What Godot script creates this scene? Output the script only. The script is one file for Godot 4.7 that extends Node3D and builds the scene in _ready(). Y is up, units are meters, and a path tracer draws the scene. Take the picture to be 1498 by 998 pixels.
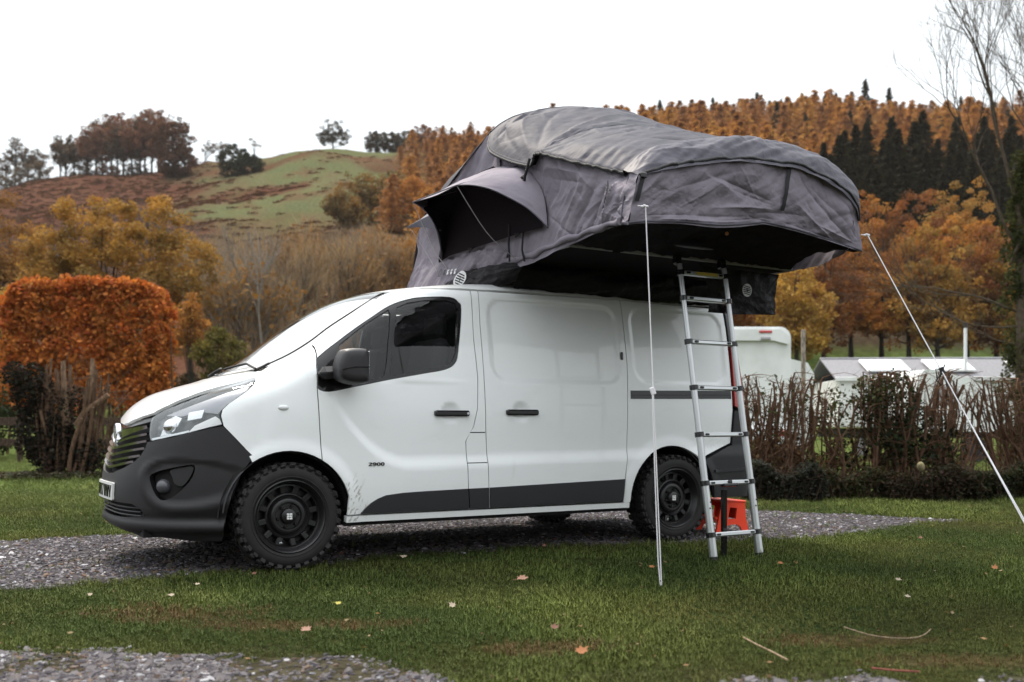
extends Node3D
# A white panel van with an opened roof tent on a camp site, autumn hills behind.
# World: y up, metres; the eye stands at (0, EYE, 0) and looks along -z.

const EYE := 0.9157
const VAN_TURN := 0.53795
const VAN_AT := Vector3(-1.3716, 0, -6.2225)
var rng := RandomNumberGenerator.new()
var M := {}
var used := {}
var wob := FastNoiseLite.new()

# ---------------------------------------------------------------- mesh helpers
class MB:
	var v := PackedVector3Array()
	var n := PackedVector3Array()
	var t := PackedVector2Array()
	var c := PackedColorArray()
	var f := PackedInt32Array()
	var tint := Color.WHITE

	func put(p: Vector3, nn: Vector3, uv := Vector2.ZERO) -> int:
		v.append(p); n.append(nn); t.append(uv); c.append(tint)
		return v.size() - 1

	func tri(a: int, b: int, d: int) -> void:
		if a == b or b == d or a == d: return
		if (v[b] - v[a]).cross(v[d] - v[a]).dot(n[a] + n[b] + n[d]) > 0.0:
			f.append(a); f.append(d); f.append(b)
		else:
			f.append(a); f.append(b); f.append(d)

	func flat(pts: Array, toward: Vector3) -> void:
		var nn: Vector3 = (pts[1] - pts[0]).cross(pts[2] - pts[0]).normalized()
		if nn.dot(toward) < 0.0: nn = -nn
		var k := v.size()
		for p in pts: put(p, nn, Vector2(p.x, p.y))
		for i in range(1, pts.size() - 1): tri(k, k + i, k + i + 1)

	# a box with chamfered edges
	func box(at: Vector3, size: Vector3, b := Basis(), ch := 0.0) -> void:
		var h := size / 2.0
		if ch <= 0.0:
			for ax in 3:
				for s in [-1.0, 1.0]:
					var q := []
					for k in [[-1, -1], [1, -1], [1, 1], [-1, 1]]:
						var p := Vector3.ZERO
						p[ax] = h[ax] * s; p[(ax + 1) % 3] = h[(ax + 1) % 3] * k[0]; p[(ax + 2) % 3] = h[(ax + 2) % 3] * k[1]
						q.append(at + b * p)
					var d := Vector3.ZERO
					d[ax] = s
					flat(q, b * d)
			return
		ch = minf(ch, minf(h.x, minf(h.y, h.z)) * 0.95)
		for ax in 3:
			var a1 := (ax + 1) % 3
			var a2 := (ax + 2) % 3
			for s in [-1.0, 1.0]:
				var q := []
				for k in [[-1, -1], [1, -1], [1, 1], [-1, 1]]:
					var p := Vector3.ZERO
					p[ax] = h[ax] * s; p[a1] = (h[a1] - ch) * k[0]; p[a2] = (h[a2] - ch) * k[1]
					q.append(at + b * p)
				var d := Vector3.ZERO
				d[ax] = s
				flat(q, b * d)
			for s1 in [-1.0, 1.0]:
				for s2 in [-1.0, 1.0]:
					var e := []
					for k in [[0, -1], [0, 1], [1, 1], [1, -1]]:
						var p := Vector3.ZERO
						p[ax] = (h[ax] - ch) * k[1]
						p[a1] = (h[a1] if k[0] == 0 else h[a1] - ch) * s1
						p[a2] = (h[a2] - ch if k[0] == 0 else h[a2]) * s2
						e.append(at + b * p)
					var d := Vector3.ZERO
					d[a1] = s1; d[a2] = s2
					flat(e, b * d)
		for sx in [-1.0, 1.0]:
			for sy in [-1.0, 1.0]:
				for sz in [-1.0, 1.0]:
					var s := Vector3(sx, sy, sz)
					var q := []
					for ax in 3:
						var p := (h - Vector3.ONE * ch) * s
						p[ax] = h[ax] * s[ax]
						q.append(at + b * p)
					flat(q, b * s)

	# a tube through points; r is one radius or one for each point
	func tube(p: Array, r: Variant, sides := 8, caps := true) -> void:
		var last := p.size() - 1
		var up := Vector3.UP
		var d0: Vector3 = (p[1] - p[0]).normalized()
		if absf(d0.dot(up)) > 0.9: up = Vector3.RIGHT
		var side := d0.cross(up).normalized()
		var k0 := v.size()
		for i in p.size():
			var d: Vector3 = ((p[mini(i + 1, last)] as Vector3) - (p[maxi(i - 1, 0)] as Vector3)).normalized()
			side = (side - d * side.dot(d)).normalized()
			var o := d.cross(side)
			var rr: float = r[i] if r is Array else r
			for j in sides + 1:
				var a := TAU * j / sides
				var nn := side * cos(a) + o * sin(a)
				put(p[i] + nn * rr, nn, Vector2(float(j) / sides, i))
		for i in last:
			for j in sides:
				var a := k0 + i * (sides + 1) + j
				tri(a, a + 1, a + sides + 2); tri(a, a + sides + 2, a + sides + 1)
		if caps:
			for e in [0, last]:
				var d: Vector3 = (p[1] - p[0]) if e == 0 else (p[last - 1] - p[last])
				d = -d.normalized()
				var k := put(p[e], d)
				for j in sides + 1: put(v[k0 + e * (sides + 1) + j], d)
				for j in sides: tri(k, k + 1 + j, k + 2 + j)

	# a profile of (radius, along) turned about an axis through "at"; smooth where "round" is true
	func lathe(prof: Array, at: Vector3, axis: Vector3, segs := 32, from := 0.0, to := TAU) -> void:
		axis = axis.normalized()
		var s := axis.cross(Vector3.UP if absf(axis.y) < 0.9 else Vector3.RIGHT).normalized()
		var o := axis.cross(s)
		for i in prof.size() - 1:
			var a: Vector2 = prof[i]
			var b: Vector2 = prof[i + 1]
			var d := (b - a).normalized()
			var nn := Vector2(d.y, -d.x)
			var k := v.size()
			var na := nn
			var nb := nn
			if i > 0:
				var d1 := (a - (prof[i - 1] as Vector2)).normalized()
				if d1.dot(d) > 0.6: na = (nn + Vector2(d1.y, -d1.x)).normalized()
			if i < prof.size() - 2:
				var d2 := ((prof[i + 2] as Vector2) - b).normalized()
				if d2.dot(d) > 0.6: nb = (nn + Vector2(d2.y, -d2.x)).normalized()
			for j in segs + 1:
				var g := from + (to - from) * j / segs
				var r := s * cos(g) + o * sin(g)
				put(at + r * a.x + axis * a.y, r * na.x + axis * na.y, Vector2(float(j) / segs, i))
				put(at + r * b.x + axis * b.y, r * nb.x + axis * nb.y, Vector2(float(j) / segs, i + 1))
			for j in segs:
				var q := k + j * 2
				tri(q, q + 1, q + 3); tri(q, q + 3, q + 2)

	# rows of points, all of one length, as a smooth sheet
	func sheet(rows: Array, closed := false) -> void:
		var h := rows.size()
		var w: int = rows[0].size()
		var k := v.size()
		for j in h:
			for i in w:
				var du: Vector3
				if closed: du = rows[j][(i + 1) % w] - rows[j][(i - 1 + w) % w]
				else: du = rows[j][mini(i + 1, w - 1)] - rows[j][maxi(i - 1, 0)]
				var dv: Vector3 = rows[mini(j + 1, h - 1)][i] - rows[maxi(j - 1, 0)][i]
				put(rows[j][i], du.cross(dv).normalized(), Vector2(float(i) / maxi(w - 1, 1), float(j) / maxi(h - 1, 1)))
		for j in h - 1:
			for i in (w if closed else w - 1):
				var a := k + j * w + i
				var b := k + j * w + (i + 1) % w
				f.append(a); f.append(b + w); f.append(b)
				f.append(a); f.append(a + w); f.append(b + w)

	func ellipsoid(at: Vector3, r: Vector3, b := Basis(), nu := 16, nv := 10) -> void:
		var k := v.size()
		for j in nv + 1:
			var a := PI * j / nv
			for i in nu + 1:
				var g := TAU * i / nu
				var d := Vector3(sin(a) * cos(g), cos(a), sin(a) * sin(g))
				put(at + b * (d * r), (b * (d / r)).normalized(), Vector2(float(i) / nu, float(j) / nv))
		for j in nv:
			for i in nu:
				var q := k + j * (nu + 1) + i
				tri(q, q + 1, q + nu + 2); tri(q, q + nu + 2, q + nu + 1)

	# a flat outline (in the plane of two axes) with thickness
	func plate(poly: PackedVector2Array, at: Vector3, ax: Vector3, ay: Vector3, thick: float, both := true) -> void:
		var nn := ax.cross(ay).normalized()
		var id := Geometry2D.triangulate_polygon(poly)
		for s in ([1.0, -1.0] if both else [1.0]):
			var k := v.size()
			for p in poly: put(at + ax * p.x + ay * p.y + nn * (thick / 2.0 * s), nn * s, p)
			for i in range(0, id.size(), 3): tri(k + id[i], k + id[i + 1], k + id[i + 2])
		for i in poly.size():
			var a := poly[i]
			var b := poly[(i + 1) % poly.size()]
			var e := ax * (b.x - a.x) + ay * (b.y - a.y)
			var o := e.cross(nn).normalized()
			if Geometry2D.is_polygon_clockwise(poly): o = -o
			var k := v.size()
			for q in [a, b]:
				for s in [1.0, -1.0]: put(at + ax * q.x + ay * q.y + nn * (thick / 2.0 * s), o, q)
			tri(k, k + 1, k + 3); tri(k, k + 3, k + 2)

	func mesh(colored := false) -> ArrayMesh:
		var a := []
		a.resize(Mesh.ARRAY_MAX)
		a[Mesh.ARRAY_VERTEX] = v; a[Mesh.ARRAY_NORMAL] = n; a[Mesh.ARRAY_TEX_UV] = t; a[Mesh.ARRAY_INDEX] = f
		if colored: a[Mesh.ARRAY_COLOR] = c
		var m := ArrayMesh.new()
		m.add_surface_from_arrays(Mesh.PRIMITIVE_TRIANGLES, a)
		return m


func numbered(s: String) -> String:
	var k: int = used.get(s, 0)
	used[s] = k + 1
	return s if k == 0 else "%s_%03d" % [s, k]

func obj(called: String, b: Variant, mat: Material, parent: Node = null, colored := false) -> MeshInstance3D:
	var o := MeshInstance3D.new()
	o.mesh = b.mesh(colored) if b is MB else b
	o.material_override = mat
	if parent == null:
		o.name = numbered(called)
		add_child(o, true)
	else:
		var k := 0
		var s := called
		while parent.has_node(s):
			k += 1
			s = "%s_%03d" % [called, k]
		o.name = s
		parent.add_child(o, true)
	return o

func thing(called: String, label: String, category: String, at := Vector3.ZERO, turn := 0.0, group := "") -> Node3D:
	var o := Node3D.new()
	o.name = numbered(called)
	add_child(o, true)
	o.position = at
	o.rotation.y = turn
	return tag(o, label, category, group)

func tag(o: Node3D, label: String, category: String, group := "", kind := "") -> Node3D:
	if label: o.set_meta("label", label)
	if category: o.set_meta("category", category)
	if group: o.set_meta("group", group)
	if kind: o.set_meta("kind", kind)
	return o

func mat(color: Color, rough := 0.6, metal := 0.0) -> StandardMaterial3D:   # color: linear, real-world base colour
	var m := StandardMaterial3D.new()
	m.albedo_color = color.linear_to_srgb()
	m.roughness = rough
	m.metallic = metal
	return m

func tinted(rough := 0.8) -> StandardMaterial3D:                             # colour from the vertices
	var m := mat(Color.WHITE, rough)
	m.vertex_color_use_as_albedo = true
	return m

func noise_tex(seed_: int, freq: float, size := 512, ramp: Gradient = null, fractal := 4, kind := FastNoiseLite.TYPE_SIMPLEX, as_normal := false, bump := 4.0) -> NoiseTexture2D:
	var n := FastNoiseLite.new()
	n.seed = seed_; n.frequency = freq; n.noise_type = kind; n.fractal_octaves = fractal
	if kind == FastNoiseLite.TYPE_CELLULAR: n.cellular_return_type = FastNoiseLite.RETURN_CELL_VALUE
	var t := NoiseTexture2D.new()
	t.noise = n; t.width = size; t.height = size; t.seamless = true
	if ramp: t.color_ramp = ramp
	if as_normal: t.as_normal_map = true; t.bump_strength = bump
	return t

func ramp(stops: Array) -> Gradient:
	var g := Gradient.new()
	g.offsets = PackedFloat32Array(stops.map(func(s): return s[0]))
	g.colors = PackedColorArray(stops.map(func(s): return (s[1] as Color).linear_to_srgb()))
	return g

func P2(a: Array) -> PackedVector2Array:            # flat list of numbers to points
	var r := PackedVector2Array()
	for i in range(0, a.size(), 2): r.append(Vector2(a[i], a[i + 1]))
	return r

func P3(a: Array) -> Array:
	var r := []
	for i in range(0, a.size(), 3): r.append(Vector3(a[i], a[i + 1], a[i + 2]))
	return r

func cat(p0, p1, p2, p3, t: float):
	return 0.5 * ((2.0 * p1) + (p2 - p0) * t + (2.0 * p0 - 5.0 * p1 + 4.0 * p2 - p3) * t * t + (3.0 * p1 - p0 - 3.0 * p2 + p3) * t * t * t)

# a smooth open curve through points, n points evenly spaced along it
func curve(p: Array, n: int) -> Array:
	var fine := []
	for i in p.size() - 1:
		for k in 12:
			fine.append(cat(p[maxi(i - 1, 0)], p[i], p[i + 1], p[mini(i + 2, p.size() - 1)], k / 12.0))
	fine.append(p[p.size() - 1])
	var len_ := [0.0]
	for i in range(1, fine.size()): len_.append(len_[i - 1] + fine[i].distance_to(fine[i - 1]))
	var out := []
	var j := 0
	for i in n:
		var s: float = len_[-1] * i / (n - 1)
		while j < fine.size() - 2 and len_[j + 1] < s: j += 1
		out.append(fine[j].lerp(fine[j + 1], clampf((s - len_[j]) / maxf(len_[j + 1] - len_[j], 1e-9), 0, 1)))
	return out

func smooth_poly(p: PackedVector2Array, per := 5) -> PackedVector2Array:   # a closed smooth outline
	var r := PackedVector2Array()
	var n := p.size()
	for i in n:
		for k in per:
			r.append(cat(p[(i - 1 + n) % n], p[i], p[(i + 1) % n], p[(i + 2) % n], float(k) / per))
	return r

func ring(at: Vector2, r: float, n := 24, from := 0.0) -> PackedVector2Array:
	var o := PackedVector2Array()
	for i in n: o.append(at + Vector2.from_angle(from + TAU * i / n) * r)
	return o

# ---------------------------------------------------------------- the van's body as an implicit surface
# (u along the van from the front axle, y up, w sideways from its middle)
var roof_line := PackedFloat32Array()
var nose_line := PackedFloat32Array()
const HALF := 0.978

func table(p: PackedVector2Array, x0: float, x1: float, n: int) -> PackedFloat32Array:
	var o := PackedFloat32Array()
	var m := []
	for i in p.size():
		var a := p[maxi(i - 1, 0)]
		var b := p[mini(i + 1, p.size() - 1)]
		if i == 0 or i == p.size() - 1: m.append((b.y - a.y) / (b.x - a.x))
		else: m.append(((p[i].y - a.y) / (p[i].x - a.x) + (b.y - p[i].y) / (b.x - p[i].x)) / 2.0)
	var i := 0
	for k in n + 1:
		var x := clampf(x0 + (x1 - x0) * k / n, p[0].x, p[-1].x)
		while i < p.size() - 2 and p[i + 1].x < x: i += 1
		var h := p[i + 1].x - p[i].x
		var t := (x - p[i].x) / h
		o.append((2 * t * t * t - 3 * t * t + 1) * p[i].y + (t * t * t - 2 * t * t + t) * h * m[i] + (3 * t * t - 2 * t * t * t) * p[i + 1].y + (t * t * t - t * t) * h * m[i + 1])
	return o

func look(t: PackedFloat32Array, x: float) -> float:
	var i := clampi(int(x), 0, t.size() - 2)
	return lerpf(t[i], t[i + 1], clampf(x - i, 0, 1))

func smax(a: float, b: float, r: float) -> float:
	var h := maxf(r - absf(a - b), 0) / r
	return maxf(a, b) + h * h * r * 0.25

func body(u: float, y: float, w: float) -> float:
	w = absf(w)
	var x := (u - 0.16 * w * w + 1.25) * 200.0
	var t := look(roof_line, x)
	var s := (look(roof_line, x + 4.0) - look(roof_line, x - 4.0)) * 25.0
	var top := (y - t + 0.05 * w * w) / sqrt(1.0 + s * s)
	var nose := (look(nose_line, y * 400.0) + 0.5 * pow(w / HALF, 3.2) - u) * 0.8
	var wide := HALF - 0.03 * pow(clampf((0.62 - y) / 0.45, 0, 2), 2) - 0.125 * pow(clampf((y - 0.98) / 0.9, 0, 2), 1.6) - 0.10 * pow(clampf((-0.1 - u) / 0.8, 0, 2), 2)
	var back := u - (3.925 - 0.085 * clampf(y - 0.9, 0, 2)) + 0.04 * w * w
	return smax(smax(smax(w - wide, top, 0.11), nose, 0.22), back, 0.12)

func crease(u: float) -> float:                     # the pressed line that sweeps along the doors
	if u < 0.8: return 0.676 + 1.44 * (0.8 - u) * (0.8 - u)
	return 0.676 + 0.016 * (u - 0.8)

func dent(u: float, y: float) -> float:             # pressed lines and recesses of the side panels
	var d := 0.0
	d += 0.016 * smoothstep(crease(u) + 0.035, crease(u) - 0.06, y) * smoothstep(0.02, 0.4, u)
	d += 0.010 * smoothstep(0.018, -0.018, absf(y - 1.215 - 0.03 * (u - 1.1)) - 0.0) * smoothstep(1.30, 1.15, u) * smoothstep(0.45, 0.7, u) * 0.4
	for r in [[1.455, 2.575, 1.235, 1.815], [2.715, 3.645, 1.25, 1.825]]:
		var q := Vector2(absf(u - (r[0] + r[1]) / 2) - (r[1] - r[0]) / 2 + 0.12, absf(y - (r[2] + r[3]) / 2) - (r[3] - r[2]) / 2 + 0.12)
		var e := Vector2(maxf(q.x, 0), maxf(q.y, 0)).length() + minf(maxf(q.x, q.y), 0) - 0.12
		d -= 0.013 * smoothstep(0.022, -0.022, e)
	for c in [Vector2(1.11, 1.0), Vector2(1.675, 1.01)]:
		d -= 0.013 * smoothstep(0.085, 0.025, Vector2(u, y).distance_to(c))
	for c in [Vector2(-0.03, 0.345), Vector2(3.05, 0.345)]:
		d += 0.012 * smoothstep(0.50, 0.42, Vector2(u, y).distance_to(c)) * smoothstep(1.0, 0.6, y)
	return d

func bumper_form(a: float, y: float) -> float:
	var d := 0.020 * exp(-pow((y - 0.29) / 0.028, 2)) - 0.012 * exp(-pow((y - 0.345) / 0.03, 2))
	# the C-shaped ridge round the fog lamp: a hollow inside it, proud along its lower left
	var q := Vector2((absf(a) - 0.86) * 0.88, y - 0.60)
	var e := Vector2(q.x * (1.0 if q.x < 0.0 else 0.45), q.y * (1.0 if q.y < 0.0 else 1.6)).length()
	d += 0.010 * exp(-pow((e - 0.195) / 0.030, 2)) * smoothstep(0.16, -0.02, q.y + q.x * 0.2)
	d -= 0.010 * smoothstep(0.19, 0.13, e)
	return d

func surf(u: float, y: float, w: float) -> float:
	if u < -0.30: return body(u, y, w)
	return body(u, y, absf(w) - dent(u, y))

func root(fn: Callable, a: float, b: float) -> float:  # fn(a) < 0 < fn(b)
	var fa: float = fn.call(a)
	var fb: float = fn.call(b)
	if fa >= 0.0: return a
	if fb <= 0.0: return b
	var side := 0
	for i in 14:
		var c := (a * fb - b * fa) / (fb - fa)
		if i % 4 == 3: c = (a + b) / 2.0
		var fc: float = fn.call(c)
		if absf(fc) < 2e-5: return c
		if fc < 0.0:
			a = c; fa = fc
			if side == -1: fb *= 0.5
			side = -1
		else:
			b = c; fb = fc
			if side == 1: fa *= 0.5
			side = 1
	return (a * fb - b * fa) / (fb - fa)

func side_w(u: float, y: float) -> float:
	return root(func(w): return surf(u, y, w), 0.15, 1.1)

func on_body(chart: int, p: Vector2, sg: float) -> Vector3:
	match chart:
		0: return Vector3(p.x, p.y, sg * side_w(p.x, p.y))
		1:
			var c := -cos(p.x)
			var s := sin(p.x)
			var r := root(func(q): return body(c * q, p.y, s * q), 0.2, 1.6)
			return Vector3(c * r, p.y, s * r)
	return Vector3(p.x, root(func(y): return body(p.x, y, p.y), 0.7, 2.2), p.y)

func normal_at(p: Vector3) -> Vector3:
	var e := 0.003
	return Vector3(surf(p.x + e, p.y, p.z) - surf(p.x - e, p.y, p.z), surf(p.x, p.y + e, p.z) - surf(p.x, p.y - e, p.z), surf(p.x, p.y, p.z + e) - surf(p.x, p.y, p.z - e)).normalized()

# A panel of the body: an outline in a chart (0: side u,y; 1: round the nose angle,y; 2: from above u,w), with edges of its own.
func panel(b: MB, chart: int, poly: PackedVector2Array, cell := 0.05, thick := 0.012, lift := 0.0, sg := 1.0, holes := [], gap := 0.0034, form: Variant = null) -> void:
	if gap > 0.0:
		var q := Geometry2D.offset_polygon(poly, -gap)
		if q.size(): poly = q[0]
	var lo := poly[0]
	var hi := poly[0]
	for p in poly:
		lo = lo.min(p); hi = hi.max(p)
	var got := {}
	var nrm := {}
	var place := func(p: Vector2) -> int:
		var key := Vector2i((p * 20000.0).round())
		if got.has(key): return got[key]
		var q := on_body(chart, p, sg)
		var nn := normal_at(q)
		var up := lift
		if form != null:
			up += form.call(p.x, p.y)
			var h0: float = form.call(p.x, p.y)
			var q2 := on_body(chart, p + Vector2(0.004, 0), sg)
			var q3 := on_body(chart, p + Vector2(0, 0.004), sg)
			var f2: float = form.call(p.x + 0.004, p.y)
			var f3: float = form.call(p.x, p.y + 0.004)
			var n2 := (q2 + nn * f2 - q - nn * h0).cross(q3 + nn * f3 - q - nn * h0).normalized()
			nn = n2 if n2.dot(nn) > 0 else -n2
		got[key] = b.put(q + nn * up, nn, p)
		nrm[key] = nn
		return got[key]
	var nx := int(ceil((hi.x - lo.x) / cell))
	var ny := int(ceil((hi.y - lo.y) / cell))
	for j in ny:
		for i in nx:
			var a := lo + Vector2(i, j) * cell
			var sq := PackedVector2Array([a, a + Vector2(cell, 0), a + Vector2(cell, cell), a + Vector2(0, cell)])
			var bits := Geometry2D.intersect_polygons(sq, poly)
			for h in holes:
				var left: Array[PackedVector2Array] = []
				for r in bits:
					for x in Geometry2D.clip_polygons(r, h): left.append(x)
				bits = left
			for r in bits:
				var id := Geometry2D.triangulate_polygon(r)
				var at := []
				for p in r: at.append(place.call(p))
				for k in range(0, id.size(), 3): b.tri(at[id[k]], at[id[k + 1]], at[id[k + 2]])
	if thick <= 0.0: return
	for loop in [poly] + holes:
		for i in loop.size():
			var p: Vector2 = loop[i]
			var q: Vector2 = loop[(i + 1) % loop.size()]
			var steps := maxi(1, int(ceil(p.distance_to(q) / cell)))
			for s in steps:
				var a0: int = place.call(p.lerp(q, float(s) / steps))
				var a1: int = place.call(p.lerp(q, float(s + 1) / steps))
				var e := b.v[a1] - b.v[a0]
				var o := e.cross(b.n[a0]).normalized()
				var k := b.v.size()
				b.put(b.v[a0], o); b.put(b.v[a1], o)
				b.put(b.v[a0] - b.n[a0] * thick, o); b.put(b.v[a1] - b.n[a1] * thick, o)
				b.tri(k, k + 1, k + 3); b.tri(k, k + 3, k + 2)

func mirrored(half: PackedVector2Array, axis: int) -> PackedVector2Array:   # an outline and its mirror image, joined
	var r := half.duplicate()
	for i in range(half.size() - 1, -1, -1):
		var p := half[i]
		p[axis] = -p[axis]
		if p.distance_to(half[i]) > 1e-4: r.append(p)
	return r

func arch(cx: float, r: float, a0: float, a1: float, n: int) -> Array:
	var o := []
	for i in n + 1:
		var a := deg_to_rad(lerpf(a0, a1, float(i) / n))
		o.append(cx + cos(a) * r); o.append(0.345 + sin(a) * r)
	return o

# ---------------------------------------------------------------- camera, sky, light
func set_camera_and_light() -> void:
	var cam := Camera3D.new()
	cam.name = "camera"
	cam.projection = Camera3D.PROJECTION_FRUSTUM
	cam.near = 0.1
	cam.far = 2000.0
	cam.size = 0.1 * 998.0 / 1453.1
	cam.frustum_offset = Vector2(0, 0.1 * 123.2 / 1453.1)
	cam.position = Vector3(0, EYE, 0)
	var lens := CameraAttributesPhysical.new()
	lens.frustum_focal_length = 35.0
	lens.frustum_focus_distance = 6.6
	lens.frustum_near = 0.1
	lens.frustum_far = 2000.0
	lens.exposure_aperture = 2.2
	add_child(cam)
	cam.attributes = lens
	cam.projection = Camera3D.PROJECTION_FRUSTUM
	cam.near = 0.1
	cam.size = 0.1 * 998.0 / 1453.1
	cam.frustum_offset = Vector2(0, 0.1 * 123.2 / 1453.1)
	var w := WorldEnvironment.new()
	w.name = "air"
	var e := Environment.new()
	e.background_mode = Environment.BG_SKY
	var sky := ProceduralSkyMaterial.new()
	sky.sky_top_color = Color(1.56, 1.61, 1.66).linear_to_srgb()
	sky.sky_horizon_color = Color(0.276, 0.299, 0.309).linear_to_srgb()
	sky.sky_curve = 2.0
	sky.sky_energy_multiplier = 1.0
	sky.ground_bottom_color = Color(0.05, 0.06, 0.04)
	sky.ground_horizon_color = Color(0.25, 0.24, 0.2)
	e.sky = Sky.new()
	e.sky.sky_material = sky
	e.tonemap_mode = Environment.TONE_MAPPER_LINEAR
	e.tonemap_exposure = 2.95
	e.fog_enabled = true
	e.fog_density = 0.00010
	e.fog_light_color = Color(0.95, 0.93, 0.91)
	e.sdfgi_enabled = true
	e.ssao_enabled = true
	e.ssil_enabled = true
	w.environment = e
	add_child(w)
	var sun := DirectionalLight3D.new()
	sun.name = "sun"
	sun.light_color = Color(1.0, 0.96, 0.9)
	sun.light_energy = 0.5
	sun.light_angular_distance = 12.0
	sun.shadow_enabled = true
	add_child(sun)
	sun.look_at_from_position(Vector3(-17, 46, -30), Vector3.ZERO)

# road dirt and scuffs on the side panels, laid out by (along, up): 5 m by 2 m
func grime() -> Image:
	var im := Image.create(1024, 512, false, Image.FORMAT_RGB8)
	var n := FastNoiseLite.new()
	n.seed = 77; n.frequency = 0.012; n.fractal_octaves = 5
	for j in 512:
		for i in 1024:
			var u := i / 1024.0 * 5.0 - 1.0
			var y := (1.0 - j / 512.0) * 2.0
			var k := n.get_noise_2d(i, j * 2.0)
			var fine := n.get_noise_2d(i * 9.0, j * 9.0)
			var d := smoothstep(.60, .28, y + k * .12) * (.13 + .10 * maxf(fine, 0.0))
			d += smoothstep(.16, .05, Vector2((u - .395) * 1.3, (y - .43) * .7).length() + k * .05) * smoothstep(.12, .4, n.get_noise_2d(i * 14.0 + j * 5.0, j * 5.0)) * .9
			d += smoothstep(.30, .12, Vector2(u - 3.5, (y - .6) * .8).length() + k * .1) * maxf(fine, 0.0) * .3
			d += smoothstep(.02, .004, absf(u - 1.60 - (y - .6) * .12 + fine * .008)) * smoothstep(.10, .0, absf(y - .60)) * .12
			d += maxf(k - .25, 0.0) * .10
			var c := Color(1, 1, 1).lerp(Color(.42, .38, .34), clampf(d, 0, .85))
			im.set_pixel(i, j, c.linear_to_srgb())
	return im

func make_materials() -> void:
	var p := mat(Color(0.84, 0.855, 0.86), 0.32)
	p.clearcoat_enabled = true; p.clearcoat = 0.8; p.clearcoat_roughness = 0.04
	p.albedo_texture = noise_tex(4, 0.006, 512, ramp([[0.0, Color(0.90, 0.90, 0.89)], [0.6, Color(1, 1, 1)], [1.0, Color(1, 1, 1)]]))
	p.uv1_triplanar = true
	p.uv1_scale = Vector3.ONE * 0.4
	M.paint = p
	M.paint_side = p.duplicate()
	M.paint_side.uv1_triplanar = false
	M.paint_side.uv1_scale = Vector3(0.2, -0.5, 1)
	M.paint_side.uv1_offset = Vector3(0.2, 1.0, 0)
	M.paint_side.albedo_texture = ImageTexture.create_from_image(grime())
	M.black_plastic = mat(Color(0.012, 0.0105, 0.013), 0.54)
	M.black_plastic.normal_enabled = true
	M.black_plastic.normal_texture = noise_tex(8, 0.2, 256, null, 3, FastNoiseLite.TYPE_SIMPLEX, true, 1.5)
	M.black_plastic.normal_scale = 0.25
	M.black_plastic.uv1_triplanar = true
	M.black_plastic.uv1_scale = Vector3.ONE * 4.0
	M.cladding = mat(Color(0.017, 0.017, 0.021), 0.48)
	M.dark = mat(Color(0.008, 0.007, 0.008), 0.9)
	M.gloss_black = mat(Color(0.012, 0.011, 0.012), 0.15)
	M.rubber = mat(Color(0.014, 0.012, 0.013), 0.75)
	M.tyre = mat(Color(0.013, 0.011, 0.012), 0.75)
	M.tyre.albedo_texture = noise_tex(9, 0.02, 256, ramp([[0.2, Color(0.7, 0.65, 0.62)], [0.8, Color(1, 1, 1)]]))
	M.tyre.uv1_triplanar = true; M.tyre.uv1_scale = Vector3.ONE * 2.0
	M.rim = mat(Color(0.009, 0.008, 0.009), 0.38)
	M.chrome = mat(Color(0.72, 0.72, 0.74), 0.14, 1.0)
	M.silver = mat(Color(0.62, 0.64, 0.66), 0.22, 0.9)
	M.white_plastic = mat(Color(0.78, 0.79, 0.79), 0.35)
	M.plate_white = mat(Color(0.72, 0.72, 0.70), 0.4)
	M.red_lens = mat(Color(0.42, 0.015, 0.012), 0.1)
	M.red_lens.clearcoat_enabled = true
	M.lens_white = mat(Color(0.7, 0.72, 0.72), 0.12)
	M.fog_lens = mat(Color(0.07, 0.07, 0.08), 0.2)
	M.lamp_dark = mat(Color(0.03, 0.03, 0.033), 0.25)
	M.lamp_grey = mat(Color(0.22, 0.225, 0.25), 0.45, 0.1)
	M.mirror_grey = mat(Color(0.017, 0.015, 0.018), 0.5)
	var font := SystemFont.new()
	font.font_names = PackedStringArray(["Droid Sans"])
	font.font_weight = 700
	M.font = font
	M.amber = mat(Color(0.5, 0.22, 0.08), 0.5)
	M.blind = mat(Color(0.80, 0.82, 0.84), 0.5)
	M.seat = mat(Color(0.025, 0.024, 0.027), 0.9)
	var g := StandardMaterial3D.new()
	g.transparency = BaseMaterial3D.TRANSPARENCY_ALPHA
	g.albedo_color = Color(0.05, 0.06, 0.06, 0.28)
	g.roughness = 0.02
	M.glass = g
	var l := StandardMaterial3D.new()
	l.transparency = BaseMaterial3D.TRANSPARENCY_ALPHA
	l.albedo_color = Color(0.9, 0.93, 0.95, 0.10)
	l.roughness = 0.03
	M.lens = l

# ---------------------------------------------------------------- the van
var van: Node3D
const DOOR_FRONT := [0.200, 1.462, 0.184, 1.402, 0.165, 1.30, 0.159, 1.151, 0.171, 0.925, 0.185, 0.691]
const WINDOW := [0.092, 1.250, 0.155, 1.153, 0.236, 1.129, 0.411, 1.163, 0.658, 1.215, 0.915, 1.263, 1.078, 1.295, 1.159, 1.340, 1.192, 1.427, 1.243, 1.719, 1.225, 1.776, 1.160, 1.809, 0.961, 1.796, 0.833, 1.771, 0.699, 1.720, 0.567, 1.636, 0.438, 1.549, 0.315, 1.458, 0.192, 1.362]

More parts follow.
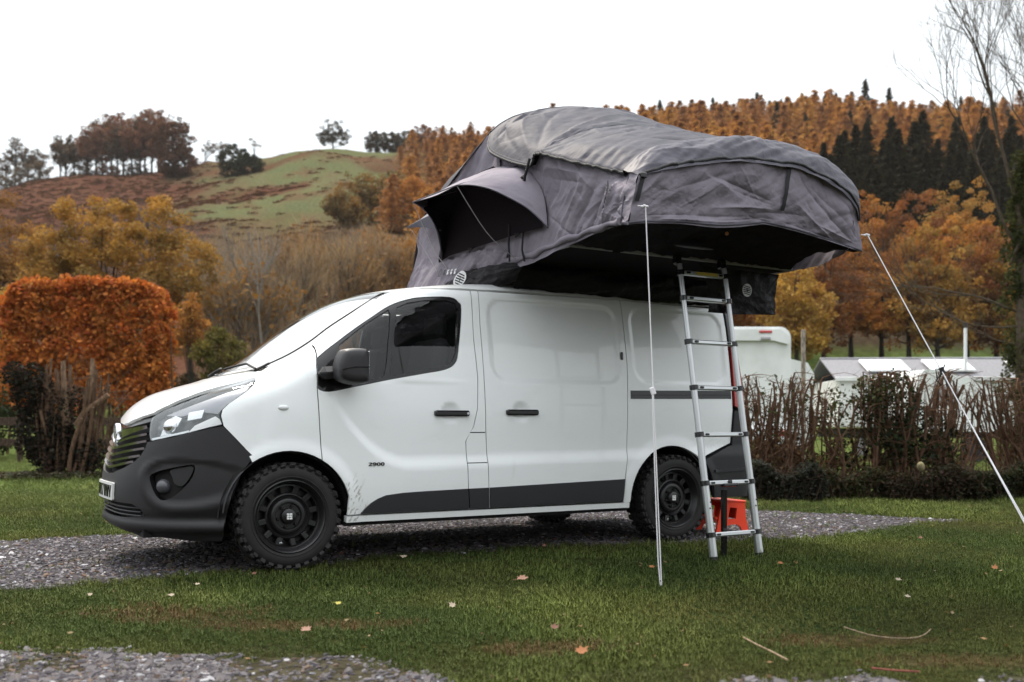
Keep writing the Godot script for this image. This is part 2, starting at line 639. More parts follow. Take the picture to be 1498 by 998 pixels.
func build_van() -> void:
	roof_line = table(P2([-1.25, .55, -1.01, .78, -.92, .93, -.85, 1.02, -.70, 1.105, -.5, 1.175, -.34, 1.222, -.22, 1.27, 0, 1.397, .2, 1.552, .4, 1.70, .6, 1.815, .8, 1.885, 1.0, 1.922, 1.3, 1.957, 2.0, 1.975, 3.6, 1.972, 4.1, 1.955, 4.4, 1.94]), -1.25, 4.4, 1130)
	nose_line = table(P2([0, -.68, .2, -.83, .3, -.92, .4, -.938, .55, -.94, .7, -.925, .85, -.90, 1.0, -.87, 1.3, -.82, 2.2, -.82]), 0.0, 2.2, 880)
	van = thing("panel_van", "white panel van with black bumpers and off-road tyres under the roof tent", "van", VAN_AT + Basis(Vector3.UP, VAN_TURN) * Vector3(0, 0, -HALF), VAN_TURN)
	var b: MB
	var window := smooth_poly(P2(WINDOW), 3)
	# --- dark inner shell and the plain far side
	var shell := P2([-.36, .90, -.20, 1.20, .05, 1.33, .20, 1.44, .34, 1.55, .5, 1.66, .7, 1.785, 1.0, 1.85, 2.6, 1.875, 3.78, 1.86, 3.83, 1.0, 3.83, .36] + arch(3.05, .43, 0, 180, 12) + [2.6, .36, .42, .36] + arch(-.03, .43, 0, 165, 12) + [-.40, .55])
	b = MB.new()
	for s in [1.0, -1.0]: panel(b, 0, shell, 0.1, 0.0, -0.035, s, [Geometry2D.offset_polygon(window, 0.004)[0]], 0.0)
	var lidpoly := P2([-.70, 0, -.66, .45, -.45, .62, -.1, .62, 0.02, .64, 0.02, 0])
	panel(b, 2, mirrored(lidpoly, 1), 0.1, 0.0, -0.035, 1.0, [], 0.0)
	panel(b, 2, P2([.86, -.72, .86, .72, 3.8, .74, 3.8, -.74]), 0.15, 0.0, -0.03, 1.0, [], 0.0)
	panel(b, 1, mirrored(P2([0, .24, 1.08, .24, 1.10, .42, 1.20, .62, 1.28, .74, 1.12, .90, 1.2, 1.03, .9, 1.03, .5, .95, 0, .92]), 0), 0.08, 0.0, -0.06, 1.0, [], 0.0)
	b.box(Vector3(1.7, 0.30, 0), Vector3(3.9, 0.10, 1.50))
	b.box(Vector3(3.78, 1.1, 0), Vector3(0.03, 1.5, 1.6))
	b.box(Vector3(1.42, 1.05, 0), Vector3(0.03, 1.55, 1.7))
	b.box(Vector3(-0.55, 0.30, 0), Vector3(0.55, 0.16, 1.2))
	obj("body_shell", b, M.dark, van)
	for s in [1.0, -1.0]:
		for x in [-.03, 3.05]:
			b = MB.new()
			b.lathe([Vector2(.425, 0), Vector2(.425, -.38), Vector2(0.02, -.38)], Vector3(x, .345, s * .945), Vector3(0, 0, s), 28, PI if s > 0 else PI, TAU)
			obj("wheel_arch_liner", b, M.dark, van)
	# --- painted panels, near side then the same on the far side
	var wing := P2(DOOR_FRONT + arch(-.03, .408, 52, 124, 10) + [-.30, .775, -.417, .909, -.430, .972, -.421, 1.011, -.383, 1.05, -.272, 1.131, -.212, 1.185, -.162, 1.240, -.12, 1.262, -.033, 1.317, .089, 1.385])
	var door := P2([.200, 1.462, .34, 1.567, .497, 1.676, .698, 1.800, .771, 1.832, .9, 1.853, 1.1, 1.866, 1.332, 1.868, 1.317, 1.523, 1.330, 1.248, 1.319, 1.031, 1.287, .904, 1.226, .805, 1.232, .653, 1.249, .335, .352, .335] + arch(-.03, .408, 16, 52, 6) + [.185, .691, .171, .925, .159, 1.151, .165, 1.30, .184, 1.402])
	var pillar := P2([1.332, 1.868, 1.392, 1.870, 1.378, 1.618, 1.380, 1.25, 1.384, .904, 1.385, .865, 1.255, .865, 1.287, .904, 1.319, 1.031, 1.330, 1.248, 1.317, 1.523])
	var flap := P2([1.255, .865, 1.385, .865, 1.395, .655, 1.232, .655, 1.226, .805])
	var lower := P2([1.232, .655, 1.395, .655, 1.408, .335, 1.249, .335])
	var slide := P2([1.392, 1.870, 2.645, 1.885, 2.645, 1.685, 2.644, 1.381, 2.626, 1.081, 2.613, .685, 2.590, .507, 2.575, .335, 1.408, .335, 1.395, .649, 1.384, .904, 1.380, 1.25, 1.378, 1.618])
	var quarter := P2([2.645, 1.885, 3.70, 1.875, 3.705, 1.70, 3.70, 1.35, 3.70, 1.04, 3.672, .769, 3.40, .672] + arch(3.05, .408, 46, 180, 16) + [2.635, .325, 2.575, .325, 2.590, .507, 2.613, .685, 2.626, 1.081, 2.644, 1.381, 2.645, 1.685])
	for s in [1.0, -1.0]:
		var c := 0.03 if s > 0 else 0.12
		b = MB.new(); panel(b, 0, wing, c, 0.02, 0, s); obj("front_wing", b, M.paint_side, van)
		b = MB.new(); panel(b, 0, door, c * 0.8, 0.02, 0, s, [window]); var front_door := obj("front_door", b, M.paint_side, van)
		b = MB.new(); panel(b, 0, pillar, c, 0.02, 0, s); obj("door_pillar", b, M.paint_side, van)
		b = MB.new(); panel(b, 0, flap, c, 0.02, 0, s); obj("fuel_flap", b, M.paint_side, van)
		b = MB.new(); panel(b, 0, lower, c, 0.02, 0, s); obj("pillar_foot", b, M.paint_side, van)
		b = MB.new(); panel(b, 0, slide, c * 0.7, 0.02, 0, s); var sliding := obj("sliding_door", b, M.paint_side, van)
		b = MB.new(); panel(b, 0, quarter, c * 0.7, 0.02, 0, s); obj("rear_quarter_panel", b, M.paint_side, van)
		# glazing
		var main := P2([.752, 1.712, .833, 1.749, .960, 1.774, 1.138, 1.785, 1.195, 1.768, 1.219, 1.722, 1.174, 1.425, 1.140, 1.352, 1.069, 1.318, .915, 1.288, .660, 1.240])
		var small := P2([.300, 1.185, .302, 1.38, .33, 1.445, .437, 1.528, .523, 1.592, .690, 1.695, .700, 1.66, .645, 1.30, .625, 1.237, .45, 1.198])
		b = MB.new(); panel(b, 0, window, 0.05, 0.03, -0.006, s, [main, small], 0.001); obj("window_frame", b, M.gloss_black, front_door)
		b = MB.new(); panel(b, 0, main, 0.06, 0.004, -0.014, s, [], -0.004); obj("window_pane", b, M.glass, front_door)
		b = MB.new(); panel(b, 0, small, 0.06, 0.004, -0.014, s, [], -0.004); obj("window_pane", b, M.glass, front_door)
		# lower cladding strips, sill
		b = MB.new(); panel(b, 0, P2([.437, .338, .47, .372, .516, .411, .565, .438, .625, .459, .75, .471, .910, .476, 1.235, .482, 1.247, .338]), 0.05, 0.02, 0.012, s); obj("cladding", b, M.cladding, van)
		b = MB.new(); panel(b, 0, P2([1.238, .482, 1.400, .484, 1.406, .338, 1.249, .338]), 0.05, 0.02, 0.012, s); obj("cladding", b, M.cladding, van)
		b = MB.new(); panel(b, 0, P2([1.404, .484, 2.586, .511, 2.572, .338, 1.410, .338]), 0.05, 0.02, 0.012, s); obj("cladding", b, M.cladding, van)
		b = MB.new(); panel(b, 0, P2([.345, .332, 2.63, .330, 2.63, .285, .345, .285]), 0.06, 0.05, 0.004, s); obj("sill", b, M.paint_side, van)
		b = MB.new(); panel(b, 0, P2([.345, .284, 2.63, .284, 2.63, .255, .345, .255]), 0.1, 0.05, -0.03, s); obj("sill_guard", b, M.dark, van)
		# arch lips
		for x in [-.03, 3.05]:
			b = MB.new()
			b.lathe([Vector2(.408, -.012), Vector2(.400, -.004), Vector2(.396, -.05)], Vector3(x, .345, s * .968), Vector3(0, 0, s), 40, PI * 1.03, PI * 1.97)
			obj("arch_lip", b, M.black_plastic, van)
		# sliding rail
		b = MB.new(); panel(b, 0, P2([2.655, 1.184, 3.69, 1.200, 3.69, 1.128, 2.655, 1.113]), 0.06, 0.01, 0.003, s); var rail := obj("door_rail", b, M.gloss_black, van)
		b = MB.new(); panel(b, 0, P2([2.655, 1.150, 3.69, 1.166, 3.69, 1.158, 2.655, 1.142]), 0.06, 0.008, 0.010, s); obj("rail_lip", b, M.black_plastic, rail)
		# handles
		for hh in [[1.116, 0.997, front_door], [1.680, 1.007, sliding]]:
			b = MB.new()
			var wz: float = side_w(hh[0], hh[1])
			b.box(Vector3(hh[0], hh[1], s * (wz + 0.028)), Vector3(0.265, 0.040, 0.026), Basis(), 0.010)
			b.box(Vector3(hh[0] - 0.118, hh[1], s * (wz + 0.010)), Vector3(0.030, 0.034, 0.04), Basis(), 0.006)
			b.box(Vector3(hh[0] + 0.118, hh[1], s * (wz + 0.010)), Vector3(0.030, 0.034, 0.04), Basis(), 0.006)
			obj("handle", b, M.gloss_black, hh[2])
			if hh[2] == front_door:
				b = MB.new()
				b.lathe([Vector2(0.009, 0), Vector2(0.009, 0.003), Vector2(0, 0.003)], Vector3(1.230, .997, s * (wz + .041)), Vector3(0, 0, s), 14)
				obj("lock_barrel", b, M.silver, front_door)
		b = MB.new(); b.box(Vector3(2.597, 1.444, s * (side_w(2.597, 1.444) + 0.004)), Vector3(0.026, 0.06, 0.014), Basis(), 0.006); obj("door_latch_cover", b, M.gloss_black, sliding)
		# side repeater
		b = MB.new(); b.ellipsoid(Vector3(-.062, 1.025, s * side_w(-.062, 1.025)), Vector3(.034, .017, .012)); obj("side_repeater", b, M.lens_white, van)
		# tail light and rear corner
		b = MB.new(); panel(b, 0, P2([3.712, 1.07, 3.712, 1.35, 3.72, 1.56, 3.79, 1.56, 3.83, 1.35, 3.835, 1.045, 3.78, 1.045]), 0.04, 0.03, 0.014, s); obj("tail_light", b, M.red_lens, van)
		b = MB.new(); panel(b, 0, P2([3.712, 1.565, 3.715, 1.86, 3.76, 1.86, 3.80, 1.565]), 0.05, 0.03, 0.006, s); obj("rear_corner_trim", b, M.cladding, van)
		b = MB.new(); panel(b, 0, P2([3.405, .655, 3.672, .757, 3.705, 1.035, 3.78, 1.035, 3.85, 1.0, 3.865, .70, 3.865, .33, 3.47, .33] + arch(3.05, .415, 0, 45, 6)), 0.04, 0.03, 0.018, s); obj("rear_bumper", b, M.black_plastic, van)
		b = MB.new(); panel(b, 0, P2([3.46, .560, 3.85, .575, 3.85, .545, 3.46, .530]), 0.06, 0.02, 0.030, s); obj("bumper_rib", b, M.cladding, van)
	b = MB.new(); b.box(Vector3(3.90, .55, 0), Vector3(0.10, .42, 1.75), Basis(), 0.04); obj("rear_bumper", b, M.black_plastic, van)
	for s in [1.0, -1.0]:
		b = MB.new(); b.box(Vector3(3.835, 1.32, s * .375), Vector3(0.03, 1.08, .735), Basis(), 0.012); obj("rear_door", b, M.paint, van)
	# --- roof, bonnet, windscreen
	var edge := []
	for p in [[.80, 1.838], [.9, 1.853], [1.1, 1.866], [1.4, 1.870], [2.0, 1.878], [2.645, 1.885], [3.3, 1.88], [3.78, 1.865]]:
		edge.append(p[0]); edge.append(side_w(p[0], p[1]) - 0.004)
	var roof := P2([.745, 0, .755, .2, .775, .42] + edge + [3.80, 0])
	b = MB.new(); panel(b, 2, mirrored(roof, 1), 0.08, 0.02); obj("roof", b, M.paint, van)
	for s in [-.45, -.15, .15, .45]:
		b = MB.new(); b.box(Vector3(2.72, 1.972 - .05 * s * s, s), Vector3(1.9, 0.012, 0.06), Basis(), 0.005); obj("roof_rib", b, M.paint, van)
	var bonnet := P2([-.845, 0, -.838, .14, -.812, .30, -.778, .42, -.748, .495, -.678, .570, -.571, .650, -.44, .698, -.30, .722, -.17, .735, -.10, .715, -.13, .60, -.21, .4, -.27, .2, -.29, 0])
	b = MB.new(); panel(b, 2, mirrored(bonnet, 1), 0.04, 0.02); obj("bonnet", b, M.paint, van)
	b = MB.new(); panel(b, 2, mirrored(P2([-.285, 0, -.265, .2, -.205, .4, -.125, .60, -.09, .70, -.03, .705, -.06, .60, -.14, .4, -.20, .2, -.22, 0]), 1), 0.05, 0.02, -0.008); obj("scuttle", b, M.black_plastic, van)
	var screen := P2([-.215, 0, -.195, .2, -.135, .4, -.052, .60, -.02, .69, .092, .735, .225, .765, .34, .775, .497, .775, .66, .745, .745, .690, .765, .60, .755, .42, .738, .2, .728, 0])
	b = MB.new(); panel(b, 2, mirrored(screen, 1), 0.06, 0.006, 0.0, 1.0, [], 0.006); obj("windscreen", b, M.glass, van)
	b = MB.new()
	for s in [[.10, .62, -.16, .05], [.16, -.05, -.12, -.60]]:
		var q := []
		for k in 7:
			var u := lerpf(-.02, -.08, absf(k / 6.0 - .5) * 2.0)
			var w := lerpf(s[1], s[3], k / 6.0)
			q.append(on_body(2, Vector2(u - .10 + .14 * w * w, w), 1) + Vector3(-.006, .016, 0))
		b.tube(q, 0.008, 6)
	obj("wiper", b, M.rubber, van)
	b = MB.new(); b.box(on_body(0, Vector2(-.085, 1.292), 1.0) + Vector3(0, .004, -.004), Vector3(.12, .016, .02), Basis(Vector3(0, 0, 1), 0.5), 0.005); obj("scuttle_end", b, M.rubber, van)
	b = MB.new(); panel(b, 2, mirrored(P2([-.17, 0, -.15, .2, -.09, .4, -.01, .58, .10, .68, .235, .715, .35, .725, .49, .72, .64, .69, .715, .63, .70, .4, .685, .2, .68, 0]), 1), 0.06, 0.004, -0.028, 1.0, [], 0.0); obj("thermal_blind", b, M.blind, van)
	for s in [1.0, -1.0]:
		var line := []
		for p in [[-.10, 1.285], [-.03, 1.318], [.089, 1.383], [.212, 1.468], [.34, 1.567], [.497, 1.676], [.698, 1.800], [.771, 1.832]]: line.append(on_body(0, Vector2(p[0] - .004, p[1] + .004), s))
		b = MB.new(); b.tube(curve(line, 40), 0.0055, 6); obj("screen_seal", b, M.rubber, van)
	build_nose()
	build_mirror(1.0)
	build_mirror(-1.0)
	# badge on the door
	var tm := TextMesh.new()
	tm.text = "2900"; tm.font = M.font; tm.font_size = 16; tm.pixel_size = 0.0026; tm.depth = 0.004
	var tb := obj("door_badge", tm, M.gloss_black, van)
	tb.position = Vector3(.555, .661, side_w(.555, .661) + .003)
	tb.scale = Vector3(1.25, 0.72, 1.0)
	# --- cab
	b = MB.new()
	b.box(Vector3(.05, 1.02, 0), Vector3(.55, .24, 1.5), Basis(), 0.06)
	obj("dashboard", b, M.seat, van)
	for s in [0.5, -0.5]:
		b = MB.new()
		b.box(Vector3(.85, .82, s), Vector3(.52, .16, .50), Basis(), 0.06)
		b.box(Vector3(1.14, 1.20, s), Vector3(.14, .68, .48), Basis(Vector3(0, 0, 1), -0.18), 0.05)
		b.box(Vector3(1.23, 1.63, s), Vector3(.09, .19, .27), Basis(Vector3(0, 0, 1), -0.12), 0.035)
		obj("cab_seat", b, M.seat, van)
	b = MB.new()
	var wheel_pts := []
	for k in 25: wheel_pts.append(Vector3(.52, 1.17, -.5) + Basis(Vector3(0, 0, 1), -0.5) * Vector3(0, cos(TAU * k / 24) * .19, sin(TAU * k / 24) * .19))
	b.tube(wheel_pts, .014, 8, false)
	b.tube([Vector3(.2, 1.05, -.5), Vector3(.52, 1.17, -.5)], .03, 8)
	obj("steering_wheel", b, M.rubber, van)
	# --- wheels
	for s in [1.0, -1.0]:
		for x in [0.0, 3.10]: build_wheel(x, s)

func build_nose() -> void:
	var b: MB
	var mouth := [.20, .611, .40, .646, .50, .676, .55, .697, .60, .735, .628, .775, .640, .815]
	var lamp := P2([.605, .930, .60, .965, .64, .985, .72, 1.019, .88, 1.069, 1.02, 1.120, 1.14, 1.162, 1.27, 1.206, 1.362, 1.238, 1.33, 1.182, 1.28, 1.130, 1.22, 1.085, 1.165, 1.045, 1.130, 1.008, 1.120, .970, 1.142, .922, 1.06, .902, .90, .860, .75, .831, .660, .818, .635, .855])
	var lower_mouth := P2([0, .428, .35, .430, .54, .428, .62, .395, .645, .355, .42, .337, 0, .330])
	var fog := smooth_poly(P2([.687, .600, .74, .632, .80, .648, .903, .668, .975, .672, .965, .60, .906, .525, .835, .472, .770, .460, .715, .520]), 3)
	var skin := P2([0, .600] + mouth + [.655, .812, .75, .826, .90, .855, 1.06, .897, 1.14, .912, 1.17, .880, 1.325, .722, 1.255, .631, 1.205, .514, 1.170, .398, 1.145, .280, 1.13, .203, .94, .205, .74, .225, .40, .235, 0, .24])
	b = MB.new()
	panel(b, 1, mirrored(skin, 0), 0.022, 0.06, 0.006, 1.0, [mirrored(lower_mouth, 0), fog, Transform2D(Vector2(-1, 0), Vector2(0, 1), Vector2.ZERO) * fog], 0.0025, bumper_form)
	var bumper := obj("front_bumper", b, M.black_plastic, van)
	b = MB.new(); panel(b, 1, mirrored(lower_mouth, 0), 0.08, 0.0, -0.05, 1.0, [], -0.01); obj("intake_back", b, M.dark, bumper)
	for k in 3:
		b = MB.new()
		var q := []
		for i in 25:
			var a := lerpf(-.60, .60, i / 24.0)
			q.append(on_body(1, Vector2(a, .353 + k * .024), 1) * Vector3(.985, 1, .985))
		b.tube(q, 0.006, 6)
		obj("intake_slat", b, M.cladding, bumper)
	for s in [1.0, -1.0]:
		var fp := Transform2D(Vector2(s, 0), Vector2(0, 1), Vector2.ZERO) * fog
		b = MB.new(); panel(b, 1, fp, 0.05, 0.0, -0.045, 1.0, [], -0.02); var surround := obj("fog_lamp_recess", b, M.dark, bumper)
		b = MB.new()
		panel(b, 1, smooth_poly(Transform2D(Vector2(s, 0), Vector2(0, 1), Vector2.ZERO) * P2([.82, .640, .90, .658, .965, .662, .945, .60, .90, .545, .85, .56, .835, .60]), 3), 0.04, 0.02, -0.018, 1.0, [], 0.0)
		obj("fog_lamp_cowl", b, M.black_plastic, surround)
		b = MB.new(); b.ellipsoid(on_body(1, Vector2(s * .765, .540), 1) * Vector3(.965, 1, .965), Vector3(.045, .046, .045)); obj("fog_lamp", b, M.fog_lens, surround)
		# headlight
		var flip := Transform2D(Vector2(s, 0), Vector2(0, 1), Vector2.ZERO)
		b = MB.new(); panel(b, 1, flip * lamp, 0.05, 0.0, -0.055, 1.0, [], -0.006); var hl := obj("headlight", b, M.lamp_dark, van)
		b = MB.new(); panel(b, 1, flip * P2([.70, .992, .88, 1.052, 1.02, 1.102, 1.14, 1.146, 1.26, 1.184, 1.29, 1.190, 1.27, 1.155, 1.23, 1.115, 1.16, 1.058, 1.115, 1.010, 1.10, .99, .98, 1.01, .85, .985]), 0.04, 0.02, -0.030, 1.0, [], 0.0); obj("lamp_bezel", b, M.lamp_grey, hl)
		b = MB.new(); panel(b, 1, flip * P2([.715, .852, .74, .955, .80, .985, .86, .968, .84, .915, .80, .865]), 0.03, 0.015, -0.022, 1.0, [], 0.0); obj("lamp_reflector", b, M.silver, hl)
		b = MB.new(); panel(b, 1, flip * P2([.90, 1.005, .905, .95, 1.0, .965, 1.01, 1.02]), 0.03, 0.015, -0.022, 1.0, [], 0.0); obj("lamp_reflector", b, M.silver, hl)
		b = MB.new(); b.ellipsoid(on_body(1, Vector2(s * .79, .905), 1) * Vector3(.965, 1, .965), Vector3(.05, .05, .05)); obj("projector_lens", b, M.chrome, hl)
		b = MB.new(); panel(b, 1, flip * P2([.925, .872, .965, .915, 1.09, .972, 1.115, .955, 1.13, .922, 1.05, .903]), 0.03, 0.012, -0.012, 1.0, [], 0.0); obj("indicator", b, M.white_plastic, hl)
		b = MB.new(); panel(b, 1, flip * P2([.66, .824, .75, .838, .90, .867, .93, .875, .93, .887, .90, .880, .75, .851, .655, .838]), 0.03, 0.012, -0.012, 1.0, [], 0.0); obj("lamp_trim", b, M.silver, hl)
		b = MB.new(); panel(b, 1, flip * lamp, 0.035, 0.012, 0.0); obj("lamp_lens", b, M.lens, hl)
	# grille
	var opening := P2([0, .600] + mouth + [.630, .870, .60, .925, .585, .962, .58, .975, .42, .965, .22, .948, 0, .935])
	b = MB.new(); panel(b, 1, mirrored(opening, 0), 0.06, 0.0, -0.045, 1.0, [], -0.004); var grille := obj("grille", b, M.dark, van)
	b = MB.new(); panel(b, 1, mirrored(P2([0, .900, .22, .912, .42, .93, .57, .948, .58, .975, .42, .965, .22, .948, 0, .935]), 0), 0.05, 0.01, -0.02, 1.0, [], 0.0); obj("grille_top", b, M.gloss_black, grille)
	for k in 5:
		b = MB.new()
		var ends: float = [.612, .626, .617, .585, .52][k]
		var y1: float = [.862, .818, .774, .728, .690][k]
		var y0: float = [.805, .765, .722, .680, .640][k]
		var lo := []
		var hi := []
		var back := []
		for i in 41:
			var a := lerpf(-ends, ends, i / 40.0)
			var y := lerpf(y0, y1, pow(absf(a) / ends, 1.25))
			var q := on_body(1, Vector2(a, y), 1)
			var o := Vector3(-cos(a), 0, sin(a))
			lo.append(q + o * .004 + Vector3(0, -.008, 0)); hi.append(q + o * .008 + Vector3(0, .006, 0)); back.append(q - o * .035 + Vector3(0, .010, 0))
		b.sheet([lo, hi]); b.sheet([hi, back]); b.sheet([back, lo])
		obj("grille_slat", b, M.chrome, grille)
	b = MB.new()
	var lo2 := []
	var hi2 := []
	var bk2 := []
	for i in 41:
		var a := lerpf(-.598, .598, i / 40.0)
		var t := absf(a) / .598
		var q := on_body(1, Vector2(a, lerpf(.845, .905, pow(t, 1.1))), 1)
		var o := Vector3(-cos(a), 0, sin(a))
		var h := lerpf(.030, .010, t)
		lo2.append(q + o * .006 + Vector3(0, -h, 0)); hi2.append(q + o * .012 + Vector3(0, h, 0)); bk2.append(q - o * .03 + Vector3(0, h, 0))
	b.sheet([lo2, hi2]); b.sheet([hi2, bk2]); b.sheet([bk2, lo2])
	obj("grille_wing", b, M.chrome, grille)
	b = MB.new()
	var cq := on_body(1, Vector2(0, .862), 1)
	b.lathe([Vector2(.068, -.01), Vector2(.068, .014), Vector2(.060, .020), Vector2(.054, .012), Vector2(0, .012)], cq + Vector3(-.012, 0, 0), Vector3(-1, .04, 0), 32)
	var badge := obj("nose_badge", b, M.chrome, grille)
	b = MB.new()
	b.plate(smooth_poly(P2([-.045, -.012, -.02, .028, .012, .036, .042, .018, .03, .004, .044, -.02, .01, -.036, -.024, -.034]), 4), cq + Vector3(-.028, 0, 0), Vector3(0, 0, 1), Vector3(0, 1, 0), .006)
	obj("badge_emblem", b, M.silver, badge)
	# number plate, bent round the bumper
	b = MB.new()
	panel(b, 1, mirrored(P2([0, .437, .272, .437, .278, .443, .278, .541, .272, .547, 0, .547]), 0), 0.04, 0.014, 0.022, 1.0, [], 0.0)
	var plate := obj("number_plate", b, M.plate_white, van)
	var tm := TextMesh.new()
	tm.text = "DU17 WWV"; tm.font = M.font; tm.font_size = 32; tm.pixel_size = 0.0034; tm.depth = 0.003
	tm.curve_step = 1.0
	var letters := obj("plate_lettering", bend_to_plate(tm), M.gloss_black, plate)
	letters.position = Vector3.ZERO

func bend_to_plate(tm: TextMesh) -> ArrayMesh:
	var a: Array = tm.get_mesh_arrays()
	var v: PackedVector3Array = a[Mesh.ARRAY_VERTEX]
	var lo := Vector3.ONE * 9
	var hi := -lo
	for p in v:
		lo = lo.min(p); hi = hi.max(p)
	var b := MB.new()
	for i in v.size():
		var p := v[i]
		var x := ((p.x - lo.x) / (hi.x - lo.x) - 0.5) * 0.47
		var y := .492 + ((p.y - lo.y) / (hi.y - lo.y) - 0.5) * 0.078
		var an := x / 0.945
		var q := on_body(1, Vector2(an, y), 1)
		var o := Vector3(-cos(an), 0, sin(an))
		b.put(q + o * (0.0225 + 0.003 * (p.z - lo.z) / maxf(hi.z - lo.z, 1e-6)), o)
	var id: PackedInt32Array = a[Mesh.ARRAY_INDEX] if a[Mesh.ARRAY_INDEX] != null else PackedInt32Array(range(v.size()))
	for i in range(0, id.size(), 3): b.tri(id[i], id[i + 1], id[i + 2])
	return b.mesh()

func build_mirror(s: float) -> void:
	var b := MB.new()
	# seen along the van: upper glass housing over a smaller lower one
	var rows := []
	for k in 10:
		var z := [.0, .006, .02, .05, .10, .14, .165, .178, .182, .183][k] as float
		var shrink := [.0, .80, .93, 1.0, 1.0, .97, .90, .76, .5, .0][k] as float
		var out := smooth_poly(P2([.290, 1.225, .285, 1.30, .315, 1.385, .36, 1.408, .455, 1.412, .482, 1.395, .492, 1.30, .490, 1.205, .465, 1.188, .40, 1.182, .33, 1.195]), 4)
		var r := []
		var mid := Vector2(.39, 1.30)
		for p in out:
			var q := mid + (p - mid) * shrink
			r.append(Vector3(q.x - .050, q.y - .008, s * (1.005 + z)))
		rows.append(r)
	b.sheet(rows, true)
	var mirror := obj("wing_mirror", b, M.mirror_grey, van)
	b = MB.new()
	b.box(Vector3(.225, 1.250, s * .99), Vector3(.13, .08, .13), Basis(Vector3(0, 0, 1), .1), .035)
	obj("mirror_arm", b, M.black_plastic, mirror)
	b = MB.new()
	b.box(Vector3(.441, 1.317, s * 1.09), Vector3(.010, .14, .12), Basis(), .005)
	obj("mirror_glass", b, M.chrome, mirror)
	b = MB.new()
	b.tube([Vector3(.246, 1.264, s * 1.186), Vector3(.33, 1.282, s * 1.192), Vector3(.43, 1.284, s * 1.187)], .004, 6)
	obj("mirror_seam", b, M.dark, mirror)

func build_wheel(x: float, s: float) -> void:
	if not M.has("wheel_mesh"):
		var t := MB.new()
		t.lathe([Vector2(.226, -.09), Vector2(.236, -.108), Vector2(.262, -.119), Vector2(.295, -.117), Vector2(.318, -.108), Vector2(.331, -.092), Vector2(.335, 0), Vector2(.331, .092), Vector2(.318, .108), Vector2(.295, .117), Vector2(.262, .119), Vector2(.236, .108), Vector2(.226, .09)], Vector3.ZERO, Vector3(0, 0, 1), 72)
		for k in 34:
			var a := TAU * k / 34
			for side in [1.0, -1.0]:
				var g := Basis(Vector3(0, 0, 1), a + side * .03)
				t.box(g * Vector3(.338, 0, side * .083), Vector3(.019, .043 if k % 2 else .036, .052), g * Basis(Vector3(1, 0, 0), side * .25), .004)
				t.box(g * Vector3(.322, .004, side * (.111 if k % 2 else .109)), Vector3(.036 if k % 2 else .026, .034, .012), g * Basis(Vector3(0, 1, 0), side * -.55), .003)
				t.box(g * Vector3(.338, .02, side * .028), Vector3(.018, .034, .042), g * Basis(Vector3(1, 0, 0), side * -.5), .003)
		t.lathe([Vector2(.252, .1185), Vector2(.254, .1215), Vector2(.258, .1215), Vector2(.260, .1185)], Vector3.ZERO, Vector3(0, 0, 1), 60)
		M.tyre_mesh = t.mesh()
		var r := MB.new()
		r.lathe([Vector2(.238, .100), Vector2(.238, .112), Vector2(.232, .116), Vector2(.222, .108), Vector2(.214, .07), Vector2(.205, .06), Vector2(.197, .062), Vector2(.195, .03), Vector2(.192, -.09)], Vector3.ZERO, Vector3(0, 0, 1), 60)
		r.lathe([Vector2(.192, .0), Vector2(.0, .0)], Vector3.ZERO, Vector3(0, 0, 1), 40)
		r.lathe([Vector2(.155, .040), Vector2(.150, .058), Vector2(.140, .062), Vector2(.132, .050), Vector2(.120, .046), Vector2(.118, .066), Vector2(.105, .074), Vector2(.088, .072), Vector2(.082, .060), Vector2(.052, .060)], Vector3.ZERO, Vector3(0, 0, 1), 48)
		for k in 12:
			var g := Basis(Vector3(0, 0, 1), TAU * k / 12)
			r.box(g * Vector3(.168, 0, .045), Vector3(.065, .040, .03), g * Basis(Vector3(0, 1, 0), -.08), .006)
		M.rim_mesh = r.mesh()
		var h := MB.new()
		h.lathe([Vector2(.050, .055), Vector2(.050, .084), Vector2(.044, .090), Vector2(.0, .090)], Vector3.ZERO, Vector3(0, 0, 1), 32)
		M.cap_mesh = h.mesh()
		var n := MB.new()
		n.lathe([Vector2(.011, .055), Vector2(.011, .078), Vector2(.008, .082), Vector2(0, .082)], Vector3.ZERO, Vector3(0, 0, 1), 6)
		M.nut_mesh = n.mesh()
		var e := MB.new()
		for i in 2:
			for j in 3:
				e.box(Vector3(-.0095 + i * .019, -.014 + j * .014, .092), Vector3(.0165, .0115, .003), Basis(Vector3(0, 0, 1), .12 if (i + j) % 2 else -.08))
		M.emblem_mesh = e.mesh()
		var bw := MB.new()
		bw.box(Vector3(-.05, -.172, .066), Vector3(.022, .014, .012), Basis(), .004)
		M.weight_mesh = bw.mesh()
		M.wheel_mesh = true
	var wheel := obj("wheel", M.tyre_mesh, M.tyre, van)
	wheel.scale = Vector3.ONE * .975
	wheel.position = Vector3(x - (.015 if x < 1 else .0), .343, s * .865)
	wheel.rotation = Vector3(0, 0.0 if s > 0 else PI, 0)
	wheel.rotate_object_local(Vector3(0, 0, 1), x * .7 + .2)
	var rim := obj("rim", M.rim_mesh, M.rim, wheel)
	obj("hub_cap", M.cap_mesh, M.rim, wheel)
	for k in 6:
		var nut := obj("wheel_nut", M.nut_mesh, M.gloss_black, wheel)
		nut.rotation.z = TAU * k / 6
		nut.position = Basis(Vector3(0, 0, 1), TAU * k / 6) * Vector3(.070, 0, 0)
	obj("hub_emblem", M.emblem_mesh, M.plate_white, wheel).rotation.z = -x * .7 - .2
	obj("balance_weight", M.weight_mesh, M.silver, wheel).rotation.z = -x * .7 - .2

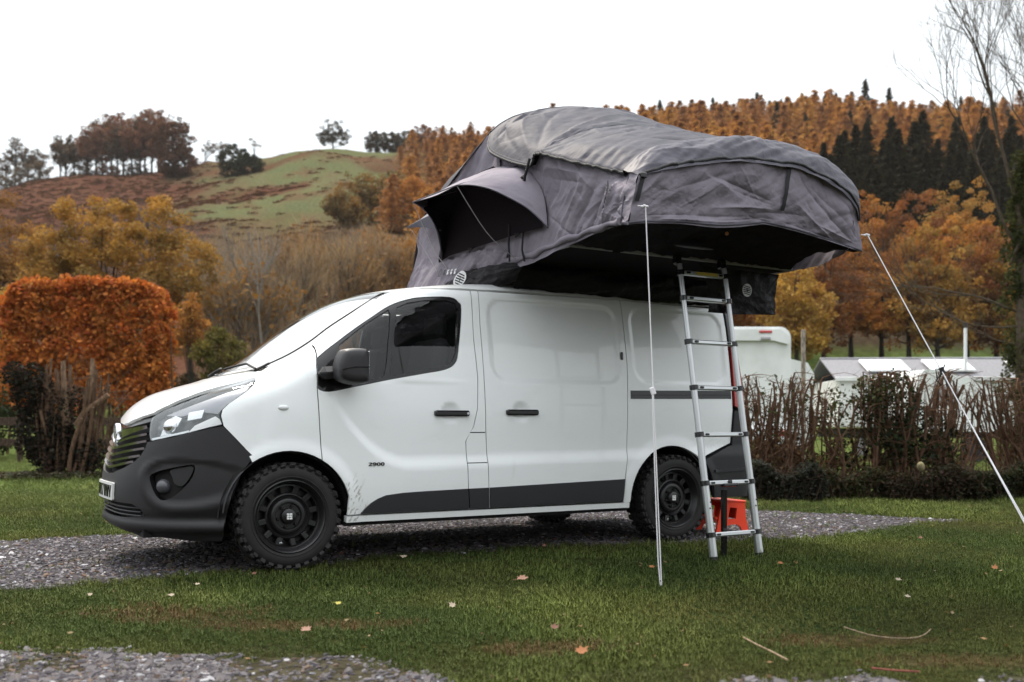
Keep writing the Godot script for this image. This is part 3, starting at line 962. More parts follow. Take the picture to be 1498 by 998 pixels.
# ---------------------------------------------------------------- the roof tent
# points in the van's own axes, z towards the eye from the near side of the van (so van-local z = z - HALF + HALF ... see T)
var camp: Node3D

func T(p: Vector3) -> Vector3:                       # (u, y, z) with z = 0.978 - distance from the near side
	return p

# a sheet of cloth through rows of points, with creases
var crease_list := []          # [s, t, s, t, depth, width]: creases to press into the next sheet, in shares of its sides
var crease_rate := 30.0
var crease_deep := 0.0105

func cloth(b: MB, rows: Array, nu: int, nv: int, amp: float, seed_: int, fold_dir := 0.0, fold := 0.0, fine := 1.0, pin := 0.0, pucker := 0.0) -> Array:
	var cols := []
	for r in rows: cols.append(curve(r, nu))
	var grid := []
	var nz := FastNoiseLite.new()
	nz.seed = seed_; nz.noise_type = FastNoiseLite.TYPE_SIMPLEX_SMOOTH; nz.fractal_type = FastNoiseLite.FRACTAL_RIDGED
	nz.fractal_octaves = 3; nz.frequency = 1.0
	nz.domain_warp_enabled = true; nz.domain_warp_amplitude = 0.25; nz.domain_warp_frequency = 1.4
	var lo := FastNoiseLite.new()
	lo.seed = seed_ + 5; lo.frequency = 1.0; lo.fractal_octaves = 2
	var base := []
	for j in nv:
		var t := float(j) / (nv - 1) * (rows.size() - 1)
		var k := mini(int(t), rows.size() - 2)
		var line := []
		for i in nu:
			line.append(cat(cols[maxi(k - 1, 0)][i], cols[k][i], cols[k + 1][i], cols[mini(k + 2, rows.size() - 1)][i], t - k))
		base.append(line)
	var su: float = 0.0
	for i in nu - 1: su += base[nv / 2][i].distance_to(base[nv / 2][i + 1])
	var sv: float = 0.0
	for j in nv - 1: sv += base[j][nu / 2].distance_to(base[j + 1][nu / 2])
	# single sharp creases, running mostly along one direction
	var cr := []
	var cg := RandomNumberGenerator.new()
	cg.seed = seed_ * 31 + 7
	for k in int(su * sv * 5.0):
		var o2 := Vector2(cg.randf() * su, cg.randf() * sv)
		cr.append([o2, Vector2.from_angle(-fold_dir + cg.randf_range(-.9, .9)), cg.randf_range(.25, .6), cg.randf_range(.02, .035), cg.randf_range(-1.8, 1.8)])
	for k in int(su * sv * crease_rate):
		var o := Vector2(cg.randf() * su, cg.randf() * sv)
		var an: float = -fold_dir + cg.randf_range(-.75, .75) + (PI / 2 if cg.randf() < .25 else 0.0)
		cr.append([o, Vector2.from_angle(an), cg.randf_range(.07, .30), cg.randf_range(.006, .018), cg.randf_range(-1.0, 1.0)])
	for c in crease_list:
		var p0 := Vector2(c[0] * su, c[1] * sv)
		var p1 := Vector2(c[2] * su, c[3] * sv)
		cr.append([(p0 + p1) / 2.0, (p1 - p0).normalized(), p0.distance_to(p1) / 2.0, c[5], c[4] / crease_deep])
	crease_list = []
	for j in nv:
		var line := []
		for i in nu:
			var du: Vector3 = base[j][mini(i + 1, nu - 1)] - base[j][maxi(i - 1, 0)]
			var dv: Vector3 = base[mini(j + 1, nv - 1)][i] - base[maxi(j - 1, 0)][i]
			var nn := du.cross(dv).normalized()
			var q := Vector2(su * i / (nu - 1), sv * j / (nv - 1))
			var r := q.rotated(fold_dir)
			var d := (nz.get_noise_2d(q.x * 1.7 * fine, q.y * 2.0 * fine) - 0.2) * amp
			d += lo.get_noise_2d(q.x * 3.0, q.y * 3.4) * amp * 1.2
			if fold > 0.0:
				d += (nz.get_noise_2d(r.x * 0.45 + 40.0, r.y * 4.2) - 0.2) * fold + lo.get_noise_2d(r.x * 0.9 + 9.0, r.y * 9.0) * fold * 0.7
			for c in cr:
				var e: Vector2 = q - c[0]
				var al: float = absf(e.dot(c[1])) / c[2]
				if al < 1.0:
					var ac: float = absf(e.dot((c[1] as Vector2).orthogonal()))
					if ac < 0.12: d += c[4] * crease_deep * (1.0 - al * al) * exp(-ac / c[3])
			var edge := minf(minf(float(i), nu - 1.0 - i) / nu * 12.0, minf(float(j), nv - 1.0 - j) / nv * 10.0)
			d *= lerpf(1.0, clampf(edge, 0.15, 1.0), pin)
			if pucker > 0.0: d += pucker * (sin(q.y * 70.0 + 3.0 * sin(q.y * 11.0)) * 0.6 + lo.get_noise_2d(q.y * 60.0, q.x * 6.0)) * smoothstep(0.30, 0.02, q.x) * smoothstep(0.75, 1.0, q.y)
			line.append(base[j][i] + nn * d)
		grid.append(line)
	b.sheet(grid)
	return grid

func row_of(g: Array, j: int) -> Array:
	return g[j]

func col_of(g: Array, i: int) -> Array:
	var r := []
	for row in g: r.append(row[i])
	return r

func make_cloth_materials() -> void:
	for spec in [["fly", Color(0.072, 0.070, 0.086), 0.60], ["wall", Color(0.225, 0.202, 0.238), 0.70], ["hood", Color(0.092, 0.087, 0.106), 0.48]]:
		var m := mat(spec[1], spec[2])
		m.albedo_texture = noise_tex(21, 0.004, 512, ramp([[0.25, Color(0.80, 0.79, 0.80)], [0.5, Color(0.95, 0.95, 0.95)], [0.8, Color(1, 1, 1)]]))
		m.uv1_triplanar = true; m.uv1_scale = Vector3.ONE * 1.1
		m.metallic_specular = 0.2
		m.normal_enabled = true
		var fr := FastNoiseLite.new()
		fr.seed = 31; fr.frequency = 0.012; fr.fractal_type = FastNoiseLite.FRACTAL_RIDGED; fr.fractal_octaves = 4
		fr.domain_warp_enabled = true; fr.domain_warp_amplitude = 40.0; fr.domain_warp_frequency = 0.01
		var nt := NoiseTexture2D.new()
		nt.noise = fr; nt.width = 512; nt.height = 512; nt.seamless = true; nt.as_normal_map = true; nt.bump_strength = 5.0
		m.normal_texture = nt
		m.normal_scale = 0.30
		m.backlight_enabled = true
		m.backlight = Color(0.05, 0.05, 0.05)
		M[spec[0]] = m
		M.lining = mat(Color(0.012, 0.009, 0.011), 0.85)
	for q in ["lining"]: M[q].metallic_specular = 0.15
	M.piping = mat(Color(0.010, 0.009, 0.010), 0.7)
	M.strap = mat(Color(0.012, 0.011, 0.013), 0.8)
	M.pvc = mat(Color(0.008, 0.006, 0.008), 0.48)
	M.pvc.metallic_specular = 0.3
	M.pvc.normal_enabled = true
	M.pvc.normal_texture = M.wall.normal_texture
	M.pvc.uv1_triplanar = true
	M.print_white = mat(Color(0.62, 0.62, 0.63), 0.6)
	M.print_black = mat(Color(0.012, 0.010, 0.012), 0.6)
	M.alloy = mat(Color(0.56, 0.57, 0.58), 0.34, 0.85)
	M.alloy.roughness_texture = noise_tex(3, 0.03, 256, ramp([[0.0, Color(0.6, 0.6, 0.6)], [1.0, Color(1, 1, 1)]]))
	M.alloy.uv1_triplanar = true
	M.alu_dull = mat(Color(0.30, 0.29, 0.30), 0.5, 0.5)
	M.rope = mat(Color(0.70, 0.68, 0.70), 0.8)

# the striped round mark: outlines in a plane, of radius r
func mark_outlines(r: float) -> Array:
	var out := []
	var disc := ring(Vector2.ZERO, r, 36)
	var cuts := []
	var h := r * 0.075
	for k in 5:
		var y := (-0.56 + 0.28 * k) * r
		var slant := 0.10 * r
		var l := sqrt(maxf(r * r * 0.70 - y * y, 0.0))
		if k == 2:
			cuts.append(P2([-l, y - h + slant, -0.12 * r, y - h, 0.12 * r, y - h * 3, 0.18 * r, y - h * 2, -0.05 * r, y + h, -l, y + h + slant]))
			cuts.append(P2([l, y + h - slant, 0.16 * r, y + h, -0.10 * r, y + h * 3.2, -0.16 * r, y + h * 2.4, 0.10 * r, y - h, l, y - h - slant]))
		else:
			cuts.append(P2([-l, y - h + slant, l, y - h - slant, l, y + h - slant, -l, y + h + slant]))
	var left: Array[PackedVector2Array] = [disc]
	# the ring stays whole: cut only the inside, as two halves so that no outline holds a hole
	var halves := [P2([-2 * r, -2 * r, 0, -2 * r, 0, 2 * r, -2 * r, 2 * r]), P2([0, -2 * r, 2 * r, -2 * r, 2 * r, 2 * r, 0, 2 * r])]
	for hf in halves:
		var bits: Array[PackedVector2Array] = Geometry2D.intersect_polygons(disc, hf)
		for c in cuts:
			var nxt: Array[PackedVector2Array] = []
			for q in bits:
				for x in Geometry2D.clip_polygons(q, c):
					if not Geometry2D.is_polygon_clockwise(x): nxt.append(x)
			bits = nxt
		out.append_array(bits)
	return out

func mark(called: String, parent: Node, m: Material, at: Vector3, ax: Vector3, ay: Vector3, r: float, bend := 0.0) -> void:
	var b := MB.new()
	var nn := ax.cross(ay).normalized()
	for o in mark_outlines(r):
		var id := Geometry2D.triangulate_polygon(o)
		var k := b.v.size()
		for p in o: b.put(at + ax * p.x + ay * p.y + nn * (bend * sin(p.x / r * 2.4 + p.y / r)), nn, p)
		for i in range(0, id.size(), 3): b.tri(k + id[i], k + id[i + 1], k + id[i + 2])
	obj(called, b, m, parent)

func build_tent() -> void:
	make_cloth_materials()
	var t := thing("roof_tent", "grey fabric roof tent opened out on the van roof with rolled window awnings", "tent", van.position, VAN_TURN)
	camp = t
	var b: MB
	var z0 := 0.0
	# --- the boards it stands on
	b = MB.new(); b.box(Vector3(2.69, 2.115, 1.02), Vector3(2.02, 0.035, 1.14), Basis(), 0.006); var outer := obj("floor_board", b, M.lining, t)
	b = MB.new(); b.box(Vector3(2.69, 2.130, -.18), Vector3(2.02, 0.045, 1.22), Basis(), 0.006); obj("floor_board", b, M.lining, t)
	b = MB.new(); b.box(Vector3(2.69, 2.112, 1.602), Vector3(2.06, 0.042, 0.024), Basis(), 0.006); obj("board_edge", b, M.alu_dull, outer)
	for x in [1.672, 3.708]:
		b = MB.new(); b.box(Vector3(x, 2.112, 1.02), Vector3(0.022, 0.042, 1.14), Basis(), 0.006); obj("board_edge", b, M.alu_dull, outer)
	b = MB.new()
	for x in [1.85, 3.5]: b.box(Vector3(x, 2.04, -.1), Vector3(0.06, 0.04, 1.7), Basis(), 0.01)
	for x in [1.85, 3.5]:
		for z in [-.72, .68]: b.box(Vector3(x, 1.995, z - .02), Vector3(0.07, 0.09, 0.05), Basis(), 0.01)
	obj("roof_bar", b, M.gloss_black, t)
	# --- ridge arch and outer arch
	var ridge := P3([1.60, 2.55, .52, 1.63, 2.85, .51, 1.70, 3.14, .50, 1.82, 3.235, .50, 2.03, 3.335, .50, 2.35, 3.425, .50, 2.69, 3.462, .50, 3.05, 3.43, .50, 3.36, 3.33, .50, 3.58, 3.17, .50, 3.68, 2.9, .51, 3.74, 2.5, .52])
	var top_row := curve(ridge.slice(2, 10), 24)
	var hoodline := P3([1.60, 2.44, 2.30, 1.70, 2.53, 2.29, 1.80, 2.59, 2.28, 2.00, 2.645, 2.27, 2.28, 2.71, 2.27, 2.58, 2.755, 2.27, 2.85, 2.765, 2.27, 3.06, 2.745, 2.28, 3.34, 2.68, 2.30, 3.50, 2.60, 2.33, 3.58, 2.48, 2.38])
	# near roof: from the ridge to the hood, its left edge falling to the fly's hem
	var r1 := P3([1.575, 2.93, .73, 1.66, 3.05, .74, 1.80, 3.165, .75, 2.1, 3.28, .76, 2.45, 3.37, .76, 2.8, 3.39, .76, 3.15, 3.33, .76, 3.42, 3.22, .77, 3.60, 3.02, .78])
	var r2 := P3([1.57, 2.715, 1.25, 1.66, 2.84, 1.24, 1.82, 2.95, 1.22, 2.1, 3.07, 1.20, 2.45, 3.165, 1.18, 2.8, 3.18, 1.18, 3.15, 3.12, 1.2, 3.42, 3.01, 1.22, 3.60, 2.82, 1.26])
	var r3 := P3([1.565, 2.765, 1.38, 1.66, 2.80, 1.40, 1.82, 2.87, 1.42, 2.1, 2.975, 1.44, 2.45, 3.05, 1.46, 2.8, 3.06, 1.46, 3.15, 3.0, 1.48, 3.42, 2.9, 1.5, 3.58, 2.72, 1.54])
	var r4 := P3([1.565, 2.60, 1.85, 1.66, 2.685, 1.86, 1.82, 2.755, 1.86, 2.1, 2.84, 1.86, 2.45, 2.90, 1.86, 2.8, 2.905, 1.86, 3.12, 2.86, 1.87, 3.38, 2.76, 1.90, 3.54, 2.62, 1.94])
	b = MB.new()
	crease_list = [[0, .40, .14, .02, .012, .02], [0, .42, .30, .02, -.012, .025], [0, .44, .42, .12, .010, .02], [.02, .47, .55, .30, -.010, .02], [.03, .55, .70, .45, .010, .022], [.02, .62, .85, .58, -.010, .02], [.05, .72, .75, .70, .010, .02], [.1, .82, .9, .80, -.009, .018], [.0, .30, .12, .0, -.010, .02], [.5, .2, .95, .35, .008, .025], [.55, .5, .97, .6, -.008, .02]]
	var fly := cloth(b, [curve(ridge.slice(2, 10), 40), curve(r1, 40), curve(r2, 40), curve(r3, 40), curve(r4, 40), curve(hoodline, 40)], 150, 140, 0.006, 3, 0.25, 0.004, 1.0, 0.8, 0.006)
	var flyo := obj("fly_sheet", b, M.fly, t)
	# the fly's hem on the side of the cab hangs a hand down, with dark piping
	b = MB.new()
	var edge := col_of(fly, 0)
	var hem_rows := [[], [], []]
	for p in edge:
		hem_rows[0].append(p + Vector3(0.004, 0.003, 0)); hem_rows[1].append(p + Vector3(-.010, -.012, .004)); hem_rows[2].append(p + Vector3(-.011, -.028, .004))
	b.sheet(hem_rows)
	obj("fly_hem", b, M.fly, flyo)
	b = MB.new(); b.tube(hem_rows[2], 0.010, 6); obj("hem_piping", b, M.piping, flyo)
	# far half of the roof and the far wall
	var f1 := P3([1.60, 2.83, .01, 1.70, 2.98, 0.02, 1.84, 3.06, 0.02, 2.1, 3.15, .02, 2.6, 3.25, .0, 3.1, 3.20, .0, 3.42, 3.06, .0, 3.60, 2.85, .0])
	var f2 := P3([1.62, 2.62, -.55, 1.70, 2.72, -.56, 1.84, 2.8, -.58, 2.1, 2.86, -.6, 2.6, 2.9, -.62, 3.1, 2.88, -.62, 3.42, 2.78, -.6, 3.60, 2.6, -.58])
	var f3 := P3([1.64, 2.12, -.80, 1.72, 2.12, -.81, 1.84, 2.12, -.81, 2.1, 2.12, -.82, 2.6, 2.12, -.82, 3.1, 2.12, -.82, 3.42, 2.12, -.81, 3.66, 2.12, -.8])
	b = MB.new()
	var far := cloth(b, [curve(ridge.slice(2, 10), 30), curve(f1, 30), curve(f2, 30), curve(f3, 30)], 60, 60, 0.006, 8, 0.3, 0.006, 1.0, 0.9)
	obj("fly_sheet", b, M.fly, t)
	b = MB.new(); b.tube(col_of(far, 0).slice(0, 40), 0.005, 6); obj("hem_piping", b, M.piping, t)
	# a seam along the ridge pole
	b = MB.new(); b.tube(row_of(fly, 1), 0.007, 6, false); obj("pole_sleeve", b, M.hood, flyo)
	# --- hood over the entrance, rolled and tucked
	var h1 := P3([1.53, 2.375, 2.44, 1.62, 2.45, 2.47, 1.76, 2.52, 2.47, 2.0, 2.585, 2.475, 2.3, 2.645, 2.48, 2.6, 2.675, 2.48, 2.88, 2.675, 2.48, 3.1, 2.64, 2.48, 3.3, 2.565, 2.48, 3.41, 2.48, 2.475, 3.45, 2.37, 2.46])
	var h2 := P3([1.535, 2.345, 2.53, 1.66, 2.385, 2.55, 1.82, 2.425, 2.555, 2.17, 2.505, 2.56, 2.35, 2.525, 2.56, 2.51, 2.53, 2.56, 2.78, 2.535, 2.56, 3.01, 2.495, 2.555, 3.2, 2.43, 2.55, 3.33, 2.36, 2.53, 3.40, 2.27, 2.50])
	var h0 := P3([1.62, 2.40, 2.26, 1.71, 2.50, 2.26, 1.82, 2.56, 2.25, 2.0, 2.615, 2.24, 2.28, 2.68, 2.24, 2.58, 2.725, 2.24, 2.85, 2.735, 2.24, 3.06, 2.715, 2.25, 3.34, 2.65, 2.27, 3.48, 2.57, 2.3, 3.55, 2.46, 2.34])
	var h05 := P3([1.55, 2.42, 2.33, 1.65, 2.52, 2.34, 1.78, 2.59, 2.35, 2.0, 2.655, 2.35, 2.28, 2.725, 2.35, 2.58, 2.765, 2.35, 2.87, 2.77, 2.35, 3.08, 2.745, 2.35, 3.34, 2.675, 2.36, 3.47, 2.58, 2.38, 3.53, 2.44, 2.40])
	b = MB.new()
	var hood := cloth(b, [curve(h0, 40), curve(h05, 40), curve(h1, 40), curve(h2, 40)], 140, 44, 0.008, 14, 0.35, 0.013, 1.6, 0.7)
	var hoodo := obj("entrance_hood", b, M.hood, t)
	b = MB.new()
	b.tube(row_of(hood, 39), 0.011, 6); obj("hem_piping", b, M.piping, hoodo)
	# --- end wall over the ladder
	var w0: Array = row_of(hood, 38)
	var w1 := P3([1.50, 2.26, 2.515, 1.85, 2.33, 2.53, 2.2, 2.39, 2.54, 2.5, 2.40, 2.53, 2.8, 2.40, 2.53, 3.1, 2.36, 2.525, 3.33, 2.29, 2.51, 3.42, 2.22, 2.49])
	var w2 := P3([1.48, 2.15, 2.50, 1.85, 2.21, 2.50, 2.2, 2.25, 2.505, 2.5, 2.27, 2.50, 2.8, 2.26, 2.505, 3.1, 2.21, 2.51, 3.35, 2.17, 2.50, 3.445, 2.15, 2.485])
	var w3 := P3([1.475, 2.065, 2.48, 1.6, 2.085, 2.49, 1.86, 2.105, 2.495, 2.1, 2.11, 2.495, 2.28, 2.13, 2.49, 2.48, 2.165, 2.48, 2.56, 2.178, 2.48, 2.75, 2.165, 2.485, 2.92, 2.148, 2.49, 3.2, 2.115, 2.49, 3.45, 2.085, 2.475])
	b = MB.new()
	crease_list = [[.57, .55, .26, .22, .022, .018], [.57, .66, .30, .70, -.020, .016], [.57, .60, .38, .44, .018, .02], [.36, .28, .14, .80, -.016, .03], [.62, .08, .96, .78, .018, .018], [.64, .45, .86, .92, -.014, .02], [.10, .18, .12, .92, .012, .02], [.02, .80, .56, .82, .012, .012], [.05, .90, .50, .88, -.012, .010], [.60, .85, .97, .93, .014, .014], [.20, .10, .45, .60, -.012, .022], [.70, .20, .92, .50, .012, .018], [.44, .75, .60, .98, .012, .014], [.75, .70, .98, .80, -.012, .012]]
	var wall := cloth(b, [curve(w0, 40), curve(w1, 40), curve(w2, 40), curve(w3, 40)], 160, 96, 0.014, 23, 0.5, 0.006, 1.1, 0.6)
	var wo := obj("end_wall", b, M.wall, t)
	b = MB.new(); b.tube(row_of(wall, 89), 0.007, 6); obj("hem_piping", b, M.hood, wo)
	# right edge returns to the board; dark lining under the overhang
	var back := P3([3.70, 2.9, 1.9, 3.70, 2.6, 1.9, 3.72, 2.3, 1.75, 3.715, 2.095, 1.62])
	b = MB.new()
	cloth(b, [curve(col_of(wall, 149), 20), curve(P3([3.56, 2.55, 2.2, 3.58, 2.35, 2.15, 3.6, 2.2, 2.1, 3.60, 2.085, 2.05]), 20), curve(back, 20)], 40, 40, 0.02, 51, 0.0, 0.01)
	cloth(b, [curve(back, 20), curve(P3([3.66, 2.95, 1.2, 3.69, 2.6, 1.2, 3.71, 2.4, 1.2, 3.715, 2.1, 1.2]), 20), curve(P3([3.62, 3.0, .5, 3.69, 2.7, .5, 3.71, 2.4, .5, 3.715, 2.1, .5]), 20), curve(P3([3.60, 2.6, -.6, 3.64, 2.5, -.7, 3.68, 2.3, -.75, 3.70, 2.1, -.8]), 20)], 40, 50, 0.02, 52, 0.0, 0.01)
	obj("rear_wall", b, M.wall, t)
	b = MB.new()
	var inner: Array = []
	for i in 150: inner.append(Vector3(lerpf(1.69, 3.70, i / 149.0), 2.098, 1.60))
	var mid: Array = []
	for i in 150: mid.append((wall[89][i] as Vector3).lerp(inner[i], 0.5) + Vector3(0, 0.030 + 0.012 * sin(i * 0.35), 0))
	cloth(b, [row_of(wall, 89), mid, inner], 90, 30, 0.012, 61, 1.2, 0.012)
	obj("overhang_lining", b, M.lining, t)
	# straps and buckles on the end wall
	for sp in [[96, 0.28], [2, 0.17]]:
		var i: int = sp[0]
		b = MB.new()
		var rows := [[], []]
		for k in 14:
			var j := int(k / 13.0 * (88 if i == 96 else 60) * (0.72 if i == 96 else 0.85))
			var p: Vector3 = wall[j][i] + Vector3(0, 0, 0.012)
			rows[0].append(p - Vector3(0.016, 0, 0)); rows[1].append(p + Vector3(0.016, 0, 0))
		b.sheet(rows)
		var st := obj("strap", b, M.strap, wo)
		b = MB.new()
		b.box(wall[8][i] + Vector3(0, 0, 0.018), Vector3(0.040, 0.030, 0.012), Basis(), 0.004)
		obj("buckle", b, M.gloss_black, st)
	# --- wall on the side of the cab, near half
	var s0 := []
	for k in 40: s0.append((edge[int(k / 39.0 * 139)] as Vector3) + Vector3(0.035, -0.012, -.004))
	s0[39] = s0[39] + Vector3(-.03, .01, .03)
	s0.append_array(P3([1.555, 2.405, 2.40, 1.535, 2.36, 2.50]))
	s0 = curve(s0, 40)
	var s1 := P3([1.615, 2.62, .75, 1.60, 2.52, 1.2, 1.61, 2.50, 1.45, 1.59, 2.44, 1.8, 1.57, 2.36, 2.1, 1.52, 2.28, 2.40, 1.50, 2.255, 2.505])
	var s2 := P3([1.63, 2.33, .80, 1.615, 2.30, 1.15, 1.61, 2.29, 1.45, 1.59, 2.25, 1.8, 1.575, 2.21, 2.05, 1.51, 2.17, 2.38, 1.485, 2.15, 2.49])
	var s3 := P3([1.63, 2.03, .86, 1.615, 2.03, 1.05, 1.60, 2.03, 1.27, 1.60, 2.065, 1.55, 1.60, 2.09, 1.79, 1.60, 2.11, 2.06, 1.52, 2.09, 2.35, 1.48, 2.065, 2.475])
	b = MB.new()
	crease_list = [[.84, .02, .64, .98, .030, .020], [.89, .04, .74, .98, -.026, .022], [.93, .08, .84, .98, .020, .02], [.78, .06, .52, .96, .020, .03], [.70, .10, .42, .90, -.016, .03], [.33, .18, .36, .62, .010, .010], [.36, .60, .62, .99, .010, .010], [.40, .16, .72, .20, -.022, .03], [.45, .26, .66, .30, .016, .025], [.86, .6, .98, .95, .014, .015]]
	var sw := cloth(b, [s0, curve(s1, 40), curve(s2, 40), curve(s3, 40)], 140, 120, 0.007, 33, 0.85, 0.010, 1.0, 0.5)
	var swo := obj("side_wall", b, M.wall, t)
	b = MB.new()
	var roll := []
	for k in 30:
		var p: Vector3 = sw[109][int(k / 29.0 * 129)]
		roll.append(p + Vector3(-.006, 0.006 + 0.006 * sin(k * 1.3), 0))
	var rr := []
	for k in 30: rr.append(0.020 + 0.006 * sin(k * 0.9))
	b.tube(roll, rr, 8); obj("rolled_hem", b, M.wall, swo)
	b = MB.new(); b.tube([sw[4][129] + Vector3(-.012, 0, .006), sw[55][129] + Vector3(-.010, 0, .008), sw[106][129] + Vector3(-.008, 0, .008)], 0.006, 6); obj("corner_seam", b, M.hood, swo)
	mark("printed_mark", swo, M.print_black, Vector3(1.542, 2.30, 2.17), Vector3(-.28, .12, .95).normalized() * .62, Vector3(-.08, .86, .5).normalized() * 1.05, 0.085, 0.012)
	# the strap with two toggles that hangs from the fly's corner
	b = MB.new(); b.tube(P3([1.535, 2.72, 1.315, 1.525, 2.66, 1.30, 1.52, 2.60, 1.275, 1.53, 2.555, 1.25]), 0.010, 6)
	var tg := obj("toggle_strap", b, M.strap, flyo)
	for p in [Vector3(1.52, 2.605, 1.24), Vector3(1.525, 2.545, 1.235)]:
		b = MB.new(); b.box(p, Vector3(0.016, 0.022, 0.065), Basis(Vector3(1, 0, 0), -0.25), 0.006); obj("toggle", b, M.gloss_black, tg)
	# --- wall on the side of the cab, far half, with the window awning
	var q0 := P3([1.64, 3.12, .50, 1.62, 2.98, .68, 1.60, 2.9, .75]) 
	var far0 := P3([1.64, 2.30, -.72, 1.625, 2.62, -.53, 1.61, 2.83, 0.02, 1.66, 3.02, .30, 1.69, 3.11, .48, 1.66, 3.03, .62, 1.61, 2.92, .78])
	var far1 := P3([1.62, 2.12, -.80, 1.64, 2.45, -.5, 1.64, 2.60, 0.05, 1.64, 2.62, .48, 1.63, 2.62, .78])
	var far2 := P3([1.60, 2.05, -.80, 1.61, 2.25, -.45, 1.61, 2.26, 0.05, 1.62, 2.26, .48, 1.63, 2.33, .82])
	var far3 := P3([1.55, 1.96, -.78, 1.56, 2.04, -.40, 1.58, 2.04, 0.05, 1.60, 2.04, .50, 1.63, 2.03, .88])
	b = MB.new()
	cloth(b, [curve(far0, 30), curve(far1, 30), curve(far2, 30), curve(far3, 30)], 80, 60, 0.014, 41, 0.4, 0.012)
	obj("side_wall", b, M.wall, t)
	# dark gauze window in the shade of the awning, with a grey sill panel beneath
	b = MB.new(); b.sheet([P3([1.575, 2.24, -.14, 1.575, 2.70, .0, 1.575, 2.80, .35, 1.575, 2.80, .75, 1.575, 2.62, 1.15, 1.575, 2.30, 1.40]), P3([1.575, 2.22, -.13, 1.575, 2.25, .05, 1.575, 2.25, .4, 1.575, 2.25, .75, 1.575, 2.25, 1.12, 1.575, 2.24, 1.42])])
	obj("gauze_window", b, M.lining, t)
	# the awning: a flat panel out to two rods, with a flap falling back to the wall on either side
	b = MB.new()
	var corner_a := Vector3(1.15, 2.560, .987)
	var corner_b := Vector3(1.15, 2.580, .285)
	var rim_near := [corner_a] + P3([1.22, 2.551, 1.074, 1.29, 2.513, 1.187, 1.37, 2.454, 1.278, 1.48, 2.364, 1.379, 1.57, 2.232, 1.484])
	var rim_far := [corner_b] + P3([1.20, 2.527, .345, 1.27, 2.484, .317, 1.36, 2.419, .239, 1.46, 2.335, .109, 1.57, 2.243, -.073])
	var panels := [
		[P3([1.60, 2.735, 1.05, 1.60, 2.79, .80, 1.60, 2.80, .50, 1.60, 2.75, .20]), [corner_a, corner_a.lerp(corner_b, .5) + Vector3(.012, -.010, 0), corner_b]],
		[P3([1.60, 2.735, 1.05, 1.60, 2.659, 1.212, 1.60, 2.468, 1.387, 1.57, 2.232, 1.484]), rim_near],
		[P3([1.60, 2.75, .20, 1.60, 2.62, .03, 1.60, 2.42, -.05, 1.57, 2.243, -.073]), rim_far]]
	var lin := MB.new()
	var keep := [crease_rate, crease_deep]
	crease_deep = 0.003
	for k in 3:
		var root_row := curve(panels[k][0], 30)
		var rim_row := curve(panels[k][1], 30)
		var rm := []
		for q in 30: rm.append((root_row[q] as Vector3).lerp(rim_row[q], .5) + (Vector3(-.004, .012, 0) if k < 2 else Vector3(0, .0, 0)))
		var g := cloth(b, [root_row, rm, rim_row], 50, 30, 0.003, 44 + k, 0.3, 0.003, 1.2, 0.9)
		var under := []
		for row in g:
			var line := []
			for p in row: line.append(p + (Vector3(.010, -.010, -.004) if k == 1 else Vector3(.010, -.008, .004) if k == 2 else Vector3(.006, -.012, 0)))
			under.append(line)
		lin.sheet(under)
	crease_deep = keep[1]
	var aw := obj("window_awning", b, M.wall, t)
	obj("awning_lining", lin, M.lining, aw)
	for q in [curve(rim_near, 24), curve(rim_far, 24), [corner_a, corner_b], [corner_a, Vector3(1.60, 2.738, 1.05)]]:
		b = MB.new(); b.tube(q, 0.0045, 6); obj("hem_piping", b, M.hood, aw)
	for ends in [[Vector3(1.15, 2.560, .987), Vector3(1.60, 2.08, 1.04)], [Vector3(1.15, 2.58, .285), Vector3(1.58, 2.06, .16)]]:
		b = MB.new()
		var m: Vector3 = (ends[0] as Vector3).lerp(ends[1], 0.55) + Vector3(-.02, -.05, 0)
		b.tube(curve([ends[0], m, ends[1]], 10), 0.0026, 6)
		obj("awning_rod", b, M.alu_dull, aw)
	# a second awning on the far end, only its tip in view
	b = MB.new()
	b.sheet([P3([1.62, 2.66, -.50, 1.62, 2.70, -.30, 1.63, 2.72, -.1]), P3([1.335, 2.50, -.225, 1.36, 2.525, -.05, 1.40, 2.55, .06])])
	b.sheet([P3([1.335, 2.50, -.225, 1.36, 2.525, -.05, 1.40, 2.55, .06]), P3([1.34, 2.495, -.22, 1.37, 2.46, .02, 1.42, 2.40, .22])])
	var aw2 := obj("window_awning", b, M.hood, t)
	b = MB.new(); b.tube(P3([1.40, 2.49, -.27, 1.42, 2.30, -.07, 1.44, 2.11, .10]), 0.0028, 6); obj("awning_rod", b, M.alu_dull, aw2)
	# strings, ties and hooks on the sill panel
	for q in [P3([1.575, 2.34, .98, 1.565, 2.20, .985, 1.57, 2.07, .99]), P3([1.585, 2.26, 1.15, 1.575, 2.13, 1.15, 1.59, 2.05, 1.16])]:
		b = MB.new(); b.tube(q, 0.007, 6); obj("tie", b, M.strap, t)
	for p in [Vector3(1.565, 2.235, .42), Vector3(1.565, 2.235, 1.10)]:
		b = MB.new(); b.tube([p + Vector3(0, .02, -.02), p + Vector3(-.01, -.01, 0), p + Vector3(0, .015, .025)], 0.008, 6); obj("tie", b, M.strap, t)
	# --- skirt that hangs over the front of the roof
	b = MB.new()
	var k0 := P3([1.58, 2.24, -.14, 1.57, 2.22, .10, 1.57, 2.22, .40, 1.585, 2.20, .70, 1.60, 2.16, .90])
	var k1 := P3([1.50, 2.12, -.20, 1.51, 2.12, .05, 1.52, 2.13, .35, 1.555, 2.13, .65, 1.60, 2.10, .90])
	var k2 := P3([1.44, 1.97, -.26, 1.45, 1.96, .0, 1.50, 2.03, .28, 1.55, 2.08, .60, 1.60, 2.05, .92])
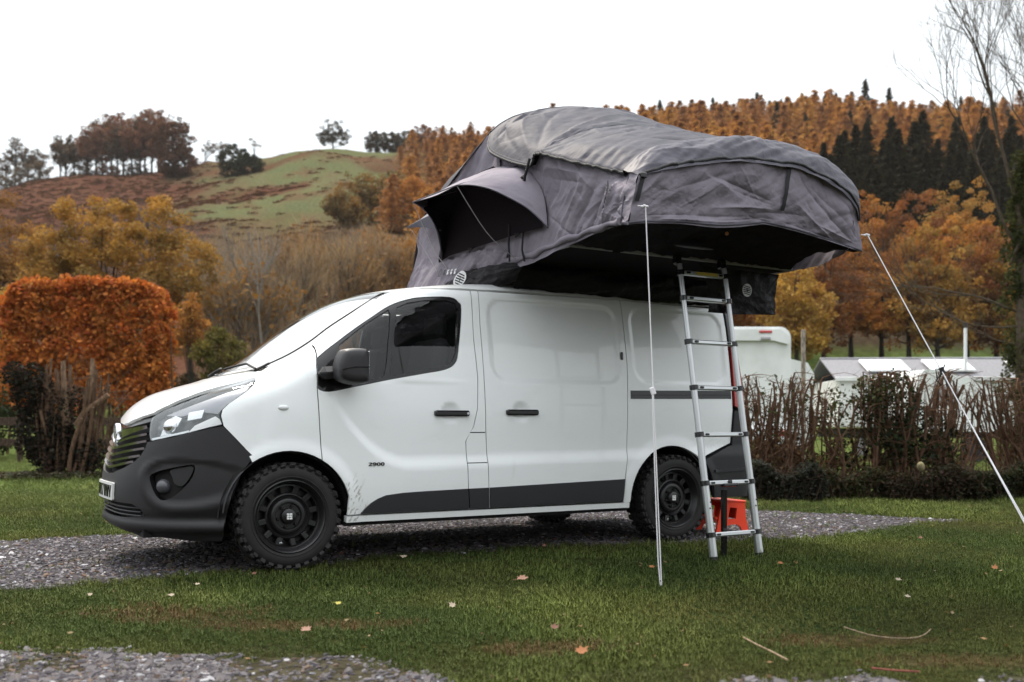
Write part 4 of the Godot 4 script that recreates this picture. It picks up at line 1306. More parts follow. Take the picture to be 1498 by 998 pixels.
	var sk := cloth(b, [curve(k0, 30), curve(k1, 30), curve(k2, 30)], 80, 40, 0.014, 71, 1.0, 0.020, 1.6)
	var sko := obj("skirt", b, M.wall, t)
	mark("printed_mark", sko, M.print_black, Vector3(1.482, 2.105, .075), Vector3(-.05, 0, 1), Vector3(.3, .95, 0).normalized(), 0.034)
	for k in 4:
		b = MB.new()
		b.plate(P2([-.014, -.02, .014, -.02, .016, -.006, -.004, .004, .015, .012, .013, .022, -.014, .020]), Vector3(1.478 + .004 * k, 2.098 - .004 * k, .155 + k * .052), Vector3(-.05, 0, 1), Vector3(.3, .95, 0).normalized(), 0.002)
		obj("printed_letter", b, M.print_black if k < 1 else M.print_white, sko)
	# --- black cover tucked in front of and beneath the boards
	b = MB.new()
	var c0 := P3([1.54, 2.07, .28, 1.56, 2.12, .38, 1.60, 2.13, .55, 1.62, 2.10, .80, 1.63, 2.06, 1.00, 1.66, 2.07, 1.2])
	var c1 := P3([1.46, 2.00, .26, 1.48, 2.04, .40, 1.52, 2.05, .58, 1.55, 2.02, .80, 1.58, 2.00, .95, 1.64, 2.02, 1.05])
	var c2 := P3([1.42, 1.94, .24, 1.43, 1.945, .40, 1.46, 1.95, .56, 1.52, 1.93, .70, 1.60, 1.93, .80, 1.70, 1.95, .86])
	cloth(b, [curve(c0, 30), curve(c1, 30), curve(c2, 30)], 60, 30, 0.016, 81, 0.4, 0.016, 1.5)
	var cv := obj("transit_cover", b, M.pvc, t)
	mark("printed_mark", cv, M.print_white, Vector3(1.452, 2.005, .46), Vector3(.22, -.25, .94).normalized(), Vector3(.35, .90, .16).normalized(), 0.068, 0.006)
	b = MB.new()
	cloth(b, [curve(P3([1.62, 2.09, .86, 2.2, 2.085, .90, 2.9, 2.085, .92, 3.70, 2.09, .90]), 30), curve(P3([1.66, 2.01, .87, 2.2, 1.99, .93, 2.9, 1.985, .94, 3.70, 2.0, .92]), 30), curve(P3([1.72, 1.915, .80, 2.2, 1.905, .83, 2.9, 1.90, .84, 3.68, 1.90, .82]), 30)], 70, 20, 0.012, 83, 0.2, 0.02)
	obj("transit_cover", b, M.pvc, t)
	b = MB.new()
	var g0 := P3([2.90, 2.085, 1.50, 3.19, 2.085, 1.47, 3.50, 2.085, 1.46, 3.715, 2.085, 1.46])
	var g1 := P3([3.02, 1.93, 1.43, 3.22, 1.93, 1.43, 3.50, 1.935, 1.45, 3.71, 1.94, 1.45])
	var g2 := P3([3.05, 1.76, 1.40, 3.28, 1.757, 1.42, 3.50, 1.765, 1.43, 3.72, 1.775, 1.43])
	cloth(b, [curve(g0, 30), curve(g1, 30), curve(g2, 30)], 50, 40, 0.012, 85, 0.9, 0.016)
	var fl := obj("cover_flap", b, M.pvc, t)
	mark("printed_mark", fl, M.print_white, Vector3(3.385, 1.94, 1.466), Vector3(1, 0, -.02), Vector3(0, 1, .05).normalized(), 0.049)
	# window in the floor panel that catches the light, and the lamp-cord stub
	b = MB.new(); b.ellipsoid(Vector3(2.42, 2.10, 1.97), Vector3(.17, .008, .03), Basis(), 20, 8); obj("floor_patch", b, M.cladding, t)
	b = MB.new(); b.ellipsoid(Vector3(2.40, 2.135, 2.30), Vector3(.012, .012, .012)); obj("pull_toggle", b, M.amber, t)

func build_ladder() -> void:
	var l := thing("telescopic_ladder", "telescopic aluminium ladder leaning up to the edge of the roof tent", "ladder", van.position, VAN_TURN)
	var b: MB
	var foot := [Vector3(2.605, .0, 1.955), Vector3(3.04, .0, 1.945)]
	var head := [Vector3(2.55, 2.075, 1.66), Vector3(2.965, 2.075, 1.66)]
	M.ladder_tag = mat(Color(0.42, 0.30, 0.02), 0.5)
	var marks := [0.035, 0.145, 0.30, 0.452, 0.602, 0.752, 0.945]   # heights of the rungs as shares of the length
	for s in 2:
		var a: Vector3 = foot[s]
		var e: Vector3 = head[s]
		var d := (e - a)
		var rail := Node3D.new()
		b = MB.new()
		for k in 6:
			var r := 0.0285 - 0.0022 * k
			b.tube([a + d * ([0.0, .095, .262, .42, .575, .727][k] as float), a + d * ([.095, .262, .42, .575, .727, .985][k] as float)], r, 20)
		var ro := obj("rail", b, M.alloy, l)
		b = MB.new(); b.tube([a + d * -.004, a + d * 0.012], 0.029, 16); obj("rubber_foot", b, M.rubber, ro)
		for k in 2:
			b = MB.new(); b.ellipsoid(a + d * (.17 + .02 * k) + Vector3(-.004 + .012 * k, 0, .0285), Vector3(.005, .007, .004), Basis(), 8, 6); obj("catch", b, M.red_lens if k == 5 else M.gloss_black, ro)
	for k in 7:
		var sh: float = [.082, .25, .41, .566, .72, .868, .955][k]
		var p: Vector3 = (foot[0] as Vector3).lerp(head[0], sh)
		var q: Vector3 = (foot[1] as Vector3).lerp(head[1], sh)
		var ax := (q - p).normalized()
		var back: Vector3 = ((head[0] as Vector3) - (foot[0] as Vector3)).normalized()
		var bs := Basis(ax, back, ax.cross(back))
		b = MB.new()
		b.box((p + q) / 2.0, Vector3(p.distance_to(q) - .05, .030, .036), bs, .006)
		var rung := obj("rung", b, M.alloy, l)
		for s in 2:
			var c: Vector3 = p if s == 0 else q
			b = MB.new(); b.tube([c - back * .017, c + back * .017], .0345 - .0014 * k, 18); obj("collar", b, M.gloss_black, rung)
			b = MB.new(); b.box(c + ax * (.058 if s == 0 else -.058) + ax.cross(back) * .020, Vector3(.034, .014, .012), bs, .004)
			obj("lock_slider", b, M.gloss_black, rung)
		if k == 6:
			b = MB.new(); b.box((p + q) / 2.0 + ax.cross(back) * .0195 + ax * .02, Vector3(.20, .022, .004), bs); obj("warning_label", b, M.ladder_tag, rung)
		if k == 1:
			b = MB.new(); b.box((p + q) / 2.0 + ax.cross(back) * .010 - back * .018, Vector3(.14, .022, .045), bs, .006)
			b.box((p + q) / 2.0 + ax.cross(back) * .022 + back * .004, Vector3(.035, .022, .012), bs, .004)
			obj("strut_bracket", b, M.gloss_black, rung)
			b = MB.new(); b.box(Vector3((p.x + q.x) / 2.0 - .006, .235, (p.z + q.z) / 2.0 - .035), Vector3(.036, .47, .036), Basis(), .006)
			obj("prop_leg", b, M.gloss_black, l)
	for s in 2:
		b = MB.new(); b.box((head[s] as Vector3) + Vector3(0, .0, -.02), Vector3(.05, .07, .06), Basis(), .012); obj("hook_bracket", b, M.gloss_black, l)

func guy(label: String, top: Vector3, peg: Vector3, slider: float, twin: float) -> void:
	var g := thing("guy_rope", label, "rope", Vector3.ZERO, 0.0, "guy ropes of the roof tent")
	var b := MB.new()
	var d := peg - top
	var off := d.cross(Vector3(0, 0, 1)).normalized() * 0.007
	var pts := []
	for k in 17:
		var t := k / 16.0
		pts.append(top + d * t + Vector3(0, -0.015 * sin(PI * t), 0) - off * t)
	b.tube(pts, 0.0036, 7)
	obj("line", b, M.rope, g)
	b = MB.new()
	pts = []
	for k in 9:
		var t := lerpf(slider, 1.0, k / 8.0)
		pts.append(top + d * t + off * (0.35 + 0.65 * sin(PI * minf((t - slider) / (1.0 - slider) * 1.3, 1.0) * 0.5)) * (1.0 if k < 8 else 0.0))
	b.tube(pts, 0.0036, 7)
	obj("line", b, M.rope, g)
	b = MB.new()
	var c := top + d * slider
	b.box(c, Vector3(0.030, 0.045, 0.010), Basis(Vector3(0, 0, 1), 0.35), 0.004)
	obj("slider", b, M.print_black if twin > 0.5 else M.rope, g)
	b = MB.new()
	for k in 3: b.ellipsoid(top + Vector3(-.02 + .013 * k, .004 * (k % 2), 0), Vector3(.011, .008, .008), Basis(), 10, 6)
	b.tube([top + Vector3(-.045, .004, 0), top + Vector3(-.01, 0, 0)], .004, 6)
	obj("knot", b, M.rope, g)
	if twin > 0.5:
		b = MB.new()
		for k in 5:
			var a := k * 1.3
			b.tube([c, c + Vector3(cos(a) * .05, -.02 + sin(a) * .06, .01), c + Vector3(cos(a + .7) * .03, -.07 + sin(a) * .03, .0)], .0035, 6)
		obj("slack_coil", b, M.print_black, g)
	b = MB.new(); b.tube([peg + Vector3(0, .03, 0), peg + Vector3(.01, -.06, -.02)], .005, 8); obj("peg", b, M.silver, g)

# ---------------------------------------------------------------- the land
var rough := FastNoiseLite.new()

func skyline(a: float) -> float:                    # height of the ridge, by bearing (tangent to the right)
	var p := [[-1.2, 66.0], [-.52, 77.0], [-.47, 80.5], [-.41, 82.5], [-.34, 84.0], [-.30, 86.5], [-.25, 88.5], [-.22, 91.0], [-.185, 91.8], [-.13, 90.3], [-.10, 89.4], [-.07, 88.8], [-.02, 90.0], [.10, 92.5], [.14, 94.5], [.17, 96.2], [.28, 97.0], [.40, 97.0], [.52, 96.5], [1.2, 92.0]]
	for i in p.size() - 1:
		if a < p[i + 1][0]:
			return lerpf(p[i][1], p[i + 1][1], smoothstep(0.0, 1.0, clampf((a - p[i][0]) / (p[i + 1][0] - p[i][0]), 0, 1)) * 0.5 + 0.5 * clampf((a - p[i][0]) / (p[i + 1][0] - p[i][0]), 0, 1))
	return 96.0

func land(x: float, z: float) -> float:
	var d := -z
	var y := rough.get_noise_2d(x * 9.0, z * 9.0) * 0.018 + rough.get_noise_2d(x * 40.0, z * 40.0) * 0.008
	y *= clampf((absf(d - 7.5)) / 2.0, 0.3, 1.0)
	if d > 45.0:
		var far := 8.0 * smoothstep(40.0, 100.0, d)
		var h := skyline(x / d)
		var t := clampf((d - 85.0) / 245.0, 0.0, 1.0)
		t = t - 0.06 * smoothstep(0.8, 1.0, t) + 0.06 * smoothstep(0.55, 0.95, t)
		y += far + (h - 8.0) * t + rough.get_noise_2d(x * 0.8, z * 0.8) * 3.0 * smoothstep(90.0, 180.0, d) * (1.0 - 0.7 * smoothstep(280.0, 330.0, d))
		y -= maxf(d - 335.0, 0.0) * 0.12
	return y

func drive(x: float, z: float) -> float:            # 1 on the slate chippings, 0 on the grass
	var dx := x - VAN_AT.x
	var dz := -z + VAN_AT.z
	var u := dx * cos(VAN_TURN) + dz * sin(VAN_TURN)
	var v := -dx * sin(VAN_TURN) + dz * cos(VAN_TURN)
	var n := rough.get_noise_2d(x * 30.0, z * 30.0) * 0.35 + rough.get_noise_2d(x * 110.0, z * 110.0) * 0.16
	var lo := 0.18 + 0.18 * smoothstep(0.0, 1.8, u) - 0.75 * smoothstep(1.8, 3.6, u) + 0.45 * smoothstep(4.2, 6.6, u)
	var hi := 2.72 - 0.9 * smoothstep(4.0, 5.8, u) - 1.95 * smoothstep(5.6, 7.0, u)
	var a := minf(v - lo, hi - v) + n * 0.55
	var edge := 4.02 - 0.10 * smoothstep(-1.6, -0.7, x) - 0.52 * smoothstep(-.75, 0.05, x) + 0.22 * smoothstep(.5, 1.3, x)
	a = maxf(a, edge + z + n * 0.6 - 0.10 * smoothstep(0.1, 0.3, rough.get_noise_2d(x * 55.0 + 9, z * 55.0)))
	return smoothstep(-0.07, 0.10, a)

func leaf(b: MB, at: Vector3, s: Vector3, t: Vector3, c: Color) -> void:
	var n := s.cross(t).normalized()
	var k := b.v.size()
	b.v.append(at - s); b.v.append(at - t); b.v.append(at + s); b.v.append(at + t)
	for i in 4:
		b.n.append(n); b.c.append(c)
	b.t.append(Vector2(0, 0)); b.t.append(Vector2(1, 0)); b.t.append(Vector2(1, 1)); b.t.append(Vector2(0, 1))
	b.f.append(k); b.f.append(k + 2); b.f.append(k + 1)
	b.f.append(k); b.f.append(k + 3); b.f.append(k + 2)

func rv() -> Vector3:
	while true:
		var p := Vector3(rng.randf_range(-1, 1), rng.randf_range(-1, 1), rng.randf_range(-1, 1))
		if p.length_squared() < 1.0: return p
	return Vector3.ZERO

func leaf_at(b: MB, at: Vector3, size: float, c: Color, ratio := 0.65, up := 0.35) -> void:
	var n := (rv() + Vector3(0, up, 0)).normalized()
	var s := n.cross(rv().normalized()).normalized()
	leaf(b, at, s * size, n.cross(s) * size * ratio, c)

func tone(p: Array, spread := 0.16) -> Color:
	var c: Color = p[rng.randi() % p.size()]
	var k := 1.0 + rng.randf_range(-spread, spread)
	return Color(c.r * k, c.g * k, c.b * k)

# limbs from the trunk towards each clump of the crown
func limbs(b: MB, h: float, r: float, ends: Array, lean := Vector3.ZERO, sides := 5, split := 0.35) -> void:
	var top := Vector3(lean.x, h, lean.z)
	var tr := []
	for k in 7:
		var t := k / 6.0
		tr.append(top * t + Vector3(sin(t * 5.0 + h) * r * 0.8, 0, cos(t * 4.0 + h) * r * 0.8) * t)
	var rad := []
	for k in 7: rad.append(r * (1.25 if k == 0 else 1.0) * lerpf(1.0, 0.18, k / 6.0))
	b.tube(tr, rad, sides + 2, false)
	for e in ends:
		var q: Vector3 = e
		var t0 := clampf(rng.randf_range(split, split + 0.45) * minf(1.0, q.y / h + 0.1), split * 0.6, 0.95)
		var p: Vector3 = top * t0
		var m := p.lerp(q, 0.5) + Vector3(0, -0.06 * p.distance_to(q), 0) + rv() * 0.05 * h
		b.tube(curve([p, m, q], 6), [r * .34, r * .28, r * .22, r * .17, r * .11, r * .05], sides, false)

# a broadleaf crown: clumps inside a lumpy outline
func crown(b: MB, lumps: Array, clumps: int, each: int, clump_r: float, size: float, pal: Array, shell := 0.55) -> Array:
	var ends := []
	for k in clumps:
		var l: Array = lumps[k % lumps.size()]
		var q := rv().normalized() * pow(rng.randf_range(shell * shell * shell, 1.0), 1.0 / 3.0)
		var at: Vector3 = l[0] + q * l[1]
		ends.append(at)
		var base: Color = tone(pal, 0.2)
		var cr := clump_r * rng.randf_range(0.6, 1.3)
		for i in each:
			var o := rv()
			o.y *= 0.75
			var c := base.lerp(tone(pal, 0.2), 0.35)
			leaf_at(b, at + o * cr, size * rng.randf_range(0.6, 1.25), c)
	return ends

func leafy(called: String, label: String, group: String, at: Vector3, h: float, trunk_r: float, lumps: Array, clumps: int, each: int, clump_r: float, size: float, pal: Array, bark := Color(.06, .05, .045), shell := 0.55, category := "tree") -> Node3D:
	var o := thing(called, label, category, at, 0.0, group)
	var c := MB.new()
	var ends := crown(c, lumps, clumps, each, clump_r, size, pal, shell)
	var w := MB.new()
	var pick := []
	for i in mini(ends.size(), 26): pick.append(ends[i * ends.size() / mini(ends.size(), 26)])
	limbs(w, h * 0.8, trunk_r, pick)
	obj("trunk", w, wood(bark), o)
	tag(obj("crown", c, M.leaf, o, true), "", "", "", "stuff")
	return o

func wood(c: Color) -> StandardMaterial3D:
	var key := "wood%s" % c.to_html()
	if not M.has(key):
		var m := mat(c, 0.9)
		m.metallic_specular = 0.15
		m.albedo_texture = M.bark_tex
		m.uv1_triplanar = true; m.uv1_scale = Vector3(1.6, 0.4, 1.6)
		M[key] = m
	return M[key]

# a bare tree: limbs that fork down to twigs
func fork(b: MB, p: Vector3, d: Vector3, len_: float, r: float, depth: int, spread: float, rise: float, sides: int, tips: Array) -> void:
	var pts := [p]
	var q := p
	var dir := d
	for k in 3:
		dir = (dir + rv() * 0.22 + Vector3(0, rise * 0.12, 0)).normalized()
		q += dir * len_ / 3.0
		pts.append(q)
	b.tube(pts, [r, r * .9, r * .8, r * .7], sides if r > 0.02 else 3, false)
	tips.append(q)
	if depth == 0: return
	var n := 2 + (1 if rng.randf() < 0.55 else 0)
	for i in n:
		var o := rv().normalized()
		o = (o - dir * o.dot(dir)).normalized()
		var a := spread * rng.randf_range(0.5, 1.2) * (0.45 if i == 0 else 1.0)
		var nd := (dir * cos(a) + o * sin(a) + Vector3(0, rise * 0.1, 0)).normalized()
		fork(b, q, nd, len_ * rng.randf_range(0.66, 0.9), r * (0.72 if i == 0 else 0.55), depth - 1, spread, rise, sides, tips)
	for i in 2:
		var o := (rv() + dir * 0.6).normalized()
		var at: Vector3 = pts[1 + i]
		b.tube([at, at + o * len_ * 0.3, at + (o + Vector3(0, .3, 0)) * len_ * 0.5], [r * .3, r * .22, r * .1], 3, false)

func scatter(called: String, mesh: Mesh, m: Material, where: Array, tint: Array) -> MultiMeshInstance3D:
	var mm := MultiMesh.new()
	mm.transform_format = MultiMesh.TRANSFORM_3D
	mm.use_colors = true
	mm.mesh = mesh
	mm.instance_count = where.size()
	for i in where.size():
		mm.set_instance_transform(i, where[i])
		mm.set_instance_color(i, tint[i])
	var o := MultiMeshInstance3D.new()
	o.multimesh = mm
	o.material_override = m
	o.name = numbered(called)
	add_child(o, true)
	return o

func build_land() -> void:
	rough.seed = 11; rough.frequency = 0.02; rough.fractal_octaves = 4
	M.leaf = tinted(0.75)
	M.leaf.metallic_specular = 0.2
	M.leaf.backlight_enabled = true
	M.leaf.backlight = Color(0.85, 0.80, 0.65)
	M.bark_tex = noise_tex(40, 0.05, 256, ramp([[0.2, Color(0.45, 0.45, 0.45)], [0.7, Color(1, 1, 1)]]))
	var soil := tinted(1.0)
	soil.metallic_specular = 0.05
	soil.albedo_texture = noise_tex(50, 0.02, 512, ramp([[0.2, Color(0.5, 0.5, 0.5)], [0.8, Color(1, 1, 1)]]), 5)
	soil.uv1_triplanar = true; soil.uv1_world_triplanar = true; soil.uv1_scale = Vector3.ONE * 0.9
	soil.heightmap_enabled = false
	soil.normal_enabled = true
	soil.normal_texture = noise_tex(51, 0.03, 512, null, 5, FastNoiseLite.TYPE_SIMPLEX, true, 8.0)
	# near ground
	var b := MB.new()
	var ds := []
	var d := -40.0
	while d < 62.0:
		ds.append(d)
		d += 5.0 if d < 0.0 else 0.07 if d < 5.0 else 0.12 if d < 13.0 else 0.6 if d < 26.0 else 2.5
	var n := 170
	for j in ds.size():
		for i in n:
			var s := (float(i) / (n - 1) - 0.5) * 2.0
			var half := maxf(absf(ds[j]), 3.0) * 0.75 + 4.0
			if ds[j] < 0.0: half = 60.0
			var x: float = s * half
			var z: float = -ds[j]
			var g := drive(x, z)
			var k := rough.get_noise_2d(x * 14.0 + 80.0, z * 14.0)
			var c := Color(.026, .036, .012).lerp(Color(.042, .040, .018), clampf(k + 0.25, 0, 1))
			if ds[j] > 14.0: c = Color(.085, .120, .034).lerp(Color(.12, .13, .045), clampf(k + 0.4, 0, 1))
			for q in [[-1.72, 4.85, .62, .30], [-1.1, 4.55, .5, .16], [1.48, 4.22, .5, .18], [1.72, 3.82, .5, .16], [.2, 4.1, .4, .15], [-.75, 4.6, .4, .14]]:
				c = c.lerp(Color(.080, .052, .030), smoothstep(1.0, .3, Vector2((x - q[0]) / q[2], (ds[j] - q[1]) / q[3]).length()) * .5)
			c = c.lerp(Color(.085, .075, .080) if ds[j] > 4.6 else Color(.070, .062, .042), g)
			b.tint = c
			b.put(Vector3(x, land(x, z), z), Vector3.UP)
	for j in ds.size() - 1:
		for i in n - 1:
			var a := j * n + i
			b.f.append(a); b.f.append(a + n); b.f.append(a + 1)
			b.f.append(a + 1); b.f.append(a + n); b.f.append(a + n + 1)
	smooth_normals(b)
	tag(obj("ground", b, soil, null, true), "", "", "", "structure")
	# hills
	var hm := tinted(1.0)
	hm.metallic_specular = 0.0
	hm.albedo_texture = noise_tex(52, 0.03, 512, ramp([[0.25, Color(0.62, 0.62, 0.62)], [0.75, Color(1, 1, 1)]]), 5)
	hm.uv1_triplanar = true; hm.uv1_world_triplanar = true; hm.uv1_scale = Vector3.ONE * 0.06
	b = MB.new()
	var rows := 110
	n = 260
	for j in rows:
		var dd := lerpf(58.0, 430.0, pow(float(j) / (rows - 1), 1.1))
		for i in n:
			var a := lerpf(-1.1, 1.1, float(i) / (n - 1))
			var x := a * dd
			var z := -dd
			var k := rough.get_noise_2d(x * 1.3, z * 1.3)
			var k2 := rough.get_noise_2d(x * 5.0 + 30, z * 1.5)
			var c := Color(.106, .114, .056).lerp(Color(.122, .114, .060), clampf(k2 * 2.0 + 0.4, 0, 1))
			# bracken: the lower left slope, and bands across the field
			var t := (dd - 85.0) / 245.0
			var br := smoothstep(-.26, -.36, a + k * .12) * smoothstep(1.06, 0.9, t + k * .2)
			br = maxf(br, smoothstep(.06, .02, absf(t - .62 - a * .25 - k2 * .06)) * smoothstep(-.14, -.2, a + k2 * .2))
			br = maxf(br, smoothstep(.03, .01, absf(t - .80 - a * .2 - k * .08)) * smoothstep(-.05, -.12, a) * 0.8)
			br = maxf(br, smoothstep(.42, .25, t + k * .1) * 0.7)
			br = maxf(br, smoothstep(0.2, 0.4, k2 + k) * 0.5)
			if a > -0.06: br = 1.0
			c = c.lerp(Color(.090, .040, .027).lerp(Color(.118, .058, .037), clampf(k2 + .5, 0, 1)), clampf(br, 0, 1))
			if a > -.06 and dd < 150.0: c = Color(.060, .045, .028)
			if dd < 85.0 and a > 0.2: c = Color(.080, .110, .035)
			b.tint = c
			b.put(Vector3(x, land(x, z) - (0.25 if j == 0 else 0.0), z), Vector3.UP)
	for j in rows - 1:
		for i in n - 1:
			var a := j * n + i
			b.f.append(a); b.f.append(a + n); b.f.append(a + 1)
			b.f.append(a + 1); b.f.append(a + n); b.f.append(a + n + 1)
	smooth_normals(b)
	tag(obj("hill", b, hm, null, true), "", "", "", "structure")

func build_bracken() -> void:
	rng.seed = 95
	var b := MB.new()
	for k in 70:
		var p := rv()
		leaf_at(b, Vector3(p.x, absf(p.y) * .55, p.z), rng.randf_range(.12, .24), Color(1, 1, 1) * rng.randf_range(.7, 1.2), .6, .7)
	var where := []
	var tint := []
	for k in 16000:
		var dd := rng.randf_range(95.0, 332.0)
		var a := rng.randf_range(-.56, .0)
		var x := a * dd
		var z := -dd
		var k1 := rough.get_noise_2d(x * 1.3, z * 1.3)
		var k2 := rough.get_noise_2d(x * 5.0 + 30, z * 1.5)
		var t := (dd - 85.0) / 245.0
		var br := smoothstep(-.26, -.34, a + k1 * .12) * smoothstep(1.06, 0.9, t + k1 * .2)
		br = maxf(br, smoothstep(.06, .02, absf(t - .62 - a * .25 - k2 * .06)) * smoothstep(-.14, -.2, a + k2 * .2))
		br = maxf(br, smoothstep(.42, .25, t + k1 * .1) * .6)
		br = maxf(br, smoothstep(.15, .35, k2 + k1) * .6)
		if rng.randf() > br * br * .6: continue
		var s := rng.randf_range(.35, 1.0)
		where.append(Transform3D(Basis(Vector3.UP, rng.randf() * TAU).scaled(Vector3(s * 1.3, s * .8, s * 1.3)), Vector3(x, land(x, z) - .1, z)))
		tint.append(Color(.085, .037, .024).lerp(Color(.070, .038, .023), rng.randf()))
	tag(scatter("bracken_undergrowth", b.mesh(true), M.leaf, where, tint), "rust brown bracken over the left hillside", "bracken", "", "stuff")

func smooth_normals(b: MB) -> void:
	var acc := PackedVector3Array()
	acc.resize(b.v.size())
	for i in range(0, b.f.size(), 3):
		var p := b.v[b.f[i]]
		var nn := (b.v[b.f[i + 2]] - p).cross(b.v[b.f[i + 1]] - p)
		for k in 3: acc[b.f[i + k]] += nn
	for i in acc.size(): b.n[i] = acc[i].normalized() if acc[i].length() > 1e-12 else Vector3.UP

func build_turf() -> void:
	# tufts of grass in three sorts, chips of slate, moss
	var gm := tinted(0.7)
	gm.metallic_specular = 0.2
	gm.backlight_enabled = true
	gm.backlight = Color(0.5, 0.5, 0.4)
	for sort in 3:
		var b := MB.new()
		for k in [10, 12, 7][sort]:
			var a := rng.randf() * TAU
			var o := Vector3(cos(a), 0, sin(a))
			var at := rv() * 0.024
			at.y = -0.004
			var h := rng.randf_range(0.020, 0.046) * ([1.0, 0.72, 1.25][sort] as float)
			var lean := rng.randf_range(0.15, 0.95) * h
			var w := rng.randf_range(0.0012, 0.0022)
			var s := Vector3(-sin(a), 0, cos(a))
			var c := Color(1, 1, 1) * rng.randf_range(0.75, 1.15)
			if rng.randf() < 0.14: c = Color(2.0, 1.5, 1.2) * rng.randf_range(0.8, 1.2)
			b.tint = Color(c.r, c.g, c.b)
			var p0 := at
			var p1 := at + o * lean * 0.35 + Vector3(0, h * 0.62, 0)
			var p2 := at + o * lean + Vector3(0, h, 0)
			var nn := (o * 0.5 + Vector3(0, 0.6, 0)).normalized()
			var i := b.put(p0 - s * w, nn); b.put(p0 + s * w, nn); b.put(p1 - s * w * 0.8, nn); b.put(p1 + s * w * 0.8, nn); b.put(p2, nn)
			b.tri(i, i + 1, i + 3); b.tri(i, i + 3, i + 2); b.tri(i + 2, i + 3, i + 4)
		var where := []
		var tint := []
		for band in [[3.1, 5.5, 2300.0, 0.9], [5.5, 9.0, 1300.0, 1.0], [9.0, 14.0, 520.0, 1.3], [14.0, 30.0, 90.0, 2.3]]:
			var count := int(0.57 * (band[1] * band[1] - band[0] * band[0]) * band[2] / 3.0 * 1.75)
			for k in count:
				var dd := sqrt(rng.randf_range(band[0] * band[0], band[1] * band[1]))
				var x := rng.randf_range(-.57, .57) * dd * (1.0 if k % 7 < 4 else 1.75)
				if k % 7 >= 4 and absf(x) < .57 * dd: x = signf(x) * (.57 * dd + rng.randf() * (.43 * dd))
				var z := -dd
				var g := drive(x, z)
				var patch := rough.get_noise_2d(x * 22.0 + 60.0, z * 22.0 + 10.0)
				var dry := clampf(rough.get_noise_2d(x * 16.0 + 200.0, z * 16.0) * 1.6 + 0.15 + smoothstep(4.5, 3.7, dd) * 0.5, 0, 1)
				if rng.randf() < g * (0.97 if g > 0.8 else 0.75): continue
				var bare := 0.0
				for q in [[-1.72, 4.85, .62, .30], [-1.1, 4.55, .5, .16], [1.48, 4.22, .5, .18], [1.72, 3.82, .5, .16], [.2, 4.1, .4, .15], [-.75, 4.6, .4, .14]]:
					bare = maxf(bare, smoothstep(1.0, .3, Vector2((x - q[0]) / q[2], (dd - q[1]) / q[3]).length() + rough.get_noise_2d(x * 70.0, z * 70.0) * .7))
				if rng.randf() < bare * .25: continue
				var sc: float = band[3] * rng.randf_range(0.7, 1.3) * (0.85 + patch * 0.5) * (1.0 - 0.35 * dry)
				var bs := Basis(Vector3.UP, rng.randf() * TAU).scaled(Vector3(sc, sc * rng.randf_range(0.7, 1.2), sc))
				bs = Basis(Vector3(1, 0, 0), rng.randf_range(-.25, .25)) * bs
				where.append(Transform3D(bs, Vector3(x, land(x, z), z)))
				var c := Color(.140, .178, .046).lerp(Color(.074, .106, .032), clampf(0.5 - patch * 1.4, 0, 1))
				c = c.lerp(Color(.175, .155, .055), dry * 0.6)
				if rng.randf() < bare * .7: c = Color(.15, .105, .05)
				if dd > 10.0: c = c.lerp(Color(.150, .190, .055), smoothstep(9.0, 14.0, dd) * 0.8)
				tint.append(c * rng.randf_range(0.8, 1.2))
		tag(scatter("grass", b.mesh(true), gm, where, tint), "short damp grass with dry blades across the camp pitch", "grass", "", "stuff")
	# slate
	var sm := tinted(0.7)
	sm.metallic_specular = 0.3
	sm.albedo_texture = noise_tex(61, 0.05, 128, ramp([[0.2, Color(0.7, 0.7, 0.7)], [0.8, Color(1, 1, 1)]]))
	sm.uv1_triplanar = true; sm.uv1_scale = Vector3.ONE * 20.0
	for sort in 3:
		var b := MB.new()
		var top := []
		var bot := []
		var m := 6 + sort
		for k in m:
			var a := TAU * k / m + rng.randf_range(-.3, .3)
			var r := rng.randf_range(0.55, 1.0)
			top.append(Vector3(cos(a) * r * .82, .16 + rng.randf_range(-.05, .07), sin(a) * r * .6))
			bot.append(Vector3(cos(a) * r, -.14, sin(a) * r * .72))
		b.flat(top, Vector3.UP)
		for k in m: b.flat([top[k], top[(k + 1) % m], bot[(k + 1) % m], bot[k]], top[k] + bot[k] + Vector3(0, -.0, 0))
		var where := []
		var tint := []
		var tries := 52000 if sort < 2 else 28000
		for k in tries:
			var dd := rng.randf_range(3.2, 13.0) if k % 4 else rng.randf_range(3.2, 4.3)
			var x := rng.randf_range(-.57, .57) * dd * (1.0 if k % 9 < 7 else 1.6)
			var z := -dd
			if rng.randf() > drive(x, z) * 1.1 - 0.02: continue
			var moss := rough.get_noise_2d(x * 30.0 + 5, z * 30.0)
			if dd < 4.4 and moss > -0.02 and rng.randf() < 0.85: continue
			var sc := rng.randf_range(0.007, 0.020) * (1.7 if rng.randf() < 0.12 else 1.0) * (1.0 if dd < 5.0 else 1.05)
			var bs := Basis(Vector3.UP, rng.randf() * TAU) * Basis(Vector3(1, 0, 0), rng.randf_range(-.5, .5)) * Basis(Vector3(0, 0, 1), rng.randf_range(-.4, .4))
			where.append(Transform3D(bs.scaled(Vector3.ONE * sc), Vector3(x, land(x, z) + sc * .12, z)))
			var c := Color(.140, .122, .132).lerp(Color(.26, .235, .25), rng.randf() * rng.randf()).lerp(Color(.09, .08, .09), rng.randf() * 0.6)
			if rng.randf() < 0.10: c = Color(.17, .11, .08)
			if rng.randf() < 0.05: c = Color(.46, .45, .47)
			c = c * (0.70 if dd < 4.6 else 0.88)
			tint.append(c)
